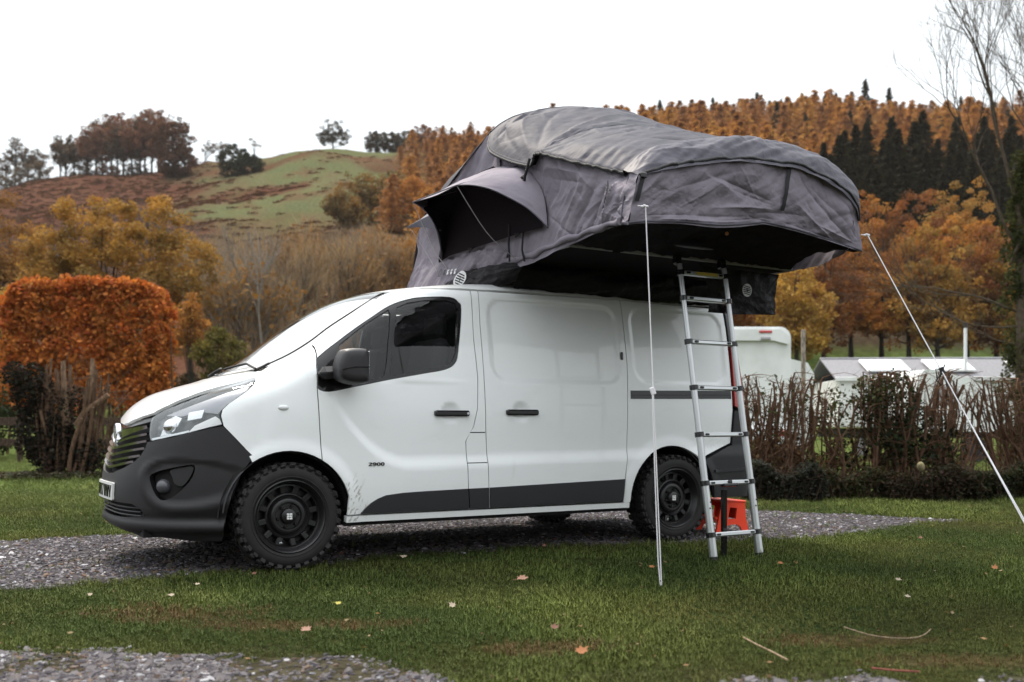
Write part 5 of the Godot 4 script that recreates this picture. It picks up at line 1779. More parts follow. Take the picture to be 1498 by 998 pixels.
		tag(scatter("gravel", b.mesh(false), sm, where, tint), "purple grey slate chippings of the drive under the van", "gravel", "", "stuff")

const LEAVES := [
	[765, 861, 0.085, 0, "large tan fallen leaf alone on the grass in front of the van's middle"],
	[591, 827, 0.075, 1, "pale curled leaf on the grass in front of the van's front door"],
	[428, 820, 0.060, 2, "small orange leaf under the front tyre's lower edge"],
	[662, 900, 0.060, 1, "bleached flat leaf on the grass straight in front of the sliding door"],
	[953, 842, 0.060, 2, "orange leaf lying beside the foot of the straight guy rope"],
	[1142, 838, 0.055, 2, "small orange leaf on the grass right of the ladder's foot"],
	[1347, 798, 0.060, 3, "rust brown leaf on the grass beyond the end of the gravel"],
	[1455, 845, 0.070, 2, "orange leaf on the grass under the slanting guy rope"],
	[1314, 863, 0.060, 1, "white bleached leaf on the grass right of the ladder, upper of two"],
	[1328, 891, 0.055, 1, "white bleached leaf on the grass right of the ladder, lower of two"],
	[495, 899, 0.055, 4, "yellow leaf on the grass in front of the front wheel"],
	[289, 868, 0.050, 1, "pale curled leaf on the turf in front of the bumper, left of the front wheel"],
	[132, 884, 0.045, 1, "small pale leaf on the left side of the turf, near the gravel"],
	[251, 885, 0.055, 1, "tan leaf at the back of the bare patch in the left turf"],
	[372, 852, 0.050, 3, "brown leaf on the grass just in front of the front tyre"],
	[811, 936, 0.060, 3, "russet leaf on dry grass at the bottom of the picture, below the large tan leaf"],
	[850, 974, 0.080, 2, "wide orange brown leaf at the very bottom edge of the turf"],
	[796, 810, 0.055, 3, "brown leaf in the shade below the sliding door's sill"],
	[448, 940, 0.060, 0, "dull tan leaf on yellowed grass near the lower left gravel"],
	[500, 822, 0.05, 3, "little brown leaf in the grass just behind the front tyre"],
]

func build_litter() -> void:
	var pals := [Color(.22, .115, .075), Color(.26, .21, .15), Color(.24, .085, .024), Color(.12, .048, .028), Color(.30, .26, .04)]
	for q in LEAVES:
		var d: float = 1453.1 * EYE / (q[1] - 622.2)
		var x: float = (q[0] - 749.0) * d / 1453.1
		var b := MB.new()
		var out := []
		var m := 15
		for k in m:
			var a := TAU * k / m
			var r: float = [1.0, .62, .86, .5, .8, .55, .72, .42, .72, .55, .8, .5, .86, .62, .0][k] as float
			if k == m - 1: r = 0.5
			out.append(Vector2(cos(a) * r, sin(a) * r * 0.9))
		var nn := Vector3.UP
		var ctr := b.put(Vector3(0, .12, 0), nn)
		for p in out:
			var l: float = p.length()
			b.put(Vector3(p.x, .12 + l * l * rng.randf_range(0.1, 0.45), p.y), (nn + Vector3(-p.x, 0, -p.y) * .3).normalized())
		for k in m: b.tri(ctr, ctr + 1 + k, ctr + 1 + (k + 1) % m)
		b.tube([Vector3(1.0, .2, 0), Vector3(1.35, .32, .06), Vector3(1.6, .3, .1)], .025, 5)
		var lm := mat(pals[q[3]], 0.8)
		lm.backlight_enabled = true
		lm.backlight = Color(.3, .25, .2)
		var o := obj("fallen_leaf", b, lm)
		o.position = Vector3(x, land(x, -d) + 0.055, -d)
		o.basis = (Basis(Vector3(1, 0, 0), rng.randf_range(.25, .6)) * Basis(Vector3.UP, rng.randf() * TAU)).scaled(Vector3.ONE * (q[2] as float) * (0.55 if q[3] == 0 else 0.42))
		tag(o, q[4], "leaf", "fallen leaves on the turf")
	rng.seed = 960
	var bits := MB.new()
	for k in 900:
		var d := rng.randf_range(3.4, 12.2)
		var x := rng.randf_range(-.6, .6) * d
		if drive(x, -d) > .9 and rng.randf() < .7: continue
		if rng.randf() > .35 + .65 * smoothstep(.0, .8, x / d) and d < 9.0: continue
		var s := rng.randf_range(.006, .016)
		leaf_at(bits, Vector3(x, land(x, -d) + rng.randf_range(.012, .035), -d), s, tone([Color(.16, .085, .045), Color(.24, .15, .08), Color(.10, .06, .035), Color(.30, .22, .13)], .3), .6, 1.6)
	tag(obj("leaf_litter", bits, M.leaf, null, true), "bits of brown leaf strewn over the turf", "leaf litter", "", "stuff")
	for q in [["pale bent twig lying on the grass at lower right, the left one", [[1088, 946], [1108, 957], [1130, 968], [1152, 980]], .0036, Color(.30, .22, .15)], ["long curved dry twig lying on the grass at lower right, the right one", [[1235, 930], [1275, 943], [1320, 949], [1348, 946], [1362, 934]], .0026, Color(.26, .20, .14)], ["thin red brown twig at the very bottom of the picture, right of the middle", [[1275, 993], [1310, 997], [1345, 1000]], .0035, Color(.28, .10, .08)]]:
		var pts := []
		for p in q[1]:
			var d: float = 1453.1 * EYE / (p[1] - 622.2)
			var x: float = (p[0] - 749.0) * d / 1453.1
			pts.append(Vector3(x, land(x, -d) + .035, -d))
		var b := MB.new()
		b.tube(curve(pts, 12), q[2], 6)
		tag(obj("twig", b, wood(q[3])), q[0], "twig")

# ---------------------------------------------------------------- plants near the pitch
func hedge_bush(called: String, label: String, at: Vector3, w: float, h: float, stems: int, lean: float, ivy: Array, seed_: int, group: String, deep := 0.45) -> void:
	rng.seed = seed_
	var o := thing(called, label, "hedge", at, 0.0, group)
	var b := MB.new()
	var tw := MB.new()
	for k in stems:
		var x := rng.randf_range(-.5, .5)
		var base := Vector3(x * w * 0.75 + rng.randf_range(-.08, .08), -.02, rng.randf_range(-.5, .5) * deep)
		var hh := h * rng.randf_range(0.72, 1.03)
		var top := Vector3(base.x + (x * 0.5 + rng.randf_range(-.16, .16)) * w * 0.5 + lean * hh, hh, base.z + rng.randf_range(-.2, .2))
		var m1 := base.lerp(top, .33) + rv() * .16
		var m2 := base.lerp(top, .7) + rv() * .15
		var r := rng.randf_range(.006, .017) * (1.5 if rng.randf() < .12 else 1.0)
		var pts := curve([base, m1, m2, top], 8)
		b.tube(pts, [r * 1.3, r * 1.2, r * 1.1, r, r * .95, r * .9, r * .85, r * .8], 6)
		for j in rng.randi_range(6, 11):
			var s: Vector3 = pts[rng.randi_range(1, 7)]
			var dir := (rv() + Vector3(0, .55, 0)).normalized()
			var l := rng.randf_range(.12, .42)
			var e := s + dir * l + rv() * .05
			if e.y > h * 1.04: e.y = h * rng.randf_range(.9, 1.04)
			tw.tube([s, s.lerp(e, .5) + rv() * .03, e], [r * .42, r * .3, r * .16], 4, false)
			if rng.randf() < .5:
				var e2 := s.lerp(e, .6) + (rv() + Vector3(0, .4, 0)) * l * .4
				tw.tube([s.lerp(e, .5), e2], [r * .22, r * .1], 3, false)
	# crossing dead wood
	for k in stems:
		var p := Vector3(rng.randf_range(-.5, .5) * w, rng.randf_range(.1, .6) * h, rng.randf_range(-.5, .5) * deep)
		var q := p + Vector3(rng.randf_range(-.6, .6), rng.randf_range(-.1, .5), rng.randf_range(-.2, .2))
		tw.tube(curve([p, p.lerp(q, .5) + rv() * .1, q], 6), rng.randf_range(.002, .0055), 4, false)
	tag(obj("stems", b, wood(Color(.135, .078, .050)), o), "", "", "", "stuff")
	tag(obj("twigs", tw, wood(Color(.165, .095, .060)), o), "", "", "", "stuff")
	var lf := MB.new()
	for q in ivy:                                     # [x, y, rx, ry, count, palette]
		for k in q[4]:
			var p := rv()
			var at2 := Vector3(q[0] + p.x * q[2], q[1] + p.y * q[3], p.z * deep * 0.8)
			if at2.y < .02: continue
			leaf_at(lf, at2, rng.randf_range(.018, .036), tone(q[5], .3), 0.8, .6)
	if lf.v.size(): tag(obj("ivy_leaves", lf, M.leaf, o, true), "", "", "", "stuff")

func low_hedge(label: String, at: Vector3, w: float, h: float, deep: float, count: int, pal: Array, seed_: int) -> void:
	rng.seed = seed_
	var o := thing("low_hedge", label, "hedge", at, 0.0, "low dark hedges at the foot of the tall hedge")
	var lf := MB.new()
	var tw := MB.new()
	for k in count:
		var x := rng.randf_range(-.5, .5)
		var hh := h * (0.80 + 0.2 * sin(x * 9.0 + seed_)) * (1.0 - pow(absf(x) * 2.0, 6.0) * .5)
		var y := hh * pow(rng.randf(), 0.6)
		var z := (rng.randf_range(-.5, .5)) * deep * (1.0 - .3 * y / h)
		leaf_at(lf, Vector3(x * w, y, z), rng.randf_range(.014, .030), tone(pal, .35), .75, .8)
	for k in count / 60:
		var p := Vector3(rng.randf_range(-.5, .5) * w, 0, rng.randf_range(-.4, .4) * deep)
		tw.tube([p, p + Vector3(rng.randf_range(-.1, .1), h * .5, .0), p + Vector3(rng.randf_range(-.2, .2), h * rng.randf_range(.6, .95), rng.randf_range(-.1, .1))], [.006, .005, .003], 4, false)
	tag(obj("leaves", lf, M.leaf, o, true), "", "", "", "stuff")
	tag(obj("twigs", tw, wood(Color(.10, .07, .05)), o), "", "", "", "stuff")

func build_near_plants() -> void:
	var dark := [Color(.022, .030, .014), Color(.030, .040, .018), Color(.016, .020, .012)]
	var olive := [Color(.045, .055, .022), Color(.06, .062, .026), Color(.03, .036, .016)]
	var dead := [Color(.12, .065, .035), Color(.085, .05, .03), Color(.15, .10, .06)]
	var g := "tall bare hedge behind the drive"
	hedge_bush("tall_hedge", "clump of upright cut brown hedge stems just right of the ladder", Vector3(3.48, 0, -12.9), 1.15, 1.56, 66, .02, [[-.1, .45, .6, .45, 900, dead], [.1, 1.1, .6, .5, 260, olive], [.3, .3, .4, .3, 350, dark]], 101, g)
	hedge_bush("tall_hedge", "thin gappy part of the hedge with a few straggling stems", Vector3(4.28, 0, -13.0), .60, 1.30, 12, -.04, [[.0, 1.0, .3, .45, 300, olive], [0, .3, .4, .3, 420, dead], [.05, .55, .3, .3, 240, dark]], 102, g)
	hedge_bush("tall_hedge", "dense ivy-grown middle clump of the tall hedge with dark heart", Vector3(5.12, 0, -12.8), 1.30, 1.58, 78, .03, [[-.25, 1.0, .45, .65, 1500, dark], [.1, .6, .6, .5, 1600, dark], [-.45, 1.35, .25, .25, 320, olive], [.2, .2, .7, .25, 900, dead]], 103, g, .6)
	hedge_bush("tall_hedge", "stems of the hedge that fan out around the white caravan's gap", Vector3(5.80, 0, -13.0), .40, 1.5, 9, .16, [[0, .25, .3, .25, 200, dead]], 104, g)
	hedge_bush("tall_hedge", "fanning clump of brown hedge stems at the right edge", Vector3(6.80, 0, -12.9), 1.05, 1.52, 52, -.18, [[0, .35, .6, .35, 700, dead], [.1, .8, .5, .4, 260, olive]], 105, g)
	hedge_bush("tall_hedge", "end of the tall hedge beyond the slanting guy rope", Vector3(8.2, 0, -13.0), 1.5, 1.6, 70, .0, [[0, .5, .7, .5, 600, dead]], 106, g)
	low_hedge("low clipped dark hedge right behind the ladder's foot", Vector3(3.30, 0, -12.2), 1.05, .50, .55, 5200, [Color(.022, .026, .020), Color(.032, .036, .028), Color(.05, .05, .042)], 111)
	low_hedge("straggly low growth in front of the hedge's thin part", Vector3(4.25, 0, -12.4), .95, .42, .5, 2800, [Color(.05, .055, .025), Color(.075, .05, .03), Color(.035, .04, .02)], 112)
	low_hedge("heap of dead ivy and leaves under the ivy-grown clump", Vector3(5.15, 0, -12.2), 1.15, .45, .6, 3600, [Color(.035, .026, .018), Color(.055, .035, .025), Color(.03, .034, .018)], 113)
	low_hedge("long low dark hedge below the slanting guy rope", Vector3(6.55, 0, -12.3), 1.95, .56, .6, 9000, [Color(.020, .026, .014), Color(.030, .038, .018), Color(.055, .045, .026)], 114)
	# the tan boulder-like cut log end in the hedge
	var b := MB.new()
	b.ellipsoid(Vector3.ZERO, Vector3(.045, .060, .05), Basis(Vector3(0, 0, 1), .2), 14, 9)
	var lo := obj("cut_log", b, wood(Color(.30, .25, .14)))
	lo.position = Vector3(4.90, .42, -11.9)
	tag(lo, "pale round log end stuck in the foot of the ivy-grown hedge clump", "log")
	# the ivy-grown stump on the left
	rng.seed = 121
	var st := thing("ivy_stump", "many-stemmed hedge stump smothered in dark ivy left of the van", "stump", Vector3(-7.75, .02, -17.2))
	b = MB.new()
	for k in 46:
		var x := rng.randf_range(-.42, .55)
		var base := Vector3(x * .8, -.05, rng.randf_range(-.25, .25))
		var hh := rng.randf_range(1.0, 2.05)
		var top := Vector3(x * 1.35 + rng.randf_range(-.15, .25), hh, base.z + rng.randf_range(-.2, .2))
		var r := rng.randf_range(.012, .04)
		b.tube(curve([base, base.lerp(top, .4) + rv() * .12, top], 7), [r * 1.2, r * 1.1, r, r * .95, r * .9, r * .85, r * .8], 6)
	tag(obj("stems", b, wood(Color(.17, .105, .070)), st), "", "", "", "stuff")
	b = MB.new()
	b.tube(P3([.25, .9, .1, .42, 1.15, .12, .62, 1.28, .12, .80, 1.42, .1]), [.06, .055, .05, .045], 8); obj("cut_branch", b, wood(Color(.24, .15, .10)), st)
	b = MB.new(); b.tube(P3([.10, .9, .1, .05, 1.4, .12, .02, 2.0, .1]), [.06, .05, .042], 8); obj("cut_branch", b, wood(Color(.26, .17, .115)), st)
	b = MB.new(); b.tube(P3([.40, 1.2, .05, .50, 1.7, .06, .50, 2.05, .05]), [.045, .04, .036], 8); obj("cut_branch", b, wood(Color(.26, .17, .115)), st)
	b = MB.new()
	for k in 90:
		var p := Vector3(rng.randf_range(-.3, .9), rng.randf_range(.4, 1.6), rng.randf_range(-.3, .3))
		b.tube([p, p + (rv() + Vector3(.3, .5, 0)) * .3, p + (rv() + Vector3(.4, .7, 0)) * .55], [.008, .006, .003], 4, false)
	tag(obj("twigs", b, wood(Color(.15, .10, .07)), st), "", "", "", "stuff")
	b = MB.new()
	for q in [[-.55, 1.45, .35, .55, 1900], [-.45, .75, .40, .55, 1500], [-.1, .45, .55, .45, 1700], [.45, .35, .35, .35, 700], [-.85, 1.75, .2, .25, 350], [.1, 1.1, .35, .5, 700]]:
		for k in q[4]:
			var p := rv()
			leaf_at(b, Vector3(q[0] + p.x * q[2], maxf(.02, q[1] + p.y * q[3]), p.z * .4), rng.randf_range(.022, .045), tone([Color(.016, .017, .014), Color(.026, .027, .020), Color(.035, .022, .018)], .35), .8, .5)
	tag(obj("ivy_leaves", b, M.leaf, st, true), "", "", "", "stuff")
	b = MB.new()
	for k in 2600:
		var p := rv()
		leaf_at(b, Vector3(p.x * 1.5 - .1, .02 + .10 * absf(p.y), p.z * .55 + .3), rng.randf_range(.02, .04), tone([Color(.06, .045, .03), Color(.035, .03, .02), Color(.09, .08, .06), Color(.04, .05, .02)], .3), .7, 1.2)
	tag(obj("dead_leaves", b, M.leaf, st, true), "", "", "", "stuff")
	# another dark bush at the left edge, behind the stump
	leafy("evergreen_bush", "dark evergreen bush at the left edge behind the fence", "", Vector3(-13.9, 0, -26.0), 1.6, .05, [[Vector3(0, 1.0, 0), Vector3(.9, .95, .7)]], 60, 70, .3, .05, dark, Color(.06, .05, .04), .3, "bush")
	# beech hedge, clipped square
	rng.seed = 131
	var o := thing("beech_hedge", "tall square-clipped beech hedge in copper orange leaf left of the van", "hedge", Vector3(-13.6, 0, -32.0))
	b = MB.new()
	var red := [Color(.44, .115, .034), Color(.50, .155, .04), Color(.33, .08, .03), Color(.52, .19, .05)]
	var gold := [Color(.58, .225, .055), Color(.50, .175, .045), Color(.38, .125, .034), Color(.23, .09, .034)]
	for k in 1250:
		var q := Vector3(rng.randf_range(-1, 1), rng.randf_range(-1, 1), rng.randf_range(-1, 1))
		var ax := rng.randi() % 4
		if ax == 0: q.x = signf(q.x) * rng.randf_range(.86, 1.0)
		elif ax == 1: q.y = rng.randf_range(.86, 1.0)
		else: q.z = rng.randf_range(.6, 1.0)
		# rounded shoulders
		var l := pow(pow(absf(q.x), 4.5) + pow(maxf(q.y, 0), 4.5), 1.0 / 4.5)
		if l > 1.0: q /= l
		var cc := Vector3(q.x * 2.42, 3.40 + q.y * 2.05, q.z * .85)
		if cc.y < 2.1 - absf(q.x) * .9 and rng.randf() < .7: continue
		var pal := red if rng.randf() < 0.25 + 0.4 * smoothstep(3.0, 5.4, cc.y) else gold
		var base := tone(pal, .4)
		for i in 30:
			var e := rv() * Vector3(.26, .24, .22)
			leaf_at(b, cc + e, rng.randf_range(.05, .10), base.lerp(tone(pal, .35), .6), .7, .3)
	tag(obj("leaves", b, M.leaf, o, true), "", "", "", "stuff")
	b = MB.new()
	for k in 34:
		var x := rng.randf_range(-2.6, 2.6)
		b.tube(curve([Vector3(x, -.1, rng.randf_range(-.3, .3)), Vector3(x + rng.randf_range(-.2, .2), 1.5, rng.randf_range(-.4, .4)), Vector3(x + rng.randf_range(-.5, .5), 4.2, rng.randf_range(-.4, .4))], 7), [.05, .045, .04, .035, .03, .02, .012], 5, false)
	tag(obj("stems", b, wood(Color(.14, .09, .06)), o), "", "", "", "stuff")
	# fence
	var f := thing("rail_fence", "dark timber post and rail fence behind the stump", "fence", Vector3(-11, 0, -24.0))
	for k in 8:
		b = MB.new(); b.box(Vector3(-6.6 + k * 1.9, .58, 0), Vector3(.11, 1.22, .09), Basis(Vector3(0, 0, 1), rng.randf_range(-.03, .03)), .012); obj("post", b, wood(Color(.070, .050, .038)), f)
		if k == 7: continue
		for y in [.50, 1.0]:
			b = MB.new(); b.box(Vector3(-5.65 + k * 1.9, y, .055), Vector3(1.9, .17 if y < .6 else .20, .035), Basis(Vector3(0, 0, 1), rng.randf_range(-.008, .008)), .008); obj("rail", b, wood(Color(.075, .052, .040)), f)
	# the old ivy-clad tree at the right edge
	rng.seed = 143
	o = thing("bare_tree", "tall leafless tree with an ivy-clad trunk at the right edge", "tree", Vector3(13.30, .1, -26.0))
	b = MB.new()
	var tips := []
	b.tube(P3([.1, -.2, 0, .1, 1.5, 0, .05, 3.2, .1, .05, 4.8, .0, .0, 6.2, 0]), [.27, .21, .18, .15, .11], 12, false)
	for q in [[Vector3(.0, 6.2, 0), Vector3(-.15, 1, .1), 1.8, .13], [Vector3(.02, 5.4, 0), Vector3(-.55, .85, .2), 1.7, .10], [Vector3(.05, 4.6, 0), Vector3(.45, 1, -.2), 2.0, .13], [Vector3(-.1, 3.8, 0), Vector3(-.95, .35, .3), 1.4, .08], [Vector3(-.1, 3.4, .1), Vector3(-.9, .05, .1), 1.3, .06], [Vector3(-.25, 5.0, 0), Vector3(.2, 1, .4), 1.9, .12], [Vector3(-.05, 2.9, 0), Vector3(-.95, .25, .1), 1.2, .05]]:
		fork(b, q[0], (q[1] as Vector3).normalized(), q[2], (q[3] as float) * .46, 6, .46, 0.5, 6, tips)
	obj("trunk", b, wood(Color(.10, .078, .058)), o)
	b = MB.new()
	var ivp := [Color(.035, .045, .016), Color(.055, .062, .022), Color(.025, .032, .013), Color(.08, .08, .03)]
	for k in 130:
		var y := rng.randf_range(.2, 7.8)
		var a := rng.randf() * TAU
		var r := rng.randf_range(.12, .62) * (1.25 - .11 * y)
		var mid := Vector3(cos(a) * r + .05, y, sin(a) * r)
		var cr := rng.randf_range(.16, .46) * (1.1 - .07 * y)
		var base := tone(ivp, .35)
		for i in 85:
			var p := rv() * cr
			p.y *= 1.3
			leaf_at(b, mid + p, rng.randf_range(.03, .06), base.lerp(tone(ivp, .3), .5), .8, .4)
	tag(obj("ivy_leaves", b, M.leaf, o, true), "", "", "", "stuff")

# ---------------------------------------------------------------- trees, near to far
func on_land(px: float, d: float, lift := 0.0) -> Vector3:    # a spot on the land by bearing and distance
	var x := (px - 749.0) / 1453.1 * d
	return Vector3(x, land(x, -d) + lift, -d)

func twiggy(label: String, at: Vector3, h: float, w: float, pal: Array, count: int, seed_: int, stems := 5, bark := Color(.13, .11, .095), group := "bare scrub below the hill", leafpal: Array = [], size := .30) -> void:
	rng.seed = seed_
	var o := thing("scrub_tree", label, "tree", at, 0.0, group)
	var b := MB.new()
	var tips := []
	for k in stems:
		var a := rng.randf() * TAU
		var dir := Vector3(cos(a) * .35, 1, sin(a) * .35).normalized()
		fork(b, Vector3(cos(a) * .3, -.2, sin(a) * .3), dir, h * .30, h * .011, 3, .5, .6, 5, tips)
	obj("trunk", b, wood(bark), o)
	var t := MB.new()
	for k in count:
		var p: Vector3 = tips[rng.randi() % tips.size()] + rv() * Vector3(w * .22, h * .12, w * .22)
		if p.y < h * .15: p.y = h * rng.randf_range(.15, .6)
		var dir := (rv() * .8 + Vector3(p.x * .1, .9, p.z * .1)).normalized()
		var l := rng.randf_range(.5, 1.3) * size * 2.4
		leaf(t, p, dir * l, dir.cross(rv()).normalized() * size * .055, tone(pal, .25))
		if leafpal.size() and rng.randf() < .35: leaf_at(t, p + rv() * .3, size * rng.randf_range(.4, .8), tone(leafpal, .25))
	tag(obj("twigs", t, M.leaf, o, true), "", "", "", "stuff")

func conifer_mesh(h: float, r: float, n: int, pal: Array, droop: float, seed_: int, size: float, ragged := 0.25, point := .75) -> ArrayMesh:
	rng.seed = seed_
	var b := MB.new()
	b.tint = Color(.06, .045, .035)
	b.tube([Vector3(0, -.5, 0), Vector3(0, h * .55, 0), Vector3(0, h, 0)], [h * .014, h * .009, .01], 5, false)
	var gap := rng.randf() * 10.0
	for k in n:
		var y := h * (0.10 + 0.90 * pow(rng.randf(), 0.85))
		var t := 1.0 - y / h
		var a := rng.randf() * TAU
		var lump := 1.0 + ragged * sin(a * 3.0 + y * 1.7 + gap) + ragged * sin(y * 4.1 + gap)
		var rr := r * pow(t, point) * (1.0 - .35 * pow(1.0 - t, 3.0)) * lump * pow(rng.randf_range(.15, 1.0), .55)
		var out := Vector3(cos(a), 0, sin(a))
		var at := out * rr + Vector3(0, y - rr * droop, 0)
		var dir := (out + Vector3(0, -droop + rng.randf_range(-.35, .35), 0) + rv() * .3).normalized()
		leaf(b, at, dir * size * rng.randf_range(.6, 1.2), dir.cross(Vector3.UP + rv() * .6).normalized() * size * .34, tone(pal, .22))
	return b.mesh(true)

func build_trees() -> void:
	rng.seed = 201
	var orange := [Color(0.366, 0.164, 0.046), Color(0.427, 0.211, 0.058), Color(0.304, 0.122, 0.039), Color(0.265, 0.137, 0.053)]
	var copper := [Color(0.223, 0.090, 0.041), Color(0.284, 0.117, 0.043), Color(0.163, 0.074, 0.040)]
	var yellow := [Color(0.470, 0.293, 0.067), Color(0.408, 0.231, 0.059), Color(0.348, 0.230, 0.073)]
	var ochre := [Color(0.300, 0.185, 0.060), Color(0.356, 0.205, 0.058), Color(0.235, 0.155, 0.058), Color(0.393, 0.215, 0.055)]
	var dull := [Color(.15, .11, .055), Color(.19, .125, .05), Color(.11, .09, .045)]
	var bark := Color(.06, .05, .042)
	# the round golden tree behind the beech hedge
	var at := on_land(165, 60.0)
	leafy("maple_tree", "wide domed golden orange tree behind the clipped beech hedge", "", at, 10.5, .30,
		[[Vector3(-1.6, 10.0, 0), Vector3(2.6, 2.7, 2.4)], [Vector3(1.8, 10.0, .3), Vector3(2.8, 2.9, 2.5)], [Vector3(4.2, 7.6, 0), Vector3(2.2, 3.2, 2.2)], [Vector3(-3.6, 8.0, 0), Vector3(2.2, 2.8, 2.0)], [Vector3(.6, 7.0, 1), Vector3(4.2, 3.4, 2.4)], [Vector3(2.2, 5.0, .5), Vector3(3.6, 2.6, 2.2)]], 330, 90, .62, .115, ochre, Color(.05, .042, .035), .5)
	leafy("ash_tree", "tan brown tree cut off by the left edge, beside the golden domed tree", "", on_land(2, 66.0), 9.5, .25, [[Vector3(0, 10.0, 0), Vector3(2.4, 3.0, 2)], [Vector3(.8, 7.6, 0), Vector3(2.2, 2.4, 2)]], 120, 80, .6, .11, [Color(.26, .14, .055), Color(.21, .12, .06), Color(.31, .165, .05)], bark)
	leafy("yellow_shrub", "pale yellow shrub at the left edge behind the beech hedge", "", on_land(-12, 44.0), 5, .10, [[Vector3(0, 5.0, 0), Vector3(1.2, 2.2, 1)]], 60, 70, .4, .08, yellow, bark, .4, "shrub")
	leafy("orange_shrub", "small orange shrub in the dark gap right of the beech hedge", "", on_land(280, 52.0), 4, .08, [[Vector3(0, 5.4, 0), Vector3(.8, 1.6, .8)]], 46, 60, .4, .09, orange, bark, .4, "shrub")
	leafy("olive_shrub", "olive green shrub low in the gap between beech hedge and van", "", on_land(318, 50.0), 4, .08, [[Vector3(0, 3.9, 0), Vector3(1.3, 1.2, 1)]], 60, 60, .4, .09, [Color(.12, .11, .03), Color(.09, .085, .03), Color(.16, .13, .04)], bark, .4, "shrub")
	for q in [[285, 54.0, 2.0], [340, 56.0, 2.4], [395, 58.0, 2.6], [450, 60.0, 2.6], [225, 56.0, 2.6]]:
		leafy("undergrowth_bush", "dark bramble thicket in the shade under the scrub, %s" % {285: "right of the beech hedge", 340: "below the olive shrub", 395: "below the two pale birch stems", 450: "above the van's bonnet", 225: "behind the beech hedge"}[q[0]], "dark bramble thickets", on_land(q[0], q[1]), q[2], .05, [[Vector3(0, q[2] * .6, 0), Vector3(1.9, q[2] * .7, 1.2)]], 60, 60, .5, .10, [Color(.05, .036, .022), Color(.035, .034, .018), Color(.075, .045, .024)], bark, .3, "bush")
	# bare scrub
	var grey := [Color(.21, .17, .14), Color(.26, .21, .165), Color(.165, .13, .11), Color(.30, .225, .15)]
	var warm := [Color(.28, .19, .115), Color(.23, .155, .10), Color(.34, .225, .12)]
	var spots := [
		["bare twiggy birch left of the two pale stems", 330, 66.0, 9.5, 5.0, grey, 3200, []],
		["bare pale-stemmed birch above the bonnet", 366, 62.0, 8.6, 4.4, grey, 3000, [Color(.26, .14, .05)]],
		["bare scrub tree above the windscreen's foot", 415, 70.0, 10.0, 5.5, grey, 3400, []],
		["brown scrub tree above the windscreen", 470, 72.0, 10.8, 5.5, warm, 3400, [Color(.20, .12, .06)]],
		["bare scrub tree over the top of the windscreen", 520, 74.0, 10.4, 5.5, grey, 3400, []],
		["russet-leaved scrub tree left of the tent's window awning", 570, 76.0, 11.0, 6.0, warm, 3400, [Color(.25, .13, .05), Color(.2, .1, .045)]],
		["brown scrub tree half behind the tent's front", 625, 78.0, 10.6, 6.0, warm, 3400, [Color(.28, .15, .05)]],
		["grey scrub tree behind the golden domed tree's right side", 300, 78.0, 11.0, 5.5, grey, 3000, []],
		["purple grey twiggy tree between the tan and golden trees", 62, 80.0, 11.5, 6.0, [Color(.15, .12, .115), Color(.12, .10, .095)], 3000, []],
		["tall thin scrub tree on the slope over the bonnet", 392, 84.0, 10.5, 6.0, grey, 3000, []],
		["dense scrub on the slope right of the middle", 545, 86.0, 10.0, 6.5, warm, 3200, [Color(.22, .12, .05)]],
		["scrub tree hidden behind the van's roof", 690, 80.0, 10.0, 6.0, warm, 2000, [Color(.3, .15, .05)]],
		["purple grey scrub tree behind the golden dome's crest", 205, 92.0, 12.0, 7.0, [Color(.16, .125, .115), Color(.13, .10, .09)], 2600, []],
		["thin grey scrub at the foot of the field left of centre", 480, 92.0, 10.0, 7.0, [Color(.18, .145, .115), Color(.14, .11, .095)], 3000, []],
	]
	var s := 300
	for q in spots:
		twiggy(q[0], on_land(q[1], q[2]), q[3], q[4], q[5], q[6], s, 5, Color(.20, .175, .15) if q[1] == 366 else Color(.12, .10, .085), "bare scrub below the hill", q[7])
		s += 1
	for q in [["scrub tree behind the van's roof, left of the tent board", 740, 80.0, warm], ["scrub tree behind the tent, left part", 800, 84.0, grey], ["scrub tree behind the middle of the tent", 870, 80.0, warm], ["scrub tree behind the tent above the sliding door", 935, 84.0, grey], ["scrub tree behind the right part of the tent", 1000, 80.0, warm]]:
		twiggy(q[0], on_land(q[1], q[2]), 10.0, 6.0, q[3], 1500, s, 5, Color(.12, .10, .085), "bare scrub below the hill", [Color(.3, .15, .05)])
		s += 1
	# birch stems that show pale
	for q in [[357, 61.0, "left of two pale birch stems above the bonnet"], [382, 60.0, "right of two pale birch stems above the bonnet"]]:
		var o := thing("birch_tree", q[2], "tree", on_land(q[0], q[1]), 0, "")
		var b := MB.new()
		var tips := []
		rng.seed = int(q[0])
		b.tube(P3([0, 0, 0, .1, 3, 0, -.1, 5.2, .1]), [.11, .09, .07], 7, false)
		for k in 3: fork(b, Vector3(-.1, 5.2, .1), Vector3(rng.randf_range(-.5, .5), 1, rng.randf_range(-.4, .4)).normalized(), 2.0, .07, 3, .5, .5, 5, tips)
		obj("trunk", b, wood(Color(.27, .235, .20)), o)
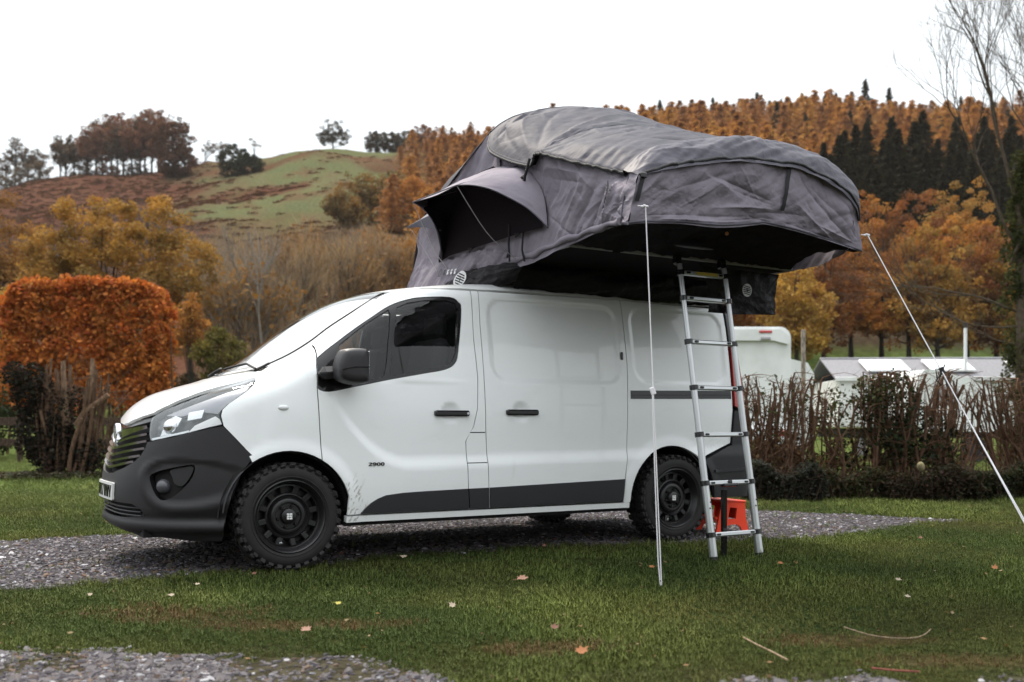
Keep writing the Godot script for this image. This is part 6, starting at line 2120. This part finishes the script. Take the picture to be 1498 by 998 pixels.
	# row of autumn trees behind the caravans
	var row := [
		["yellow tree directly right of the black cover flap", 1165, 72.0, 9.0, 2.4, yellow], ["copper brown tree right of the yellow one behind the motorhome", 1205, 76.0, 11.0, 3.0, copper],
		["dark copper tree rising behind the thin wooden post", 1245, 84.0, 12.5, 3.4, copper], ["bright orange tree where the slanting rope meets the tent", 1290, 80.0, 12.5, 3.2, orange],
		["orange brown tree crossed by the slanting rope", 1330, 76.0, 11.5, 3.3, orange], ["golden orange tree above the caravan's first skylight", 1372, 74.0, 11.0, 3.1, ochre],
		["orange tree behind the white flue pipe", 1415, 78.0, 12.0, 3.3, orange], ["copper tree left of the ivy-clad trunk", 1458, 76.0, 11.0, 3.2, copper],
		["pale orange round-topped tree high behind the row, left of the ivy-clad trunk", 1400, 100.0, 12.5, 4.2, [Color(.34, .20, .07), Color(.26, .17, .06), Color(.38, .19, .05)]],
		["golden tree behind the ivy-clad trunk", 1500, 74.0, 11.0, 3.2, ochre], ["orange tree hidden behind the tent's right corner", 1110, 86.0, 12.0, 3.4, orange],
		["orange tree behind the ladder", 1050, 80.0, 11.0, 3.2, orange], ["copper tree behind the rear of the van", 1000, 88.0, 11.5, 3.4, copper], ["golden tree behind the tent board", 930, 90.0, 11.0, 3.4, ochre], ["orange tree behind the tent's middle", 850, 92.0, 11.5, 3.4, orange], ["orange tree behind the end of the tent, low on the slope", 1265, 96.0, 12.0, 3.6, orange], ["russet tree high in the row right of the rope", 1345, 95.0, 12.0, 3.8, copper],
	]
	s = 400
	for q in row:
		rng.seed = s
		s += 1
		var h: float = q[3]
		var w: float = q[4]
		leafy("autumn_tree", q[0], "autumn trees behind the caravans", on_land(q[1], q[2]), h, .2, [[Vector3(0, h * .72, 0), Vector3(w * .8, h * .30, w * .8)], [Vector3(-w * .45, h * .5, .2), Vector3(w * .65, h * .28, w * .6)], [Vector3(w * .45, h * .48, 0), Vector3(w * .65, h * .28, w * .6)], [Vector3(0, h * .32, .4), Vector3(w * .8, h * .2, w * .6)]], 150, 70, .62, .125, q[5], Color(.055, .045, .04), .45)
	# dark conifers
	rng.seed = 500
	var spruce := [Color(.026, .028, .016), Color(.036, .036, .020), Color(.018, .020, .013), Color(.045, .040, .022)]
	var sp := []
	for k in 3: sp.append(conifer_mesh(17.0, 4.6, 2200, spruce, .2, 510 + k, .62, .35))
	var belt := [[1228, 168, 1.0], [1252, 172, 1.1], [1274, 160, .85], [1292, 175, .95], [1314, 166, 1.08], [1338, 172, 1.15], [1356, 160, .9], [1372, 178, .9], [1392, 168, .95], [1410, 175, 1.0], [1430, 165, 1.05], [1452, 172, 1.0], [1474, 160, 1.08], [1492, 170, 1.0], [1512, 166, 1.0], [1240, 152, .8], [1300, 150, .8], [1326, 146, .75], [1380, 150, .78], [1420, 148, .8], [1462, 150, .8], [1205, 172, .9], [1222, 150, .72], [1262, 148, .7], [1282, 152, .8], [1346, 148, .7], [1400, 146, .72], [1444, 150, .78], [1482, 148, .74], [1504, 152, .8], [1236, 182, 1.0], [1268, 186, 1.05], [1304, 184, 1.1], [1350, 188, 1.15], [1400, 186, 1.1], [1440, 190, 1.1], [1480, 186, 1.1], [1520, 184, 1.0], [1215, 162, .85], [1246, 160, .8], [1266, 166, .95], [1302, 164, .95], [1322, 160, .85], [1348, 166, .95], [1366, 168, .9], [1388, 160, .85], [1404, 162, .9], [1424, 158, .85], [1446, 164, .95], [1464, 166, .9], [1486, 164, .9], [1506, 160, .95]]
	for k in belt.size():
		var q = belt[k]
		var o := obj("conifer_tree", sp[k % 3], M.leaf)
		o.position = on_land(q[0], (q[1] as float) - 22.0, -1.0)
		o.rotation.y = k * 1.7
		o.scale = Vector3.ONE * (q[2] as float) * 0.84
		tag(o, "dark evergreen conifer in the belt between the orange larches and the autumn row", "tree", "belt of dark conifers on the right slope")
	# larch plantation on the far hill
	var hues := [[Color(.44, .23, .085), Color(.38, .19, .07), Color(.50, .28, .10)], [Color(.33, .165, .08), Color(.38, .20, .09), Color(.27, .135, .07)], [Color(.52, .31, .11), Color(.45, .26, .09), Color(.40, .23, .095)], [Color(.32, .17, .095), Color(.36, .19, .095), Color(.26, .14, .08)]]
	var lm := []
	for k in 8: lm.append(conifer_mesh(rng.randf_range(9.0, 11.5), 2.7, 950, hues[k % 4], .08, 530 + k, .46, .5, .40))
	var places := []
	rng.seed = 540
	var dd := 138.0
	while dd < 338.0:
		var px := -0.01
		var a := -.075 + .05 * smoothstep(240.0, 180.0, dd)
		while a < (.60 if dd > 184.0 else .26):
			var aa := a + rng.randf_range(-.5, .5) * 5.4 / dd
			var p := Vector3(aa * (dd + rng.randf_range(-2.5, 2.5)), 0, -dd - rng.randf_range(-2.5, 2.5))
			p.y = land(p.x, p.z) - .5
			var hidden := aa > -.02 and aa < (.125 if dd > 184.0 else .30)
			places.append([p, hidden, aa])
			a += 4.4 / dd * rng.randf_range(.6, 1.4)
		dd += 6.4
	# and the russet larches left of the tent
	for k in 120:
		var t := rng.randf()
		var a := lerpf(-.112, -.02, sqrt(rng.randf())) - .03 * (1 - t)
		var d2 := lerpf(135.0, 325.0, t)
		places.append([Vector3(a * d2, land(a * d2, -d2) - .5, -d2), false, a])
	var shown := 0
	var where := [[], [], [], [], [], [], [], []]
	places.sort_custom(func(x, y): return (x[0] as Vector3).z > (y[0] as Vector3).z)
	for k in places.size():
		var q = places[k]
		var kind := (k * 5 + int(absf(q[2]) * 50.0)) % 8
		if q[2] < -.02 and kind % 4 == 2: kind = 1
		var sc := rng.randf_range(.62, 1.22)
		if q[2] < .0: sc *= .74
		var tr := Transform3D(Basis(Vector3.UP, rng.randf() * TAU).scaled(Vector3(sc, sc * rng.randf_range(.9, 1.15), sc)), q[0])
		if q[1] or shown >= 295:
			where[kind].append(tr)
		else:
			shown += 1
			var o := obj("larch_tree", lm[kind], M.leaf)
			o.transform = tr
			if q[2] < 0.0: tag(o, "russet larch in the wood on the slope left of the tent", "tree", "russet larches left of the tent")
			else: tag(o, "orange larch in the plantation on the far hill right of the tent", "tree", "orange larches on the far hill")
	for k in 8:
		if where[k].is_empty(): continue
		var tint := []
		for i in where[k].size(): tint.append(Color.WHITE)
		tag(scatter("larch_wood", lm[k], M.leaf, where[k], tint), "far rows of the orange larch plantation", "wood", "", "stuff")
	# spruces along the skyline
	var sk := []
	for k in 3: sk.append(conifer_mesh(10.5, 2.3, 520, spruce, .3, 560 + k, .6))
	rng.seed = 570
	for k in 58:
		var px := lerpf(935.0, 1500.0, (k + rng.randf()) / 58.0)
		var o := obj("spruce_tree", sk[k % 3], M.leaf)
		o.position = on_land(px, rng.randf_range(322.0, 338.0), -1.0)
		o.scale = Vector3.ONE * rng.randf_range(.95, 1.5) * (1.35 if k in [33, 37] else 1.0)
		o.rotation.y = rng.randf() * TAU
		tag(o, "small dark spruce on the skyline above the orange larches", "tree", "spruces along the far skyline")
	for k in 26:
		var px := rng.randf_range(1040.0, 1480.0)
		var o := obj("spruce_tree", sk[k % 3], M.leaf)
		o.position = on_land(px, rng.randf_range(250.0, 318.0), -1.0)
		o.scale = Vector3.ONE * rng.randf_range(.8, 1.2)
		tag(o, "dark spruce standing among the orange larches", "tree", "spruces among the larches")
	# --- trees on the left hill
	var umber := [Color(.19, .092, .068), Color(.23, .11, .075), Color(.15, .08, .06)]
	var dusk := [Color(0.097, 0.067, 0.052), Color(0.125, 0.077, 0.053), Color(0.075, 0.060, 0.047)]
	var clump := [
		[128, 318.0, 15, 3.6, "leftmost bare tree of the hilltop clump", dusk, 70], [150, 315.0, 20, 4.2, "second tree from the left in the hilltop clump, thin crown", dusk, 80], [172, 312.0, 21, 4.4, "tall round-crowned tree left of the middle of the hilltop clump", umber, 110],
		[140, 305.0, 16, 4.6, "broad low tree at the front left of the hilltop clump", umber, 130], [205, 302.0, 18, 5.2, "broad brown tree in front of the middle of the hilltop clump", umber, 170], [180, 304.0, 16, 4.8, "dark broad tree below the crowns of the hilltop clump", dusk, 130],
		[96, 312.0, 15, 4.2, "spreading tree at the clump's left edge", dusk, 90], [222, 318.0, 22, 5.0, "tallest rounded crown at the back of the hilltop clump", umber, 150], [163, 320.0, 22, 5.0, "tall rounded crown at the back left of the hilltop clump", umber, 140],
		[193, 318.0, 20, 4.4, "tree in the middle of the hilltop clump", umber, 110], [212, 310.0, 21, 4.6, "tree right of the middle of the hilltop clump", dusk, 110], [232, 305.0, 20, 5.0, "broad russet tree on the right of the hilltop clump", umber, 150],
	]
	s = 600
	for q in clump:
		rng.seed = s
		s += 1
		var h: float = q[2]
		var w: float = q[3]
		leafy("hilltop_tree", q[4], "clump of trees on the left hilltop", on_land(q[0], q[1], -1.0), h, .38, [[Vector3(0, h * .78, 0), Vector3(w, h * .22, w)], [Vector3(w * .4, h * .55, 0), Vector3(w * .9, h * .24, w)], [Vector3(-w * .5, h * .60, 0), Vector3(w * .7, h * .2, w)]], int(q[6] * 1.35), 46, 1.0, .26, q[5], Color(.05, .04, .035), .3)
	rng.seed = 620
	leafy("hilltop_tree", "big round russet tree reaching down the slope, right end of the clump", "clump of trees on the left hilltop", on_land(252, 280.0, -1.0), 17, .4, [[Vector3(0, 11.5, 0), Vector3(6.2, 6.2, 5)], [Vector3(1.5, 5.0, 1), Vector3(5.8, 4.4, 4.5)]], 300, 50, 1.1, .30, [Color(.12, .062, .046), Color(.145, .075, .052), Color(.10, .055, .042)], bark, .5)
	for q in [[8, 320.0, 14, "thin tree at the left edge of the skyline"], [22, 316.0, 18, "taller thin-crowned tree near the left edge of the skyline"], [40, 318.0, 14, "thin tree on the skyline, third from the left edge"], [58, 322.0, 13, "bare little tree on the skyline left of the clump"], [88, 320.0, 15, "dark narrow tree on the skyline just left of the clump"], [108, 318.0, 16, "slender tree leaning into the left of the clump"]]:
		rng.seed = s
		s += 1
		leafy("skyline_tree", q[3], "thin trees on the left skyline", on_land(q[0], q[1], -1.0), q[2], .3, [[Vector3(0, q[2] * .75, 0), Vector3(2.6, q[2] * .25, 2.4)]], 46, 40, .9, .22, dusk, Color(.05, .04, .035), .2)
	for q in [[15, 300.0], [50, 296.0]]:
		rng.seed = s
		s += 1
		leafy("hillside_bush", "grey brown thicket below the skyline at the left edge, %s" % ("outer" if q[0] < 30 else "inner"), "thickets at the left edge", on_land(q[0], q[1], -.5), 6, .1, [[Vector3(0, 3.0, 0), Vector3(5.5, 3.2, 3)]], 60, 40, 1.0, .25, [Color(.09, .075, .06), Color(.12, .09, .07)], bark, .3, "bush")
	for q in [[122, 312.0, "low dark thicket under the left crowns of the hilltop clump"], [158, 306.0, "low russet thicket under the middle of the hilltop clump"], [196, 304.0, "low dark thicket under the right crowns of the hilltop clump"]]:
		rng.seed = s
		s += 1
		leafy("hillside_bush", q[2], "thickets under the hilltop clump", on_land(q[0], q[1], -.6), 4, .1, [[Vector3(0, 2.0, 0), Vector3(4.2, 2.6, 2.5)]], 50, 40, .9, .24, umber if q[0] == 158 else dusk, bark, .3, "bush")
	rng.seed = 640
	leafy("hillside_bush", "round dark green bush alone on the slope left of the lone tree", "", on_land(347, 262.0, -.8), 8, .2, [[Vector3(-1.0, 4.2, 0), Vector3(5.0, 4.4, 4)], [Vector3(3.0, 3.2, 0), Vector3(4.0, 3.4, 3)]], 170, 50, 1.0, .26, [Color(.032, .038, .026), Color(.045, .05, .032), Color(.024, .028, .02)], bark, .4, "bush")
	leafy("lone_tree", "lone rounded oak standing on the hill's crest", "", on_land(487, 322.0, -.6), 10, .3, [[Vector3(0, 7.5, 0), Vector3(4.2, 3.4, 3.6)], [Vector3(2.6, 5.2, 0), Vector3(3.4, 2.6, 3)], [Vector3(-2.6, 5.0, 0), Vector3(2.4, 2.4, 2)]], 120, 46, .8, .21, [Color(.06, .055, .045), Color(.08, .065, .05), Color(.045, .042, .035)], bark, .35)
	for q in [[300, 318.0, 9, "small leaning tree on the skyline right of the clump"], [322, 322.0, 8, "wispy little tree on the skyline right of the clump"], [372, 324.0, 9, "faint bare sapling on the skyline above the dark bush"]]:
		rng.seed = s
		s += 1
		leafy("skyline_tree", q[3], "little trees on the skyline", on_land(q[0], q[1], -.5), q[2], .16, [[Vector3(1.2, q[2] * .8, 0), Vector3(3.0, q[2] * .22, 2)]], 22 if q[0] != 372 else 7, 34, .8, .2, dusk, Color(.05, .045, .04), .2)
	for q in [[552, 318.0, 9, 3.6], [575, 316.0, 8, 3.4], [598, 318.0, 10, 3.8], [622, 314.0, 12, 4.4], [648, 316.0, 11, 4.2]]:
		rng.seed = s
		s += 1
		leafy("hilltop_tree", {552: "leftmost dark tree of the little wood right of the lone oak", 575: "low dark tree, second in the little wood right of the lone oak", 598: "middle tree of the little wood right of the lone oak", 622: "tallest brown tree of the little wood right of the lone oak", 648: "brown tree of the little wood, next to the russet larches"}[q[0]], "little wood on the crest", on_land(q[0], q[1], -1.0), q[2], .25, [[Vector3(0, q[2] * .55, 0), Vector3(q[3] * 1.1, q[2] * .45, 3)]], 110, 44, .9, .24, [Color(.06, .052, .042), Color(.085, .06, .042), Color(.05, .045, .036)] if q[0] < 610 else umber, bark, .3)
	for q in [[528, 172.0, 9.5, 4.2, "ochre oak on the lower field left of the tent"], [572, 168.0, 9.5, 4.0, "dark olive oak beside the ochre one, left of the tent"], [500, 160.0, 6.5, 3.0, "small ochre tree at the field's foot left of the oaks"], [612, 160.0, 9, 3.6, "orange tree at the foot of the russet larches"], [640, 150.0, 8.5, 3.4, "bright orange tree just left of the tent's window awning"]]:
		rng.seed = s
		s += 1
		var h: float = q[2]
		leafy("field_tree", q[4], "trees at the foot of the field", on_land(q[0], q[1], -.8), h, .25, [[Vector3(0, h * .62, 0), Vector3(q[3], h * .36, 3.5)], [Vector3(q[3] * .5, h * .4, 0), Vector3(q[3] * .8, h * .3, 3)]], 130, 50, .9, .2, ([Color(.05, .05, .026), Color(.08, .065, .03), Color(.14, .09, .035)] if q[0] == 575 else dull + [Color(.26, .14, .045)] if q[0] < 600 else orange), bark, .35)
	# woods behind the camera, which the glass and the paint mirror
	for k in 4:
		rng.seed = 700 + k
		var a := -2.0 + k * .5
		var h := rng.randf_range(7.5, 10.0)
		leafy("woodland_tree", ["bushy dark tree mirrored in the front of the van", "dark tree mirrored in the middle of the van's side", "dark tree mirrored in the van's side window", "dark tree mirrored towards the van's tail"][k], "trees behind the photographer", Vector3(-16 + k * 9.5 + rng.randf_range(-2, 2), -.3, 20 + rng.randf_range(0, 8)), h, .3, [[Vector3(0, h * .62, 0), Vector3(3.8, h * .40, 3.4)], [Vector3(1.5, h * .3, 0), Vector3(3.4, h * .3, 3)]], 130, 40, .9, .22, dull, bark, .3)

# ---------------------------------------------------------------- caravans and other things behind the hedge
func build_site() -> void:
	var white := mat(Color(.74, .75, .74), .4)
	white.albedo_texture = noise_tex(72, 0.01, 256, ramp([[0.2, Color(.88, .88, .87)], [0.7, Color(1, 1, 1)]]))
	white.uv1_triplanar = true; white.uv1_scale = Vector3.ONE * .4
	var b := MB.new()
	var m := thing("motorhome", "back of a white motorhome with rounded roof behind the hedge", "motorhome", Vector3(4.72, 0, -21.0))
	var out := PackedVector2Array()
	for q in [[-1.16, .55], [1.16, .55], [1.18, 1.6]]: out.append(Vector2(q[0], q[1]))
	for k in 7: out.append(Vector2(.94, 2.76) + Vector2(cos(k * PI / 12), sin(k * PI / 12)) * Vector2(.24, .24))
	for k in 7: out.append(Vector2(-.94, 2.76) + Vector2(-sin(k * PI / 12), cos(k * PI / 12)) * Vector2(.24, .24))
	b.plate(out, Vector3(0, 0, -2.8), Vector3(1, 0, 0), Vector3(0, 1, 0), 5.6)
	var mh := obj("body", b, white, m)
	b = MB.new()
	var lip := PackedVector2Array()
	for q in [[-1.10, 2.62], [-.8, 2.70], [.8, 2.70], [1.10, 2.62], [1.12, 2.80], [.95, 2.94], [-.95, 2.94], [-1.12, 2.80]]: lip.append(Vector2(q[0], q[1]))
	b.plate(lip, Vector3(0, 0, .04), Vector3(1, 0, 0), Vector3(0, 1, 0), .09); obj("roof_spoiler", b, white, m)
	b = MB.new(); b.box(Vector3(.62, 2.885, .095), Vector3(.27, .055, .03), Basis(), .01); obj("brake_light", b, M.red_lens, m)
	b = MB.new(); b.box(Vector3(.62, 2.745, .10), Vector3(.20, .07, .08), Basis(), .015); obj("camera_housing", b, mat(Color(.35, .34, .34), .5), m)
	b = MB.new(); b.box(Vector3(0, .72, .06), Vector3(2.25, .32, .16), Basis(), .04); obj("bumper", b, white, m)
	for x in [-.98, .98]:
		b = MB.new(); b.box(Vector3(x, .74, .13), Vector3(.20, .12, .05), Basis(), .015); obj("tail_light", b, M.red_lens, m)
		b = MB.new(); b.lathe([Vector2(.2, -.1), Vector2(.34, -.1), Vector2(.34, .1), Vector2(.2, .1), Vector2(0, .1)], Vector3(x, .34, -1.6), Vector3(1, 0, 0), 28); obj("wheel", b, M.rubber, m)
	# touring caravan beside it
	var c := thing("touring_caravan", "low white caravan corner right of the motorhome behind the wooden post", "caravan", Vector3(6.55, 0, -23.0))
	b = MB.new()
	var o2 := P2([-.9, .45, .42, .45, .45, 2.1, .30, 2.36, -.1, 2.45, -.9, 2.45])
	b.plate(o2, Vector3(0, 0, -2.2), Vector3(1, 0, 0), Vector3(0, 1, 0), 4.4); obj("body", b, white, c)
	b = MB.new(); b.box(Vector3(-.35, 1.65, .012), Vector3(.7, .5, .03), Basis(), .02); obj("window", b, M.gloss_black, c)
	for z in [-1.0, -2.6]:
		b = MB.new(); b.lathe([Vector2(.18, -.08), Vector2(.3, -.08), Vector2(.3, .08), Vector2(.18, .08), Vector2(0, .08)], Vector3(.36, .3, z), Vector3(1, 0, 0), 24); obj("wheel", b, M.rubber, c)
	# posts
	b = MB.new(); b.box(Vector3(0, 1.35, 0), Vector3(.075, 2.9, .075), Basis(), .01)
	var p1 := obj("timber_post", b, wood(Color(.34, .29, .24)))
	p1.position = Vector3(5.75, 0, -19.6)
	tag(p1, "pale upright timber post right of the motorhome", "post")
	b = MB.new()
	b.box(Vector3(0, 1.0, 0), Vector3(.08, 2.0, .08), Basis(), .012)
	b.box(Vector3(.05, 2.25, 0), Vector3(1.3, .12, .05), Basis(Vector3(0, 0, 1), -.12), .01)
	var p2 := obj("dark_rail", b, wood(Color(.075, .06, .05)))
	p2.position = Vector3(6.6, .35, -26.0)
	tag(p2, "dark wooden rail on a post behind the motorhome's right side", "fence")
	# static caravan
	var s := thing("static_caravan", "long static caravan with shallow grey roof and skylights behind the hedge", "caravan", Vector3(13.6, 0, -28.6), -.05)
	b = MB.new()
	b.box(Vector3(1.2, 1.55, -1.6), Vector3(10.6, 1.40, 3.2), Basis(), .03); obj("wall", b, white, s)
	b = MB.new()
	b.box(Vector3(1.2, .68, -1.6), Vector3(10.3, .28, 2.9), Basis(), .02); obj("chassis", b, M.dark, s)
	for k in 5:
		b = MB.new(); b.box(Vector3(-3.4 + k * 2.3, .28, -.3), Vector3(.25, .6, .25), Basis(), .02); obj("support", b, M.alu_dull, s)
	var tile := mat(Color(.20, .195, .21), .7)
	tile.albedo_texture = noise_tex(73, .03, 256, ramp([[.2, Color(.75, .75, .75)], [.8, Color(1, 1, 1)]]))
	tile.uv1_triplanar = true
	var slope := atan2(.68, 1.7)
	b = MB.new(); b.box(Vector3(1.2, 2.60, -.78), Vector3(10.9, .05, 1.86), Basis(Vector3(1, 0, 0), slope), .01); var roof := obj("roof", b, tile, s)
	b = MB.new(); b.box(Vector3(1.2, 2.60, -2.42), Vector3(10.9, .05, 1.86), Basis(Vector3(1, 0, 0), -slope), .01); obj("roof", b, tile, s)
	b = MB.new(); b.box(Vector3(1.2, 2.25, .10), Vector3(10.9, .12, .04), Basis(), .01); obj("fascia", b, white, s)
	b = MB.new(); b.box(Vector3(1.2, 2.96, -1.6), Vector3(10.9, .04, .14), Basis(), .01); obj("ridge", b, mat(Color(.42, .41, .43), .6), roof)
	for x in [-2.6, -.75, 1.65, 3.6]:
		b = MB.new(); b.box(Vector3(x, 2.68, -.70), Vector3(1.25, .07, 1.0), Basis(Vector3(1, 0, 0), slope), .015); var sl := obj("skylight", b, M.white_plastic, roof)
		b = MB.new(); b.box(Vector3(x, 2.715, -.68), Vector3(1.05, .02, .82), Basis(Vector3(1, 0, 0), slope), .005); obj("pane", b, mat(Color(.66, .70, .72), .12), sl)
	for k in 4:
		b = MB.new(); b.box(Vector3(-2.9 + k * 2.6, 1.62, .012), Vector3(1.0, .75, .03), Basis(), .015); var wi := obj("window", b, M.white_plastic, s)
		b = MB.new(); b.box(Vector3(-2.9 + k * 2.6, 1.62, .030), Vector3(.86, .62, .012), Basis(), .004); obj("pane", b, M.gloss_black, wi)
	b = MB.new(); b.tube([Vector3(-.45, 2.5, -.2), Vector3(-.45, 3.78, -.2)], .045, 12); var flue := obj("flue_pipe", b, M.white_plastic, s)
	b = MB.new(); b.tube([Vector3(-.45, 3.74, -.2), Vector3(-.45, 3.90, -.2)], .065, 12); obj("flue_cap", b, M.gloss_black, flue)
	# white trailer tent nearer the hedge
	var w := thing("white_trailer", "white caravan with curved roof seen through the gap in the hedge", "caravan", Vector3(10.9, 0, -24.2), .12)
	b = MB.new()
	b.plate(smooth_poly(P2([-.95, .78, 0, .78, .95, .78, 1.05, 1.2, .85, 1.75, .1, 2.08, -.9, 2.26, -1.05, 1.6]), 4), Vector3(0, 0, -1), Vector3(1, 0, 0), Vector3(0, 1, 0), 2.0); obj("body", b, white, w)
	b = MB.new(); b.plate(P2([-.7, 1.45, -.05, 1.38, -.05, 1.8, -.65, 1.92]), Vector3(0, 0, .012), Vector3(1, 0, 0), Vector3(0, 1, 0), .02); obj("window", b, mat(Color(.25, .22, .22), .2), w)
	for x in [-.5, .5]:
		b = MB.new(); b.lathe([Vector2(.15, -.08), Vector2(.32, -.08), Vector2(.32, .08), Vector2(.15, .08), Vector2(0, .08)], Vector3(x, .32, -.2), Vector3(0, 0, 1), 24); obj("wheel", b, M.rubber, w)
	# red plastic steps beside the van's rear wheel
	var st := thing("step_stool", "orange red plastic step stool standing behind the ladder's foot", "stool", Vector3(1.80, .01, -8.55), .45)
	var red := mat(Color(0.851, 0.057, 0.018), .35)
	var side := P2([-.20, 0, -.12, 0, -.09, .05, -.03, .075, .05, .075, .10, .045, .12, 0, .20, 0, .185, .07, .165, .13, .155, .29, -.11, .31, -.15, .22])
	for z in [-.17, .17]:
		b = MB.new()
		for part in Geometry2D.clip_polygons(side, P2([-.06, .13, .045, .13, .06, .24, -.035, .25])):
			pass
		var hole := P2([-.055, .13, .04, .13, .055, .235, -.03, .245])
		for half in [P2([-.4, -.1, 0, -.1, 0, .5, -.4, .5]), P2([0, -.1, .4, -.1, .4, .5, 0, .5])]:
			for q in Geometry2D.intersect_polygons(side, half):
				for r in Geometry2D.clip_polygons(q, hole): b.plate(r, Vector3(0, 0, z), Vector3(1, 0, 0), Vector3(0, 1, 0), .022)
		obj("side", b, red, st)
	st.scale = Vector3.ONE * .86
	b = MB.new(); b.box(Vector3(.02, .305, 0), Vector3(.29, .024, .38), Basis(Vector3(0, 0, 1), -.06), .008); obj("top_step", b, red, st)
	b = MB.new(); b.box(Vector3(-.15, .14, 0), Vector3(.11, .024, .34), Basis(), .008); obj("lower_step", b, red, st)
	b = MB.new(); b.box(Vector3(.135, .20, 0), Vector3(.02, .16, .32), Basis(), .006); obj("back_panel", b, red, st)

func _ready() -> void:
	rng.seed = 7
	set_camera_and_light()
	make_materials()
	build_land()
	build_van()
	build_tent()
	build_site()
	build_near_plants()
	build_bracken()
	build_trees()
	build_ladder()
	guy("white guy rope hanging straight down from the left corner of the tent hood", Vector3(.76, 2.16, -5.65), Vector3(.835, .015, -5.59), 0.49, 0.0)
	guy("white guy rope slanting out to the right from the tent's right corner", Vector3(2.385, 2.19, -6.66), Vector3(2.94, .0, -5.26), 0.43, 1.0)
	rng.seed = 900
	build_turf()
	build_litter()
